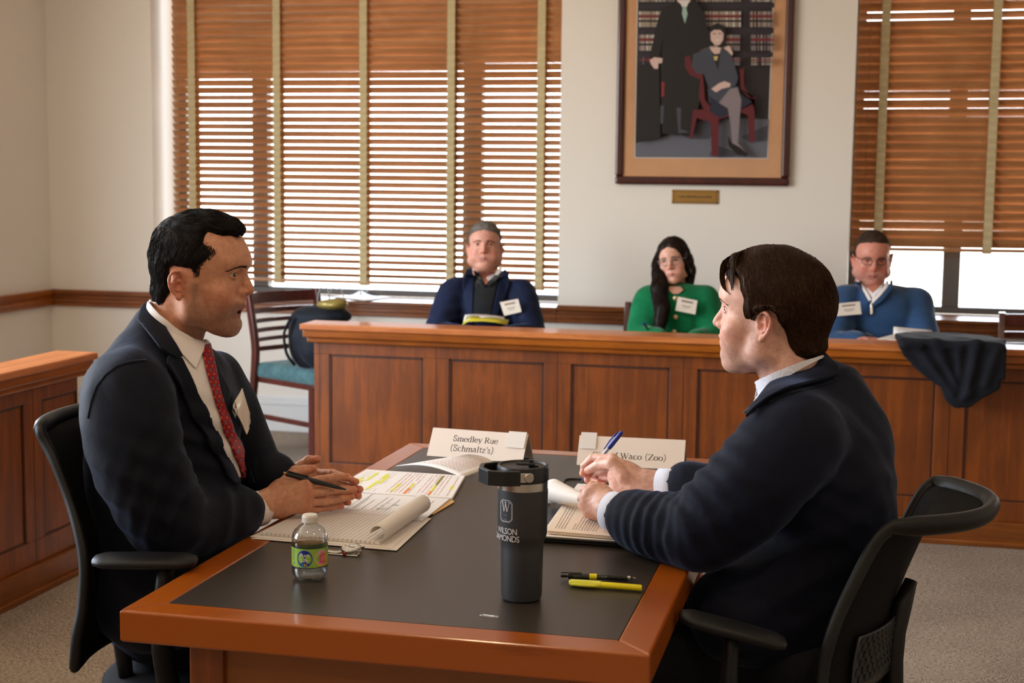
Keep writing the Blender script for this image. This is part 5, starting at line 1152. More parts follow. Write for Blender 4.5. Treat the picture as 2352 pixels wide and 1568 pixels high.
# legal pad with a rolled-over edge
e = empty('legal_pad', (-.99, 2.77, .754), 'white ruled legal pad with its right edge curled over, by the water bottle', 'notepad')
cp = [(-1.118, 2.660), (-.872, 2.648), (-.872, 2.905), (-1.100, 2.905)]
m = MB(); sheet(m, cp, .7530, .0062); m.build('page_block', M['paper'], e, bevel=.0006)
m = MB(); z = .7596
for k in range(26): u = .02+k*.0375; strip(m, cp, u, .0, u, 1, z, .0008, 5); strip(m, [(q[0], q[1]) for q in cp], u, 0, u, .002, z, .0008, 5)
for k in range(26):
    u = .02+k*.0375; a = lerp2(cp, u, 0); m.add([(a[0]-.0005, a[1]-.0004, .7534), (a[0]+.0005, a[1]-.0004, .7534), (a[0]+.0005, a[1]-.0004, .7592), (a[0]-.0005, a[1]-.0004, .7592)], [(0, 1, 2, 3)], 5)
strip(m, cp, 0, .82, 1, .82, z+.0001, .0009, 6)
for k in range(3):
    for q in range(9): u, v = .86+k*.035, .42+q*.035; strip(m, cp, u, v, u+rb.uniform(-.01, .02), v+.018, z+.0001, .0011, 0)
m.build('ruled_lines', MT, e)
G = []; GI = []
for i in range(12):                               # the rolled page
    v = i/11; b = np.array([*lerp2(cp, 1, v), .7600]); R_ = .0145+.004*v; tw = 1.55+.25*v; row = []
    for k in range(15): a = -PI/2+tw*PI*(k/14)*.98; row.append((b[0]-.004+R_*math.cos(a)+.010*v, b[1], b[2]+R_+R_*math.sin(a)))
    G.append(row)
m = MB(); m.grid(G); m.build('curled_page', M['paper'], e, smooth=True, solid=.0012)
# sheet leaning against the first card
e = empty('curved_printed_sheets', (-.95, 3.42, .75), 'printed sheets lying bent in front of the Smedley Rue card', 'papers'); G = []
A, B, C_, D_ = atz(908, 1070, .7515), atz(1062, 1096, .753), np.array(atz(1140, 1066, .765)), np.array(atz(1072, 1043, .79))
for j in range(2):
    G = []
    for i in range(9):
        v = i/8; G.append([])
        for k in range(13):
            u = k/12; p = A*(1-u)*(1-v)+B*u*(1-v)+C_*u*v+D_*(1-u)*v; p = p+np.array([0, 0, .013*math.sin(PI*u)*(1-.5*v)+.001*j]); G[-1].append(p+np.array([.003*j, -.002*j, 0]))
    m = MB(); m.grid(G); m.build('sheet', M['paper'], e, smooth=True, solid=.0005)
m = MB()
for k in range(11):
    v = .16+k*.07
    for a in range(10):
        u0 = .18+a*.07+rb.uniform(0, .01); u1 = u0+.05
        def q(u, v_): p = A*(1-u)*(1-v_)+B*u*(1-v_)+C_*u*v_+D_*(1-u)*v_; return p+np.array([.003, -.002, .013*math.sin(PI*u)*(1-.5*v_)+.0020])
        m.add([q(u0, v), q(u1, v), q(u1, v+.014), q(u0, v+.014)], [(0, 1, 2, 3)], 6 if k % 3 else 0)
m.build('printing', MT, e)
# ------------------------------------------------------------------ portfolio, papers and rolled sheet before the writing man
e = empty('portfolio', (-.50, 3.05, .75), 'open black leather portfolio under the hands of the writing man', 'portfolio')
rc = []
for cx_, cy_, a0 in ((-.335, 2.785, -90), (-.335, 3.315, 0), (-.628, 3.315, 90), (-.600, 2.785, 180)): rc += arc(cx_, cy_, .02, .02, a0, a0+90, 6)
m = MB(); m.prism(rc, .7505, .7575); m.build('cover', M['black'], e, bevel=.002)
m = MB(); m.tube([(p[0], p[1], .7585) for p in rc], .0028, 8, closed=True); m.build('piping', M['black'], e, smooth=True)
m = MB(); m.prism([(-.605, 3.10), (-.56, 3.10), (-.56, 3.18), (-.612, 3.18)], .7575, .759); m.build('inner_pocket', M['rubber'], e)
def paintP(m, c, z):
    for k in range(34):
        u = .06+k*.027
        if k % 11 in (4, 5): continue
        n_ = 22 if k % 11 not in (6,) else 6
        for q in range(n_): strip(m, c, u, .1+q*.036, u, .1+q*.036+rb.uniform(.02, .03), z, .0014, 0)
document('printed_document', 'printed pages in the portfolio under the fist of the writing man', [(-.578, 2.79), (-.37, 2.775), (-.36, 3.02), (-.598, 3.045)], .7610, 7, .0009, paintP, 'paperw')
m = MB(); sheet(m, [(-.59, 2.775), (-.35, 2.77), (-.35, 3.28), (-.612, 3.28)], .7586, .0016); tag(m.build('writing_pad', M['paper']), 'lined pad lying in the black portfolio beneath the pen hand', 'notepad')
m = MB(); c = [(-.59, 3.06), (-.35, 3.04), (-.35, 3.28), (-.612, 3.28)]
e = empty('rolled_sheet', (-.57, 3.1, .76), 'white sheet rolled back over the portfolio, held by the fist of the writing man', 'paper'); G = []
a0, a1 = dp(1270, 1128, 3.16), dp(1352, 1150, 3.02)
for i in range(10):
    v = i/9; c_ = a0*(1-v)+a1*v; R_ = .026*(1-v)+.008*v; ax = (a1-a0)/np.linalg.norm(a1-a0); uu = np.cross(ax, (0, 0, 1)); uu /= np.linalg.norm(uu); ww = np.cross(uu, ax)
    G.append([c_+uu*R_*math.cos(t_)+ww*R_*math.sin(t_) for t_ in np.linspace(-2.5, 2.2, 18)])
m = MB(); m.grid(G); m.build('sheet', M['paper'], e, smooth=True, solid=.0006)
# ------------------------------------------------------------------ tumbler
tcx, tcy = atz(1187, 1386, .75)[:2]; tcy += .034
e = empty('travel_tumbler', (tcx, tcy, .75), 'dark grey insulated tumbler with black handled lid standing near the table front', 'tumbler')
T0 = Matrix.Translation((tcx, tcy, .75))
body = plain('charcoal_powder_coat', (52, 54, 58), .5)
t = NT('charcoal_powder_coat'); t.b.inputs['Base Color'].default_value = lin((50, 52, 57))+(1,); t.set(Roughness=.5); t.bump(t.noise(t.coord(), 1600, 2), .25, .0003); body = t.m
MB().lathe([(.0285, 0), (.0325, .002), (.0340, .008), (.0352, .085), (.0358, .098), (.0395, .106), (.0412, .112), (.0418, .186), (.0400, .188)], n=64, M=T0).build('cup', body, e, smooth=True, ang=35)
MB().lathe([(.0404, .186), (.0412, .187), (.0414, .200), (.0400, .201)], n=64, M=T0).build('steel_rim', M['steel'], e, smooth=True, ang=35)
MB().lathe([(.0410, .200), (.0428, .202), (.0428, .2225), (.0416, .2255), (.0385, .2265), (.0368, .2235), (.0001, .2225)], n=64, M=T0).build('lid', M['black'], e, smooth=True, ang=35)
m = MB(); m.cbox((tcx+.006, tcy-.006, .982-.004), (.030, .010, .004), None); m.build('straw_slot', M['rubber'], e, bevel=.001)
m = MB(); m.box((tcx+.010, tcy-.004, .972), (tcx+.017, tcy+.004, .985)); m.prism([(tcx+.012, tcy-.003), (tcx+.026, tcy-.003), (tcx+.026, tcy+.003), (tcx+.012, tcy+.003)], .972, .976); m.build('spout_cover', M['black'], e, bevel=.001)
hd = math.radians(205)                            # direction in which the handle swings out
def hp(a, b, z): return (tcx+math.cos(hd)*a-math.sin(hd)*b, tcy+math.sin(hd)*a+math.cos(hd)*b, .75+z)
def ribbon(path, z0, z1, th, name, mat):
    G = []; n = len(path); P = [np.array(p, float) for p in path]
    for i, p in enumerate(P):
        t_ = P[min(i+1, n-1)]-P[max(i-1, 0)]; t_ /= np.linalg.norm(t_); q = np.array([-t_[1], t_[0]])*th/2; a, b = p+q, p-q
        G.append([hp(a[0], a[1], z0), hp(a[0], a[1], z1), hp(b[0], b[1], z1), hp(b[0], b[1], z0), hp(a[0], a[1], z0)])
    m = MB(); m.grid(G); k = len(G); m.add([G[0][i] for i in range(4)], [(0, 1, 2, 3)]); m.add([G[-1][i] for i in range(4)], [(3, 2, 1, 0)]); return m.build(name, mat, e, bevel=.0012)
ribbon([(-.004, .0450), (.006, .0450), (.020, .0438)], .2045, .2200, .002, 'steel_arm', M['steel']); ribbon([(-.004, -.0450), (.006, -.0450), (.020, -.0438)], .2045, .2200, .002, 'steel_arm', M['steel'])
ribbon([(.014, .0445), (.040, .0420), (.062, .030), (.070, .0), (.062, -.030), (.040, -.0420), (.014, -.0445)], .1995, .2235, .0085, 'handle', M['black'])
for s_ in (1, -1): MB().lathe([(.0001, 0), (.0082, 0), (.0082, .003), (.0070, .0045), (.0001, .0045)], n=32, M=Matrix.Translation(hp(0, s_*.0462, .2125))@Matrix.Rotation(hd, 4, 'Z')@Matrix.Rotation(-s_*PI/2, 4, 'X')).build('pivot_bolt', M['steel'], e, smooth=True, ang=30)
def wrap(m, V_, F_, k, phi0, z0, rad, cx_, cy_, mi=0, rot=0): # text wrapped on a cylinder; phi0: angle of its left edge
    m.add([(cx_+rad*math.cos(phi0+q[0]*k/rad), cy_+rad*math.sin(phi0+q[0]*k/rad), z0+q[1]*k) for q in V_], F_, mi)
m = MB(); pc = math.atan2(-tcy, -tcx)-math.radians(41)                 # logo on the left front of the cup
def centred(s, k, z0, ser=False, sp=1.0, pc_=pc, sy=1.0):
    V_, F_, W_ = (serif_text(s) if ser else sans_text(s, sp)); V_ = V_.copy(); V_[:, 1] *= sy; wrap(m, V_, F_, k, pc_-W_*k/2/.0422, z0, .0422, tcx, tcy)
centred('WILSON', .0122, .1165+.75, sp=.9, sy=1.18, pc_=pc); centred('DIAMONDS', .0122, .1045+.75, sp=.9, sy=1.18, pc_=pc-.10); centred('W', .0190, .1530+.75, True, sy=1.3)
V_, F_, W_ = serif_text('ooooooo'); wrap(m, V_*[.5, .35], F_, .0035, pc-.004/.0422, .1400+.75, .0422, tcx, tcy)
for inset, wd in ((0, .0006), (.0012, .0004)):
    w2_, h2_, ch = .0130-inset, .0180-inset, .005-inset*.4; oc = [(-w2_+ch, -h2_), (w2_-ch, -h2_), (w2_, -h2_+ch), (w2_, h2_-ch), (w2_-ch, h2_), (-w2_+ch, h2_), (-w2_, h2_-ch), (-w2_, -h2_+ch)]
    for i in range(8):
        a, b = np.array(oc[i]), np.array(oc[(i+1) % 8]); 
        for q in range(4):
            p0, p1 = a+(b-a)*q/4, a+(b-a)*(q+1)/4; d = (b-a)/np.linalg.norm(b-a); n_ = np.array([-d[1], d[0]])*wd/2
            wrap(m, [p0+n_, p1+n_, p1-n_, p0-n_], [(0, 1, 2, 3)], 1, pc, .1545+.75, .0422, tcx, tcy)
wrap(m, [(-.0007, 0), (0, -.0007), (.0007, 0), (0, .0007)], [(0, 1, 2, 3)], 1, pc, .1475+.75, .0422, tcx, tcy)
m.build('printed_logo', plain('white_logo_print', (214, 214, 216), .5), e)
# ------------------------------------------------------------------ water bottle
bx, by = atz(699, 1336, .75)[:2]; by += .027
t = NT('clear_plastic'); tr = t.n('ShaderNodeBsdfTransparent'); tr.inputs[0].default_value = (.93, .95, .96, 1); gl = t.n('ShaderNodeBsdfGlossy'); gl.inputs['Roughness'].default_value = .04
lw = t.n('ShaderNodeLayerWeight'); lw.inputs[0].default_value = .35; ms = t.n('ShaderNodeMixShader'); mm = t.n('ShaderNodeMath', operation='MULTIPLY_ADD'); t.l(lw.outputs['Facing'], mm.inputs[0]); mm.inputs[1].default_value = .75; mm.inputs[2].default_value = .05
t.l(mm.outputs[0], ms.inputs[0]); t.l(tr.outputs[0], ms.inputs[1]); t.l(gl.outputs[0], ms.inputs[2]); t.l(ms.outputs[0], t.t.nodes['Material Output'].inputs[0]); M['clear'] = t.m
t = NT('water'); tr = t.n('ShaderNodeBsdfTransparent'); tr.inputs[0].default_value = (.86, .90, .92, 1); gl = t.n('ShaderNodeBsdfGlossy'); gl.inputs['Roughness'].default_value = .03
lw = t.n('ShaderNodeLayerWeight'); lw.inputs[0].default_value = .3; ms = t.n('ShaderNodeMixShader'); mm = t.n('ShaderNodeMath', operation='MULTIPLY_ADD'); t.l(lw.outputs['Facing'], mm.inputs[0]); mm.inputs[1].default_value = .55; mm.inputs[2].default_value = .06
t.l(mm.outputs[0], ms.inputs[0]); t.l(tr.outputs[0], ms.inputs[1]); t.l(gl.outputs[0], ms.inputs[2]); t.l(ms.outputs[0], t.t.nodes['Material Output'].inputs[0]); M['water'] = t.m
e = empty('water_bottle', (bx, by, .75), 'small clear plastic water bottle with white cap and green label on the table', 'bottle')
T0 = Matrix.Translation((bx, by, .75)); n = 60; prof = [(.020, .0015), (.0265, .0), (.0298, .004), (.0310, .012), (.0312, .022), (.0306, .024), (.0306, .060), (.0313, .062), (.0314, .072), (.0300, .079), (.0262, .086), (.0205, .0915), (.0145, .0955), (.0122, .0975), (.0118, .103)]
m = MB(); m.lathe(prof, n=n, M=None, cap=True)
V2 = []
for x, y, z_ in m.v:                              # petal feet
    r_ = math.hypot(x, y); a = math.atan2(y, x)
    if z_ < .014 and r_ > .01: f_ = 1-.10*(1-z_/.014)*(.5+.5*math.cos(5*a)); x, y = x*f_, y*f_; z_ += .0035*(1-z_/.014)*(.5+.5*math.cos(5*a))
    V2.append((x+bx, y+by, z_+.75))
m.v = V2; m.build('bottle_shell', M['clear'], e, smooth=True)
MB().lathe([(.0001, .003), (.0245, .004), (.0288, .007), (.0300, .014), (.0300, .066), (.0001, .066)], n=48, M=T0).build('water', M['water'], e, smooth=True, ang=40)
cp_ = MB(); pr = [(.0128, .0985), (.0135, .0990)]
for k in range(6): pr += [(.0138, .1000+k*.0016), (.0135, .1008+k*.0016)]
pr += [(.0134, .1105), (.0122, .1125), (.0001, .1128)]
cp_.lathe(pr, n=40, M=T0).build('bottle_cap', plain('white_cap', (226, 222, 216), .4), e, smooth=True, ang=50)
lab = MB(); N_ = 72
def band(m, r, z0, z1, mi, a0=0, a1=2*PI): m.grid([[(bx+r*math.cos(a0+(a1-a0)*k/N_), by+r*math.sin(a0+(a1-a0)*k/N_), .75+z) for k in range(N_+1)] for z in (z0, z1)], mi)
band(lab, .03135, .0245, .0595, 0); band(lab, .0314, .0585, .0597, 1); band(lab, .0314, .0243, .0257, 1)
def disc(m, pc_, zc, rx, rz, r, mi, n=28): m.add([(bx+r*math.cos(pc_), by+r*math.sin(pc_), .75+zc)]+[(bx+r*math.cos(pc_+rx*math.cos(t_)/r), by+r*math.sin(pc_+rx*math.cos(t_)/r), .75+zc+rz*math.sin(t_)) for t_ in np.linspace(0, 2*PI, n+1)[:-1]], [(0, i+1, (i+1) % n+1) for i in range(n)], mi)
vc = math.atan2(-by, -bx); pL = vc-.30; pR = vc+.72
disc(lab, pL, .0415, .0142, .0150, .03150, 2); disc(lab, pL, .0415, .0134, .0142, .03154, 3)
for s_, k, z0 in (('Pure', .0098, .0445), ('Life', .0098, .0360)): V_, F_, W_ = sans_text(s_, .95); V_ = V_*[1, 1]; wrap(lab, V_, F_, k, pL-W_*k/2/.0316, .75+z0, .0316, bx, by, 4)
for i, mi in enumerate((5, 6, 0)):
    a = pL+(-.0035+.0035*i)/.0316; disc(lab, a, .0325, .0009, .0010, .0316, mi, 10); wrap(lab, [(-.0010, -.004), (.0010, -.004), (.0012, -.0008), (-.0012, -.0008)], [(0, 1, 2, 3)], 1, a, .75+.0322, .0316, bx, by, mi)
disc(lab, pR, .0420, .0135, .0135, .03150, 4); disc(lab, pR, .0420, .0128, .0128, .03153, 7); disc(lab, pR+.05, .0405, .0080, .0082, .03156, 8); disc(lab, pR+.08, .0408, .0045, .0048, .03158, 7); disc(lab, pR+.30, .041, .0035, .0090, .0316, 6); disc(lab, pR+.10, .0295, .0120, .0022, .0316, 6)
for i, chs in enumerate('I SNAILE'):
    V_, F_, W_ = sans_text(chs) if chs != ' ' else (None, None, 0)
    if V_ is None: continue
    an = math.radians(205-i*21); wrap(lab, V_*1.0-[W_/2, .35], F_, .0042, pR+.0105*math.cos(an)/.0316, .75+.0420+.0105*math.sin(an), .0316, bx, by, 4)
for k in range(9): wrap(lab, [(0, 0), (.006, 0), (.006, .0011), (0, .0011)], [(0, 1, 2, 3)], 1, pL-.86, .75+.055-k*.0022, .03145, bx, by, 9)
for k in range(2): wrap(lab, [(0, 0), (.004, 0), (.004, .0011), (0, .0011)], [(0, 1, 2, 3)], 1, pL-.78, .75+.032-k*.0022, .03145, bx, by, 9)
lab.build('label', [plain('label_'+k, v, .35) for k, v in (('green', (150, 190, 76)), ('navy', (16, 30, 78)), ('white_ring', (70, 110, 190)), ('blue', (18, 48, 150)), ('white', (240, 240, 240)), ('cyan', (50, 150, 200)), ('orange', (236, 160, 50)), ('pink', (230, 130, 140)), ('rose', (214, 96, 120)), ('smallprint', (60, 90, 50)))], e)
# ------------------------------------------------------------------ watch, pens, highlighter, paper clip
wc = atz(802, 1274, .75); wc[1] += .012; e = empty('wristwatch', (wc[0], wc[1], .75), 'steel wristwatch with tan face and mesh strap, lying beside the water bottle', 'watch')
T0 = Matrix.Translation((wc[0], wc[1], .7575))@Matrix.Rotation(.18, 4, 'X')@Matrix.Rotation(-.10, 4, 'Y')
MB().lathe([(.016, -.006), (.0185, -.004), (.0192, .001), (.0185, .004), (.0170, .0050), (.0165, .0044)], n=48, M=T0).build('case', M['steel'], e, smooth=True, ang=30)
MB().lathe([(.0001, .0042), (.0165, .0042)], n=40, M=T0, cap=False).build('dial', plain('tan_dial', (214, 176, 132), .25), e)
m = MB(); m.box((-.0004, 0, .0046), (.0004, .011, .0050), M=T0@Matrix.Rotation(.9, 4, 'Z')); m.box((-.0005, 0, .0046), (.0005, .008, .0050), M=T0@Matrix.Rotation(-1.6, 4, 'Z')); m.build('hands', M['brass'], e)
m = MB()
for k in range(12): m.box((-.0005, .0125, .0043), (.0005, .0150, .0047), M=T0@Matrix.Rotation(k*PI/6, 4, 'Z'))
m.build('hour_marks', M['brass'], e)
MB().lathe([(.0001, 0), (.0028, 0), (.0028, .004), (.0001, .004)], n=16, M=T0@Matrix.Rotation(-1.9, 4, 'Z')@Matrix.Translation((.0190, 0, 0))@Matrix.Rotation(PI/2, 4, 'Y')).build('crown', plain('red_crown', (150, 30, 34), .3), e)
for sx in (-1, 1):
    for sy in (-1, 1): MB().box((-.002, -.0015, -.004), (.008, .0015, .0015), M=T0@Matrix.Translation((sx*.015, sy*.0095, 0))@Matrix.Rotation(0 if sx > 0 else PI, 4, 'Z')).build('lug', M['steel'], e, bevel=.0005)
m = MB(); G = [[(wc[0]-.016-x, wc[1]-.006+y+.06*x, .7512+.004*math.exp(-x/.008)+.0016*math.sin(x*60)**2) for y in (-.009, .009)] for x in np.linspace(0, .072, 16)]; m.grid(G); m.build('strap', M['steel'], e, solid=.0016, smooth=True)
m = MB(); G = [[(wc[0]+.018-x, wc[1]-.012+y+.05*x, .7508) for y in (-.009, .009)] for x in np.linspace(0, .060, 12)]; m.grid(G); m.build('strap', M['steel'], e, solid=.0014, smooth=True)
def rod(e, name, a, b, prof, mat, n=20):         # prof: (t along, radius)
    a, b = np.array(a, float), np.array(b, float); return MB().tube([a+(b-a)*t_ for t_, r_ in prof], [r_ for t_, r_ in prof], n).build(name, mat, e, smooth=True, ang=40)
ya, yb = atz(1474, 1350, .756), atz(1307, 1337, .756); ym = M['ylw'] = plain('yellow_marker_plastic', (240, 226, 20), .35); ym2 = plain('pale_yellow_cap', (236, 230, 70), .3)
e = empty('highlighter', tuple((ya+yb)/2-[0, 0, .006]), 'yellow highlighter pen lying near the right front corner of the table', 'highlighter')
rod(e, 'barrel', ya, yb, [(0, .0048), (.01, .0056), (.60, .0056)], ym); rod(e, 'cap', ya, yb, [(.56, .0064), (.60, .0066), (.97, .0060), (1, .0035)], ym2)
m = MB(); d = (yb-ya)/np.linalg.norm(yb-ya); m.tube([ya+(yb-ya)*t_+np.array([0, -.0062-.0022*math.sin((t_-.58)/.4*PI), -.001]) for t_ in np.linspace(.60, .97, 8)], [.0012, .0022, .0026, .0028, .0028, .0026, .0022, .0012], 8); m.build('clip', ym2, e, smooth=True)
pa, pb = atz(1461, 1327, .7555), atz(1288, 1322, .7555); e = empty('gel_pen', tuple((pa+pb)/2-[0, 0, .0055]), 'black click pen with clear barrel lying behind the yellow highlighter', 'pen')
t = plain('smoky_clear_barrel', (60, 60, 56), .1); rod(e, 'barrel', pa, pb, [(.04, .0020), (.10, .0042), (.13, .0050), (.80, .0052), (.86, .0048)], t); rod(e, 'grip', pa, pb, [(.13, .0053), (.38, .0054), (.39, .0050)], M['rubber']); rod(e, 'tip', pa, pb, [(0, .0004), (.03, .0010), (.05, .0022), (.10, .0044), (.13, .0046)], M['steel']); rod(e, 'clicker', pa, pb, [(.84, .0050), (.90, .0046), (.91, .0026), (.99, .0026), (1, .0020)], M['black'])
m = MB(); m.box((0, 0, 0), (.036, .003, .0018), M=Matrix.Translation(pa+(pb-pa)*.72+np.array([0, -.001, .0058]))@Matrix.Rotation(math.atan2(*(pb-pa)[[1, 0]]), 4, 'Z')); m.build('clip', M['black'], e, bevel=.0006); rod(e, 'ink_label', pa, pb, [(.52, .0054), (.62, .0054)], ym)
k0, k1 = atz(1104, 1412, .7515), atz(1143, 1417, .7515); d = (k1-k0); L_ = np.linalg.norm(d); d /= L_; q = np.array([-d[1], d[0], 0])
pts = [k0+d*L_*.30-q*.001, k0+d*L_*.92-q*.001]+[k0+d*(L_*.92+.0026*math.sin(a))+q*(-.001+.0026-.0026*math.cos(a)) for a in np.linspace(0, PI, 6)]+[k0+d*L_*.06+q*.0042]+[k0+d*(L_*.06-.0032*math.sin(a))+q*(.001+.0032*math.cos(a)) for a in np.linspace(0, PI, 6)]+[k0+d*L_*.80-q*.0022]
tag(MB().tube(pts, .0005, 8).build('paper_clip', M['steel'], smooth=True), 'small metal paper clip on the black table inset in front of the tumbler', 'paper clip')
# pens in hands
def hand_pen(name, label, a, b, parts, clipside=None):
    e = empty(name, tuple((np.array(a)+np.array(b))/2), label, 'pen'); 
    for nm, prof, mt in parts: rod(e, nm, a, b, prof, mt)
    return e
a, b = dp(797, 1124.5, 3.030), dp(655, 1087, 3.005)
e = hand_pen('ballpoint_pen', 'matte black pen held between the fingers of the man in the red tie', a, b, [('barrel', [(0, .0006), (.03, .0016), (.16, .0040), (.50, .0055), (.97, .0050), (.985, .0048)], M['black']), ('tip', [(-.02, .0003), (.02, .0012)], M['steel']), ('button', [(.98, .0030), (1.02, .0030), (1.03, .0022)], M['brass'])])
m = MB(); m.tube([a+(b-a)*t_+np.array([0, -.001, .0062]) for t_ in (.62, .8, .95)], [.0016, .0018, .0016], 8); m.build('clip', M['black'], e, smooth=True)
a, b = dp(1335, 1105.5, 3.365), dp(1429, 991, 3.30); blu = plain('blue_pen_plastic', (24, 46, 140), .3); t = plain('clear_pen_barrel', (206, 206, 220), .1, Transmission_Weight=.5)
e = hand_pen('ballpoint_pen', 'clear ballpoint pen with blue cap held by the writing man', a, b, [('barrel', [(.14, .0040), (.18, .0043), (.80, .0043)], t), ('refill', [(.10, .0016), (.78, .0016)], blu), ('tip', [(.0, .0005), (.03, .0010), (.14, .0036)], blu), ('cap', [(.68, .0054), (.72, .0058), (.90, .0054), (.97, .0048), (1, .0030)], blu)])
d = (b-a)/np.linalg.norm(b-a); q = np.cross(d, _F); m = MB(); m.tube([a+(b-a)*t_+q*o_ for t_, o_ in ((.94, .0050), (.90, .0090), (.78, .0098), (.66, .0080), (.62, .0068))], [.0016, .0018, .0018, .0014, .0012], 8); m.build('clip', blu, e, smooth=True)
# ------------------------------------------------------------------ office chairs
def office_chair(name, label, Nl, across, back, lip, bot, width, pads, posts, centre, lumbar=False):
    """Nl: near edge of the back rest, top to bottom (points in space)"""
    e = empty(name, centre, label, 'office chair'); N_ = spline(Nl, 26); G = []; across = np.array(across); back = np.array(back)
    for i, p in enumerate(N_):
        v = i/25; b = np.interp(v, [0, .05, .11, .2, 1], lip); row = []
        for k in range(19):
            u = k/18*2-1; row.append(p+across*width*(u+1)/2+back*b*(1-abs(u)**2.4))
        G.append(row)
    m = MB(); m.grid(G); m.build('back_mesh', M['chmesh'], e, smooth=True, solid=.006)
    loop = [r[0] for r in G[::-1]]+G[0][1:-1]+[r[-1] for r in G]+G[-1][::-1][1:-1]
    m = MB(); nl = len(loop); rad = [.0105]*nl
    for i in range(26, 26+17): rad[i] = .015
    m.tube(loop, rad, 10, closed=True, flat=1.3); m.build('back_frame', M['chblk'], e, smooth=True)
    sp_ = [r[9]+back*.02 for r in G[12:]]; c0 = np.array(centre); 
    m = MB(); m.tube([sp_[0]]+sp_[3::3]+[np.array([sp_[-1][0], sp_[-1][1], .44])-back*.02, np.array([c0[0], c0[1], .40])], [.012]+[.018]*(len(sp_[3::3])+2), 10); m.build('back_spine', M['chblk'], e, smooth=True)
    if lumbar:
        LG = [[r[k]+back*.014 for k in range(2, 11)] for r in G[16:23]]; m = MB(); m.grid(LG); o = m.build('lumbar_plate', plain('dark_grey_plastic', (40, 42, 46), .4), e, smooth=True, solid=.004)
        h = MB(); 
        for i in range(6):
            for k in range(10):
                v, u = (i+.6)/7*6, (k+.5+(.5 if i % 2 else 0))/11*8
                if u > 7.8: continue
                i0, k0_ = int(v), int(u); fv, fu = v-i0, u-k0_; L = lambda a, b: np.array(LG[min(a, 6)][min(b, 8)])
                c = (L(i0, k0_)*(1-fv)+L(i0+1, k0_)*fv)*(1-fu)+(L(i0, k0_+1)*(1-fv)+L(i0+1, k0_+1)*fv)*fu; tu = L(i0, k0_+1)-L(i0, k0_); tu /= np.linalg.norm(tu)+1e-9; tv = L(i0+1, k0_)-L(i0, k0_); tv /= np.linalg.norm(tv)+1e-9
                c = c+back*.0052; h.add([c+tu*.0078*math.cos(a)+tv*.0085*math.sin(a) for a in np.linspace(0, 2*PI, 7)[:-1]], [tuple(range(6))])
        h.build('honeycomb_openings', M['rubber'], o)
    fx = -back; sd = across
    V = Vol(c0-[.34, .34, 0]+[0, 0, .36], c0+[.34, .34, .56], .012); R_ = np.stack([fx, np.cross([0, 0, 1.], fx), [0, 0, 1.]], 1); V.ell(c0+[0, 0, .44], (.22, .235, .045), .02, R=R_); P, F = V.mesh(); P[:, 2] = np.minimum(P[:, 2], .485); mesh_obj('seat', relax(P, F, 1), F, M['chmesh'], e)
    for (a, b) in pads:
        a, b = np.array(a), np.array(b); m = MB(); n_ = 12; m.tube([a+(b-a)*t_ for t_ in (0, .02, .12, .5, .88, .98, 1)], [.012, .024, .036, .038, .036, .024, .012], 14, up=(0, 0, 1), flat=.36); m.build('armrest', M['chblk'], e, smooth=True)
    for a, b, c in posts: m = MB(); m.tube(spline([a, b, c], 8), [.022, .022, .024, .026, .028, .028, .028, .028], 10, flat=.6); m.build('armrest_post', M['chblk'], e, smooth=True)
    MB().lathe([(.028, .10), (.028, .30), (.04, .31), (.06, .42)], c=(c0[0], c0[1], 0), n=20).build('gas_column', M['chblk'], e, smooth=True)
    m = MB()
    for k in range(5):
        a = k*2*PI/5+.3; d = np.array([math.cos(a), math.sin(a), 0]); p = np.array([c0[0], c0[1], .10]); m.tube([p, p+d*.16-[0, 0, .01], p+d*.29-[0, 0, .035]], [.026, .022, .016], 10)
    m.build('star_base', M['chblk'], e, smooth=True)
    for k in range(5):
        a = k*2*PI/5+.3; d = np.array([math.cos(a), math.sin(a), 0]); p = np.array([c0[0], c0[1], .0])+d*.29
        MB().lathe([(.012, -.02), (.026, -.018), (.027, 0), (.026, .018), (.012, .02)], n=20, M=Matrix.Translation((p[0], p[1], .028))@Matrix.Rotation(a, 4, 'Z')@Matrix.Rotation(PI/2, 4, 'X')).build('caster', M['rubber'], e, smooth=True)
    return e
nl = [dp(x, y, D) for x, y, D in ((90, 985, 2.75), (104, 1015, 2.75), (128, 1062, 2.74), (158, 1140, 2.73), (182, 1225, 2.71), (194, 1300, 2.70), (190, 1390, 2.70), (177, 1460, 2.70), (172, 1528, 2.71))]
pa = dp(214, 1286, 2.66); pb = dp(452, 1288, 2.66); ac = np.array([.139, .99, 0])
office_chair('office_chair', 'black mesh office chair with armrests holding the man with the red tie', nl, ac, (-.99, .139, 0), [.055, .04, .03, .035, .05], 0, .45, [(pa, pb), (pa+ac*.50, pb+ac*.50)], [(pa*.3+pb*.7-[0, 0, .01], pa*.35+pb*.65-[0, 0, .14], pa*.4+pb*.6+ac*.06-[0, 0, .33]), (pa*.3+pb*.7+ac*.50-[0, 0, .01], pa*.35+pb*.65+ac*.50-[0, 0, .14], pa*.4+pb*.6+ac*.44-[0, 0, .33])], (-1.25, 2.74, 0))
a168 = math.radians(168); ac2 = np.array([math.sin(a168), -math.cos(a168), 0]); bk2 = np.array([-math.cos(a168), -math.sin(a168), 0])
nl = [dp(x, y, D) for x, y, D in ((2048, 1210, 2.62), (2022, 1232, 2.615), (1998, 1268, 2.61), (1966, 1330, 2.60), (1932, 1400, 2.59), (1908, 1465, 2.58), (1892, 1530, 2.58), (1885, 1600, 2.58), (1885, 1660, 2.59))]
pa = dp(1805, 1478, 2.50); pb = dp(1560, 1412, 2.50)
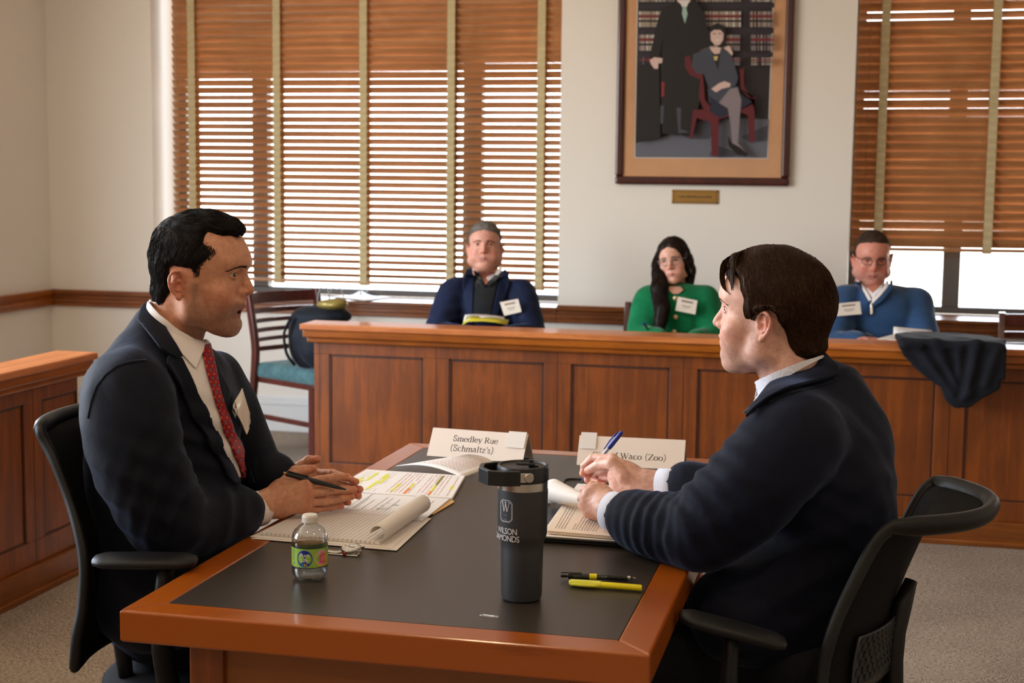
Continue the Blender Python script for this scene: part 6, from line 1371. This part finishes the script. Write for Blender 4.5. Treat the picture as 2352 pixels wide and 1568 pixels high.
office_chair('office_chair', 'black mesh office chair with honeycomb lumbar plate holding the writing man', nl, ac2, bk2, [.135, .095, .05, .05, .062], 0, .44, [(pa, pb), (pa+ac2*.50, pb+ac2*.50)], [(pa*.5+pb*.5-[0, 0, .01], pa*.48+pb*.52-[0, 0, .12], pa*.5+pb*.5+ac2*.06-[0, 0, .27]), (pa*.5+pb*.5+ac2*.5-[0, 0, .01], pa*.48+pb*.52+ac2*.5-[0, 0, .12], pa*.5+pb*.5+ac2*.44-[0, 0, .27])], (-.155, 2.86, 0), True)
# ------------------------------------------------------------------ wooden side chairs
M['teal'] = fabric('teal_speckled_upholstery', (96, 132, 134), (26, 54, 62), 240, .95, .2, .4)
def side_chair():
    e = empty('side_chair', (0, 0, 0), None, 'chair')
    for s in (-1, 1):
        m = MB(); pts = [(-.315, s*.225, 0), (-.255, s*.225, .30), (-.235, s*.225, .46), (-.235, s*.222, .56), (-.262, s*.222, .70), (-.295, s*.222, .835)]
        for a, b in zip(pts[:-1], pts[1:]): pass
        G = [[(p[0]-.017, p[1]-.014, p[2]), (p[0]+.02, p[1]-.014, p[2]), (p[0]+.02, p[1]+.014, p[2]), (p[0]-.017, p[1]+.014, p[2]), (p[0]-.017, p[1]-.014, p[2])] for p in spline(pts, 12)]
        m.grid(G); m.add([G[-1][k] for k in range(4)], [(0, 1, 2, 3)]); m.build('back_post', M['dchair'], e, bevel=.003)
        m = MB(); m.prism([(.205, s*.215-.02), (.245, s*.215-.02), (.245, s*.215+.02), (.205, s*.215+.02)], 0, .40); m.build('leg', M['dchair'], e, bevel=.003)
        m = MB(); m.box((-.26, s*.215-.010, .19), (.215, s*.215+.010, .215)); m.build('stretcher', M['dchair'], e, bevel=.003)
    m = MB(); m.box((-.24, -.215, .375), (.23, .215, .405)); m.build('seat_rail', M['dchair'], e, bevel=.003)
    for k, (z, h) in enumerate(((.800, .058), (.735, .026), (.685, .022), (.637, .022), (.590, .020), (.545, .024))):
        xo = np.interp(z, [.46, .56, .70, .835], [-.235, -.235, -.262, -.295]); G = []
        for i in range(13):
            y = -.215+.43*i/12; c = .045*(1-(y/.215)**2)*(1 if k < 5 else .15); x = xo-c; G.append([(x-.007, y, z-h/2), (x+.007, y, z-h/2), (x+.007, y, z+h/2), (x-.007, y, z+h/2), (x-.007, y, z-h/2)])
        m = MB(); m.grid(G); m.build('back_slat', M['dchair'], e, bevel=.002)
    V = Vol((-.30, -.28, .36), (.30, .28, .54), .008); V.D = (lambda X, Y, Z: (np.maximum(np.maximum(np.abs(X)-.205, np.abs(Y)-.19), 0)**2+np.minimum(0, 0)+np.maximum(np.abs(Z-.435)-.012-.012*np.clip(1-(X/.2)**2, 0, 1)*np.clip(1-(Y/.2)**2, 0, 1), 0)**2)**.5-.032)(*np.meshgrid(*[(V.lo[k]+V.h*np.arange(V.n[k])).astype(f32) for k in range(3)], indexing='ij')).astype(f32)
    P, F = V.mesh(); mesh_obj('seat', relax(P, F, 1), F, M['teal'], e)
    return e
sc = side_chair(); th = math.radians(-30); R_ = rot_z(th)
def place(o, x, y, hd, label): o.location = (x, y, 0); o.rotation_euler = (0, 0, hd); o['label'] = label
for x, y, hd, lb in ((-1.77, 7.02, -80, 'dark slatted chair behind the counter holding the man in the navy blazer'), (-.905, 7.02, -90, 'dark slatted chair behind the counter holding the woman in the green cardigan'),
                     (.06, 7.03, -88, 'dark slatted chair behind the counter holding the man in the blue sweater'), (.84, 7.05, -93, 'empty dark slatted chair at the right end of the view, behind the draped coat')):
    c = copy_tree(sc); place(c, x, y, math.radians(hd), lb)
nb_ = np.array([-3.085, 7.19]); c = nb_-(R_@np.array([-.30, -.225, 0]))[:2]; place(sc, c[0], c[1], th, 'dark slatted wooden chair with teal seat at the left end of the counter')
# ------------------------------------------------------------------ things on and around the wooden chair, the sill and the counter
navy = fabric('dark_navy_nylon', (18, 26, 38), (10, 14, 22), 500, .7, .1)
e = empty('backpack', (-2.62, 7.02, .47), 'dark blue backpack standing on the teal chair seat beside the counter end', 'backpack')
V = Vol((-2.95, 6.75, .44), (-2.3, 7.3, .86), .007)
V.ell((-2.66, 7.05, .62), (.145, .13, .165), .03); V.ell((-2.62, 7.04, .74), (.155, .11, .055), .04); V.ell((-2.60, 6.93, .60), (.10, .05, .11), .03); V.noise(.005, 22, 4); V.noise(.002, 60, 5); P, F = V.mesh(); P[:, 2] = np.maximum(P[:, 2], .485); mesh_obj('bag_body', relax(P, F, 1), F, navy, e)
m = MB(); m.tube(spline([(-2.74, 6.93, .74), (-2.775, 6.925, .66), (-2.765, 6.93, .56), (-2.73, 6.95, .50)], 10), .014, 8, flat=.5); m.build('shoulder_strap', navy, e, smooth=True)
M['hook'] = plain('clear_hook', (176, 178, 176), .15, Transmission_Weight=.3)
e = empty('pouch', (-2.50, 7.0, .79), 'olive gold pouch with clear looped handles lying on the dark backpack', 'pouch')
V = Vol((-2.70, 6.88, .74), (-2.36, 7.12, .90), .005); V.ell((-2.555, 7.0, .80), (.075, .06, .028), .02); V.ell((-2.515, 7.0, .812), (.04, .045, .022), .02); V.noise(.003, 60, 3); P, F = V.mesh(); mesh_obj('pouch_body', P, F, plain('olive_gold_satin', (150, 132, 70), .35, .3), e)
for k, (x0, x1) in enumerate(((-2.625, -2.56), (-2.57, -2.49))):
    m = MB(); m.tube([(x0+(x1-x0)*(1-math.cos(a))/2, 6.99+.01*k, .81+.085*math.sin(a)) for a in np.linspace(0, PI, 14)], .003, 6); m.build('clear_handle', M['hook'], e, smooth=True)
e = empty('coat_hanger', (-2.63, 7.95, .751), 'clear plastic hanger under folded white paper on the window sill', 'hanger')
A = [atz(x, y, .752) for x, y in ((765, 682), (838, 692), (895, 684), (828, 677))]
m = MB(); G = []
for i in range(9):
    v = i/8; G.append([])
    for k in range(13): u = k/12; p = A[0]*(1-u)*(1-v)+A[1]*u*(1-v)+A[2]*u*v+A[3]*(1-u)*v; p = p+np.array([0, 0, .003+.030*math.exp(-((u-.25)**2+(v-.75)**2)/.02)]); G[-1].append(p)
m.grid(G); m.build('white_paper', M['paper'], e, smooth=True, solid=.002)
hk = at(829, 676, 7.98); m = MB(); m.tube(spline([hk+[0, 0, -.005], hk+[-.002, 0, .025], hk+[.003, 0, .045], hk+[.02, 0, .052], hk+[.038, 0, .044], hk+[.042, 0, .026], hk+[.030, 0, .014]], 18), .0028, 8); m.build('hook', M['hook'], e, smooth=True)
# coat draped over the counter
def polyslab(V, poly, lo, hi, axis='y', rad=.012, k=.02):
    a = np.array(poly)
    if axis == 'y':
        fn = lambda X, Y, Z: np.maximum(poly_sd(X+0*Z, Z+0*X, poly), np.abs(Y-(lo+hi)/2)-(hi-lo)/2+rad)-rad; bb = ((a[:, 0].min(), lo, a[:, 1].min()), (a[:, 0].max(), hi, a[:, 1].max()))
    else:
        fn = lambda X, Y, Z: np.maximum(poly_sd(X+0*Y, Y+0*X, poly), np.abs(Z-(lo+hi)/2)-(hi-lo)/2+rad)-rad; bb = ((a[:, 0].min(), a[:, 1].min(), lo), (a[:, 0].max(), a[:, 1].max(), hi))
    V.op(fn, bb, k)
cy_ = 6.075; cpts = [at(x, y, cy_) for x, y in ((2072, 782), (2082, 812), (2104, 838), (2132, 862), (2166, 884), (2176, 912), (2196, 926), (2224, 926), (2250, 905), (2288, 884), (2284, 866), (2301, 862), (2304, 800), (2296, 792))]
V = Vol((.06, 5.98, .50), (.62, 6.56, .90), .006); polyslab(V, [(p[0], p[2]) for p in cpts], 6.04, 6.095, 'y')
tp_ = [atz(x, y, .81)[:2] for x, y in ((2078, 790), (2062, 771), (2100, 766), (2180, 770), (2270, 776), (2300, 784), (2304, 797))]
polyslab(V, [tuple(p) for p in tp_], .799, .822, 'z')
for (a, b, r_) in (((2110, 800), (2190, 900), .016), ((2150, 790), (2195, 890), .018), ((2200, 800), (2215, 910), .014), ((2245, 790), (2225, 900), .020), ((2290, 800), (2262, 880), .014)): V.cap(at(*a, 6.045), at(*b, 6.04), r_, r_, .02)
for (a, b) in (((2130, 800), (2200, 905)), ((2222, 800), (2205, 905)), ((2262, 800), (2240, 890))): V.cap(at(*a, 6.022), at(*b, 6.018), .010, .012, .014, 'c')
V.noise(.003, 30, 2); P, F = V.mesh(); tag(mesh_obj('draped_coat', relax(P, F, 1), F, fabric('charcoal_navy_wool', (24, 27, 36), (16, 18, 25), 500, .9, .05)), 'dark navy coat draped over the counter front at the right', 'coat')
# ------------------------------------------------------------------ three people behind the counter
def onlooker(label, canal, D, heading, pitch, roll, p, skin, hair, chest, shoulders, elbows, wrists, clothm, sc=1.0, hips=None):
    e = empty('person', (chest[0], chest[1], 0), label, 'person'); H = frame4(dp(canal[0], canal[1], D), heading, pitch, roll)@Matrix.Scale(sc, 4)
    HV = head_field(p, .0026); P, F = HV.mesh(); C = head_tone(P, skin, p); pieces = [(xf(H, relax(P, F, 1, .4)), F, C)]
    if p.get('brow', 1): brows(e, H, HV, p.get('browm', M['hairb']), 90, .0007, .0425, .0028)
    eyes(e, H, p, (0, math.radians(p.get('gz', 0))))
    hf = hair_field(HV, p['hair'], p.get('ht', .008), p.get('hb', ()), p.get('curve', 0), (.0012, 110)); P, F = hf.mesh(); ho = mesh_obj('hair', xf(H, relax(P, F, 1)), F, hair, e)
    q = surf_points(hf, 1300, 3, lambda q: q[:, 2] > -.08)
    a, f = strands(hf, q, p['flow'], 5, .007, (-.0004, .0014), .0009, 5, .2); mesh_obj('hair_locks', xf(H, a), f, hair, e)
    ch = np.array(chest); hd = heading*0+p.get('body_h', heading); R_ = rot_z(hd)
    A = np.array(list(shoulders)+list(elbows)+list(wrists)+[chest]); V = Vol(np.minimum(A.min(0)-.16, (9, 9, .44)), A.max(0)+.16, .0085)
    V.ell(ch, (.118, .165, .16), .05, R=R_); V.ell(ch-[0, 0, .20], (.128, .165, .19), .05, R=R_); V.ell((ch[0], ch[1], .56), (.15, .18, .12), .05, R=R_)
    nk = xf(H, np.array([[-.035, 0, -.135]]))[0]
    for s in (0, 1):
        V.cap(nk-[0, 0, .03], shoulders[s], .045, .062, .05); limb(V, [shoulders[s], elbows[s]], [.068, .056], .03); limb(V, [elbows[s], wrists[s]], [.056, .038], .02)
    V.noise(.0035, 17, int(canal[0])); V.noise(.0022, 40, int(canal[0])+1)
    for s in (0, 1): fold(V, np.array(elbows[s])*.7+ch*.3, (.2, .1, 1), 70, .004, .10, s+int(canal[1]))
    o, bv = cloth(p.get('gname', 'jacket'), V, clothm, e)
    for s in (0, 1):
        w_ = np.array(wrists[s]); el = np.array(elbows[s]); d = (w_-el)/np.linalg.norm(w_-el); z_ = np.array([0, 0, 1.]); sd = np.cross(z_, d); k0_ = w_+d*.09
        fs = [[k0_+sd*(.026-.018*i), k0_+sd*(.027-.018*i)+d*.035-z_*.008, k0_+sd*(.024-.016*i)+d*.055-z_*.022] for i in range(4)]; t_ = [w_+d*.03+sd*.02*(1 if s else -1), w_+d*.06+sd*.038*(1 if s else -1), w_+d*.085+sd*.03*(1 if s else -1)-z_*.01]
        if p.get('hands', (1, 1))[s]: pieces.append(hand_piece(lambda V: (V.cap(w_-d*.05, w_, .026, .027, .01), hand(V, w_, w_+d*.05, fs, t_)), [w_-d*.05, w_]+fs[0]+fs[3]+t_, skin, [(f[-1], .012) for f in fs], .0028))
    P, F = torso_piece(ch-[0, 0, .08], (.08, .12, .22), .012, [[shoulders[s], elbows[s], wrists[s]] for s in (0, 1)], hd); pieces.append((P, F, np.tile(np.array(lin(skin)), (len(P), 1))))
    P, F, C = joinm(pieces); mesh_obj('body', P, F, M['skin'], e, C)
    f_ = np.array([math.cos(hd), math.sin(hd)]); l_ = np.array([-f_[1], f_[0]]); c2 = ch[:2]-f_*.02
    kn = [(*(c2+f_*.40+l_*s*.11), .50) for s in (1, -1)]; ft = [(*(c2+f_*.42+l_*s*.11), .10) for s in (1, -1)]
    legs('trousers', (c2[0], c2[1], .53), kn[0], kn[1], ft[0], ft[1], .08, e, M['trouser'], .014); shoe((*(c2+f_*.47+l_*.11), 0), hd, e); shoe((*(c2+f_*.47-l_*.11), 0), hd, e)
    return e, H, bv, HV
hk_short = [(.095, .100), (.080, .088), (.062, .078), (.045, .062), (.038, .040), (.026, .030), (.018, .022), (.014, .022), (.010, .036), (-.024, .037), (-.036, .012), (-.038, -.012), (-.046, -.034), (-.060, -.045), (-.13, -.045), (-.15, .12), (0, .19), (.13, .15)]
M['hairg'] = hairmat('grey_hair', (78, 74, 70), (140, 134, 126)); M['hairb'] = hairmat('brown_hair', (40, 28, 22), (84, 64, 52)); M['hairk'] = hairmat('dark_long_hair', (20, 12, 10), (44, 28, 22), .45)
back_flow = lambda X, u: np.stack([-.8+0*X[:, 0], 1.2*np.sign(X[:, 1])*np.clip(.1-X[:, 2], 0, .1)*4, -.5-4*np.clip(.09-X[:, 2], 0, .1)], 1)
YB = 6.94
P_ = lambda x, y, D: dp(x, y, D)
navyb = suitcloth('navy_blazer_cloth', (26, 36, 66), (18, 26, 50)); M['knit_dark'] = fabric('charcoal_knit', (30, 32, 34), (20, 22, 24), 500)
pa1 = dict(w=1.03, fat=.010, jaw=1.12, hair=hk_short, ht=.0075, hb=[((.05, 0, .11), (.06, .06, .04), .007), ((0, .08, .03), (.06, .03, .04), -.0055)], curve=2., flow=back_flow, es=.88, lip=(176, 104, 98), body_h=math.radians(-84), nr=(.062, .066), neck=((-.018, 0, -.045), (-.040, 0, -.15)), gz=4)
e, H, bv, HVa = onlooker('grey-haired man in a navy blazer sitting behind the counter', (1114, 574), 7.22, math.radians(-79), math.radians(-3), 0, pa1, (214, 158, 138), M['hairg'],
    P_(1118, 722, 7.18), [P_(1042, 672, 7.20), P_(1196, 676, 7.16)], [P_(1003, 770, 7.05), P_(1225, 775, 7.02)], [P_(1085, 768, 6.86), P_(1150, 768, 6.84)], navyb, .98)
patch('sweater', [(1090, 628), (1150, 628), (1140, 660), (1132, 700), (1128, 740), (1085, 740), (1086, 690)], bv, .006, M['knit_dark'], e, .003, 3)
patch('shirt_collar', [(1117, 645), (1134, 632), (1148, 612), (1155, 612), (1152, 622), (1138, 640), (1122, 652)], bv, .016, M['shirt'], e, .004, 2)
patch('sweater_collar', [(1086, 620), (1094, 622), (1104, 640), (1114, 664), (1108, 664), (1094, 640)], bv, .018, M['knit_dark'], e, .006, 2); patch('sweater_collar', [(1120, 655), (1140, 640), (1154, 622), (1158, 628), (1144, 648), (1122, 664)], bv, .018, M['knit_dark'], e, .006, 2)
patch('lapel', [(1072, 618), (1084, 616), (1090, 650), (1088, 700), (1086, 742), (1078, 742), (1072, 700), (1060, 655)], bv, .010, navyb, e, .006, 3); patch('lapel', [(1158, 616), (1168, 624), (1172, 660), (1150, 700), (1134, 742), (1128, 742), (1134, 700), (1144, 655)], bv, .010, navyb, e, .006, 3)
patch('neck_skin', [(1098, 618), (1146, 618), (1132, 640), (1116, 658), (1106, 640)], bv, .011, plain('neck_skin', (196, 130, 106), .5), e, .002, 2)
badge(e, [dp(1148, 694, 7.015), dp(1190, 686, 7.0), dp(1198, 716, 7.0), dp(1158, 725, 7.015)])
e = empty('yellow_folder', (-1.7, 6.85, .85), 'yellow folder of papers held up by the man in the navy blazer', 'folder')
m = MB(); G = [[dp(x, y, D) for x, y, D in ((1062, 746, 6.92), (1075, 738, 6.90), (1110, 737, 6.88), (1140, 740, 6.86), (1165, 746, 6.88))], [dp(x, y, D) for x, y, D in ((1072, 728, 6.98), (1085, 726, 6.97), (1115, 728, 6.96), (1145, 731, 6.95), (1169, 735, 6.96))]]
m.grid(G); m.build('cover', plain('yellow_card', (196, 180, 40), .6), e, smooth=True, solid=.004)
m = MB(); m.grid([[dp(x, y-1.5, D) for x, y, D in ((1064, 742, 6.94), (1078, 735, 6.94), (1112, 736, 6.92), (1140, 738, 6.92), (1160, 742, 6.92))], [dp(x, y-2.5, D) for x, y, D in ((1068, 726, 7.0), (1085, 724, 7.0), (1115, 725, 6.98), (1142, 728, 6.98), (1158, 731, 6.98))]]); m.build('papers', M['paper'], e, smooth=True, solid=.003)
# woman
green = fabric('green_boucle_knit', (14, 128, 78), (4, 84, 50), 260, .95, .2, .8)
hk_long = [(.092, .112), (.088, .098), (.070, .075), (.052, .045), (.036, .02), (.026, -.01), (.010, -.05), (-.02, -.09), (-.13, -.10), (-.16, .12), (0, .19), (.11, .16)]
dflow = lambda X, u: np.stack([-.1-1.0*np.clip((X[:, 2]-.08)/.05, 0, 1), 1.5*np.sign(X[:, 1])*np.clip((X[:, 2]-.08)/.05, 0, 1), -1+0*X[:, 0]], 1)
pa2 = dict(w=.95, fat=.003, jaw=.90, adam=0, hair=hk_long, ht=.010, hb=[((-.05, .0, .08), (.06, .08, .06), .010), ((0, .08, -.03), (.05, .03, .06), .010)], curve=-5., flow=dflow, es=.7, lip=(186, 104, 104), body_h=math.radians(-88), nr=(.046, .050), neck=((-.018, 0, -.045), (-.038, 0, -.15)), nt=.112, gname='cardigan')
e, H, bv, HVb = onlooker('woman with long dark hair and glasses in a green cardigan behind the counter', (1549, 606), 7.05, math.radians(-96), math.radians(4), math.radians(9), pa2, (222, 172, 150), M['hairk'],
    P_(1553, 728, 7.05), [P_(1492, 690, 7.08), P_(1618, 690, 7.04)], [P_(1470, 775, 6.98), P_(1640, 778, 6.95)], [P_(1520, 778, 6.82), P_(1590, 782, 6.82)], green, .90)
V = Vol((-1.12, 6.80, .74), (-.62, 7.2, 1.20), .006)
V.chain([P_(1527, 572, 7.10), P_(1515, 610, 7.06), P_(1514, 660, 6.98), P_(1520, 710, 6.92), P_(1514, 764, 6.89)], [.030, .034, .036, .034, .022], .02); V.chain([P_(1574, 578, 7.12), P_(1583, 620, 7.08), P_(1585, 650, 7.04)], [.024, .026, .018], .02); V.cap(P_(1553, 600, 7.14), P_(1553, 670, 7.14), .06, .05, .03)
V.noise(.003, 40, 3); P, F = V.mesh(); mesh_obj('long_hair', relax(P, F, 1), F, M['hairk'], e); q = P[np.random.default_rng(2).integers(0, len(P), 1500)]
a, f = strands(V, q, lambda X, u: np.stack([0*X[:, 0], -.1+0*X[:, 0], -1+0*X[:, 0]], 1), 7, .011, (0, .002), .0012, 4, .06); mesh_obj('hair_locks', a, f, M['hairk'], e)
patch('cardigan_neck', [(1538, 660), (1562, 660), (1570, 668), (1558, 676), (1546, 676), (1536, 668)], bv, .006, plain('pale_skin', (212, 160, 138), .5), e, .002, 2)
for x, y in ((1551, 685), (1552, 728), (1549, 762)):
    h = bv.ray_cast(Vector(CAM), Vector((dp(x, y, 1.)-CAM)).normalized()); c = h[0] if h[0] else Vector(dp(x, y, 6.95))
    MB().lathe([(.0001, 0), (.011, 0), (.012, .003), (.008, .006), (.0001, .007)], n=20, M=Matrix.Translation(c+Vector((0, -.002, 0)))@Matrix.Rotation(PI/2, 4, 'X')).build('gold_button', plain('pearl_gold_button', (220, 196, 150), .25, .4), e, smooth=True)
badge(e, [dp(1557, 681, 6.915), dp(1602, 690, 6.91), dp(1597, 722, 6.90), dp(1551, 713, 6.905)])
def glasses(parent, H, mat, w_=.024, h_=.017, z0=.024, x0=.104):
    m = MB()
    for s in (-1, 1): m.tube([xf(H, np.array([[x0-.010*abs(math.cos(a)*.5+.5)*(1), s*(.033)+w_*math.cos(a)*s, z0+h_*math.sin(a)-.001]]))[0] for a in np.linspace(0, 2*PI, 22)[:-1]], .0016, 6, closed=True)
    m.tube([xf(H, np.array([[x0-.002, y, z0+.006]]))[0] for y in (-.010, 0, .010)], .0016, 6)
    for s in (-1, 1): m.tube([xf(H, np.array([[x, s*y, z0+.008-.004*i]]))[0] for i, (x, y) in enumerate(((x0-.010, .057), (.05, .076), (-.005, .080)))], .0016, 6)
    return m.build('glasses', mat, parent, smooth=True)
glasses(e, H, plain('clear_glasses_frame', (150, 142, 138), .25), z0=.024)
ep = hand_pen('ballpoint_pen', 'dark pen with blue end held by the woman in green', dp(1492, 762, 6.86), dp(1480, 744, 6.84), [('barrel', [(0, .004), (1, .0045)], M['black']), ('button', [(1, .006), (1.15, .006)], blu)])
# man in the blue sweater
blue = fabric('blue_fleece_knit', (52, 84, 124), (36, 62, 98), 420, .95, .25, .5)
hk_rec = [(.090, .118), (.075, .108), (.045, .085), (.036, .060), (.034, .035), (.026, .020), (.020, .008), (.014, .016), (.010, .036), (-.024, .037), (-.036, .012), (-.038, -.012), (-.040, -.034), (-.060, -.045), (-.13, -.045), (-.15, .12), (0, .19), (.08, .16)]
pa3 = dict(w=1.03, fat=.011, jaw=1.14, hair=hk_rec, ht=.0065, hb=[((0, .08, .03), (.06, .03, .04), -.004)], curve=3.5, flow=back_flow, es=.95, lip=(170, 96, 92), body_h=math.radians(-92), nr=(.062, .068), neck=((-.018, 0, -.045), (-.045, 0, -.15)), eo=.0028, stub=.35, stubc=(150, 130, 124), gname='sweater', hands=(1, 1))
e, H, bv, HVc = onlooker('man with glasses in a blue quarter-zip sweater, looking down behind the counter', (2003, 598), 7.0, math.radians(-84), math.radians(15), 0, pa3, (214, 146, 126), M['hairb'],
    P_(2026, 735, 6.98), [P_(1940, 690, 7.02), P_(2104, 694, 6.98)], [P_(1915, 790, 6.86), P_(2130, 790, 6.84)], [P_(1972, 784, 6.70), P_(2080, 786, 6.66)], blue, 1.02)
patch('shirt_collar', [(1968, 644), (1974, 644), (1982, 658), (2000, 684), (2004, 690), (1998, 694), (1984, 674), (1968, 648)], bv, .016, M['shirt'], e, .004, 2); patch('shirt_collar', [(2004, 690), (2012, 684), (2030, 664), (2036, 650), (2041, 652), (2040, 664), (2022, 684), (2006, 698)], bv, .016, M['shirt'], e, .004, 2)
patch('undershirt', [(1976, 646), (2034, 646), (2024, 668), (2005, 688), (1990, 670)], bv, .010, M['shirt'], e, .002, 2); patch('neck_skin', [(1974, 634), (2036, 634), (2030, 654), (2005, 676), (1984, 658)], bv, .013, plain('neck_skin', (186, 118, 96), .5), e, .002, 2)
patch('stand_collar', [(1960, 650), (1965, 648), (1970, 656), (1986, 676), (2001, 698), (1994, 702), (1974, 676)], bv, .018, blue, e, .006, 2); patch('stand_collar', [(2004, 700), (2024, 686), (2040, 664), (2044, 652), (2050, 654), (2048, 670), (2026, 694), (2008, 706)], bv, .018, blue, e, .006, 2)
patch('zip', [(2000, 694), (2006, 694), (2006, 722), (2000, 724)], bv, .012, M['steel'], e, .003, 2)
badge(e, [dp(1922, 697, 6.86), dp(1975, 692, 6.85), dp(1979, 721, 6.845), dp(1922, 726, 6.855)]); glasses(e, H, plain('dark_glasses_frame', (60, 44, 38), .3), .022, .014, .026, .104)
ep = hand_pen('ballpoint_pen', 'dark pen in the hand of the man in the blue sweater', dp(1990, 764, 6.64), dp(2006, 771, 6.62), [('barrel', [(0, .0045), (1, .0045)], M['black'])])
e = empty('rolled_papers', (.2, 6.5, .80), 'white papers with a rolled edge before the man in blue, beside the coat', 'papers')
m = MB(); q0 = [atz(x, y, .80) for x, y in ((2015, 778), (2090, 782), (2140, 768), (2060, 766))]; m.grid([[q0[0], q0[1]], [q0[3], q0[2]]]); m.build('sheet', M['paper'], e, solid=.003)
m = MB(); G = []
for i in range(8):
    v = i/7; c_ = dp(2052, 764, 6.62)*(1-v)+dp(2140, 764, 6.60)*v; R_ = .026*(1-v)+.010*v; G.append([c_+np.array([.1, 0, 0])*0+np.array([0, R_*math.cos(t_), R_*math.sin(t_)]) for t_ in np.linspace(-2.8, 2.2, 16)])
m.grid(G); m.build('rolled_page', M['paper'], e, smooth=True, solid=.002)
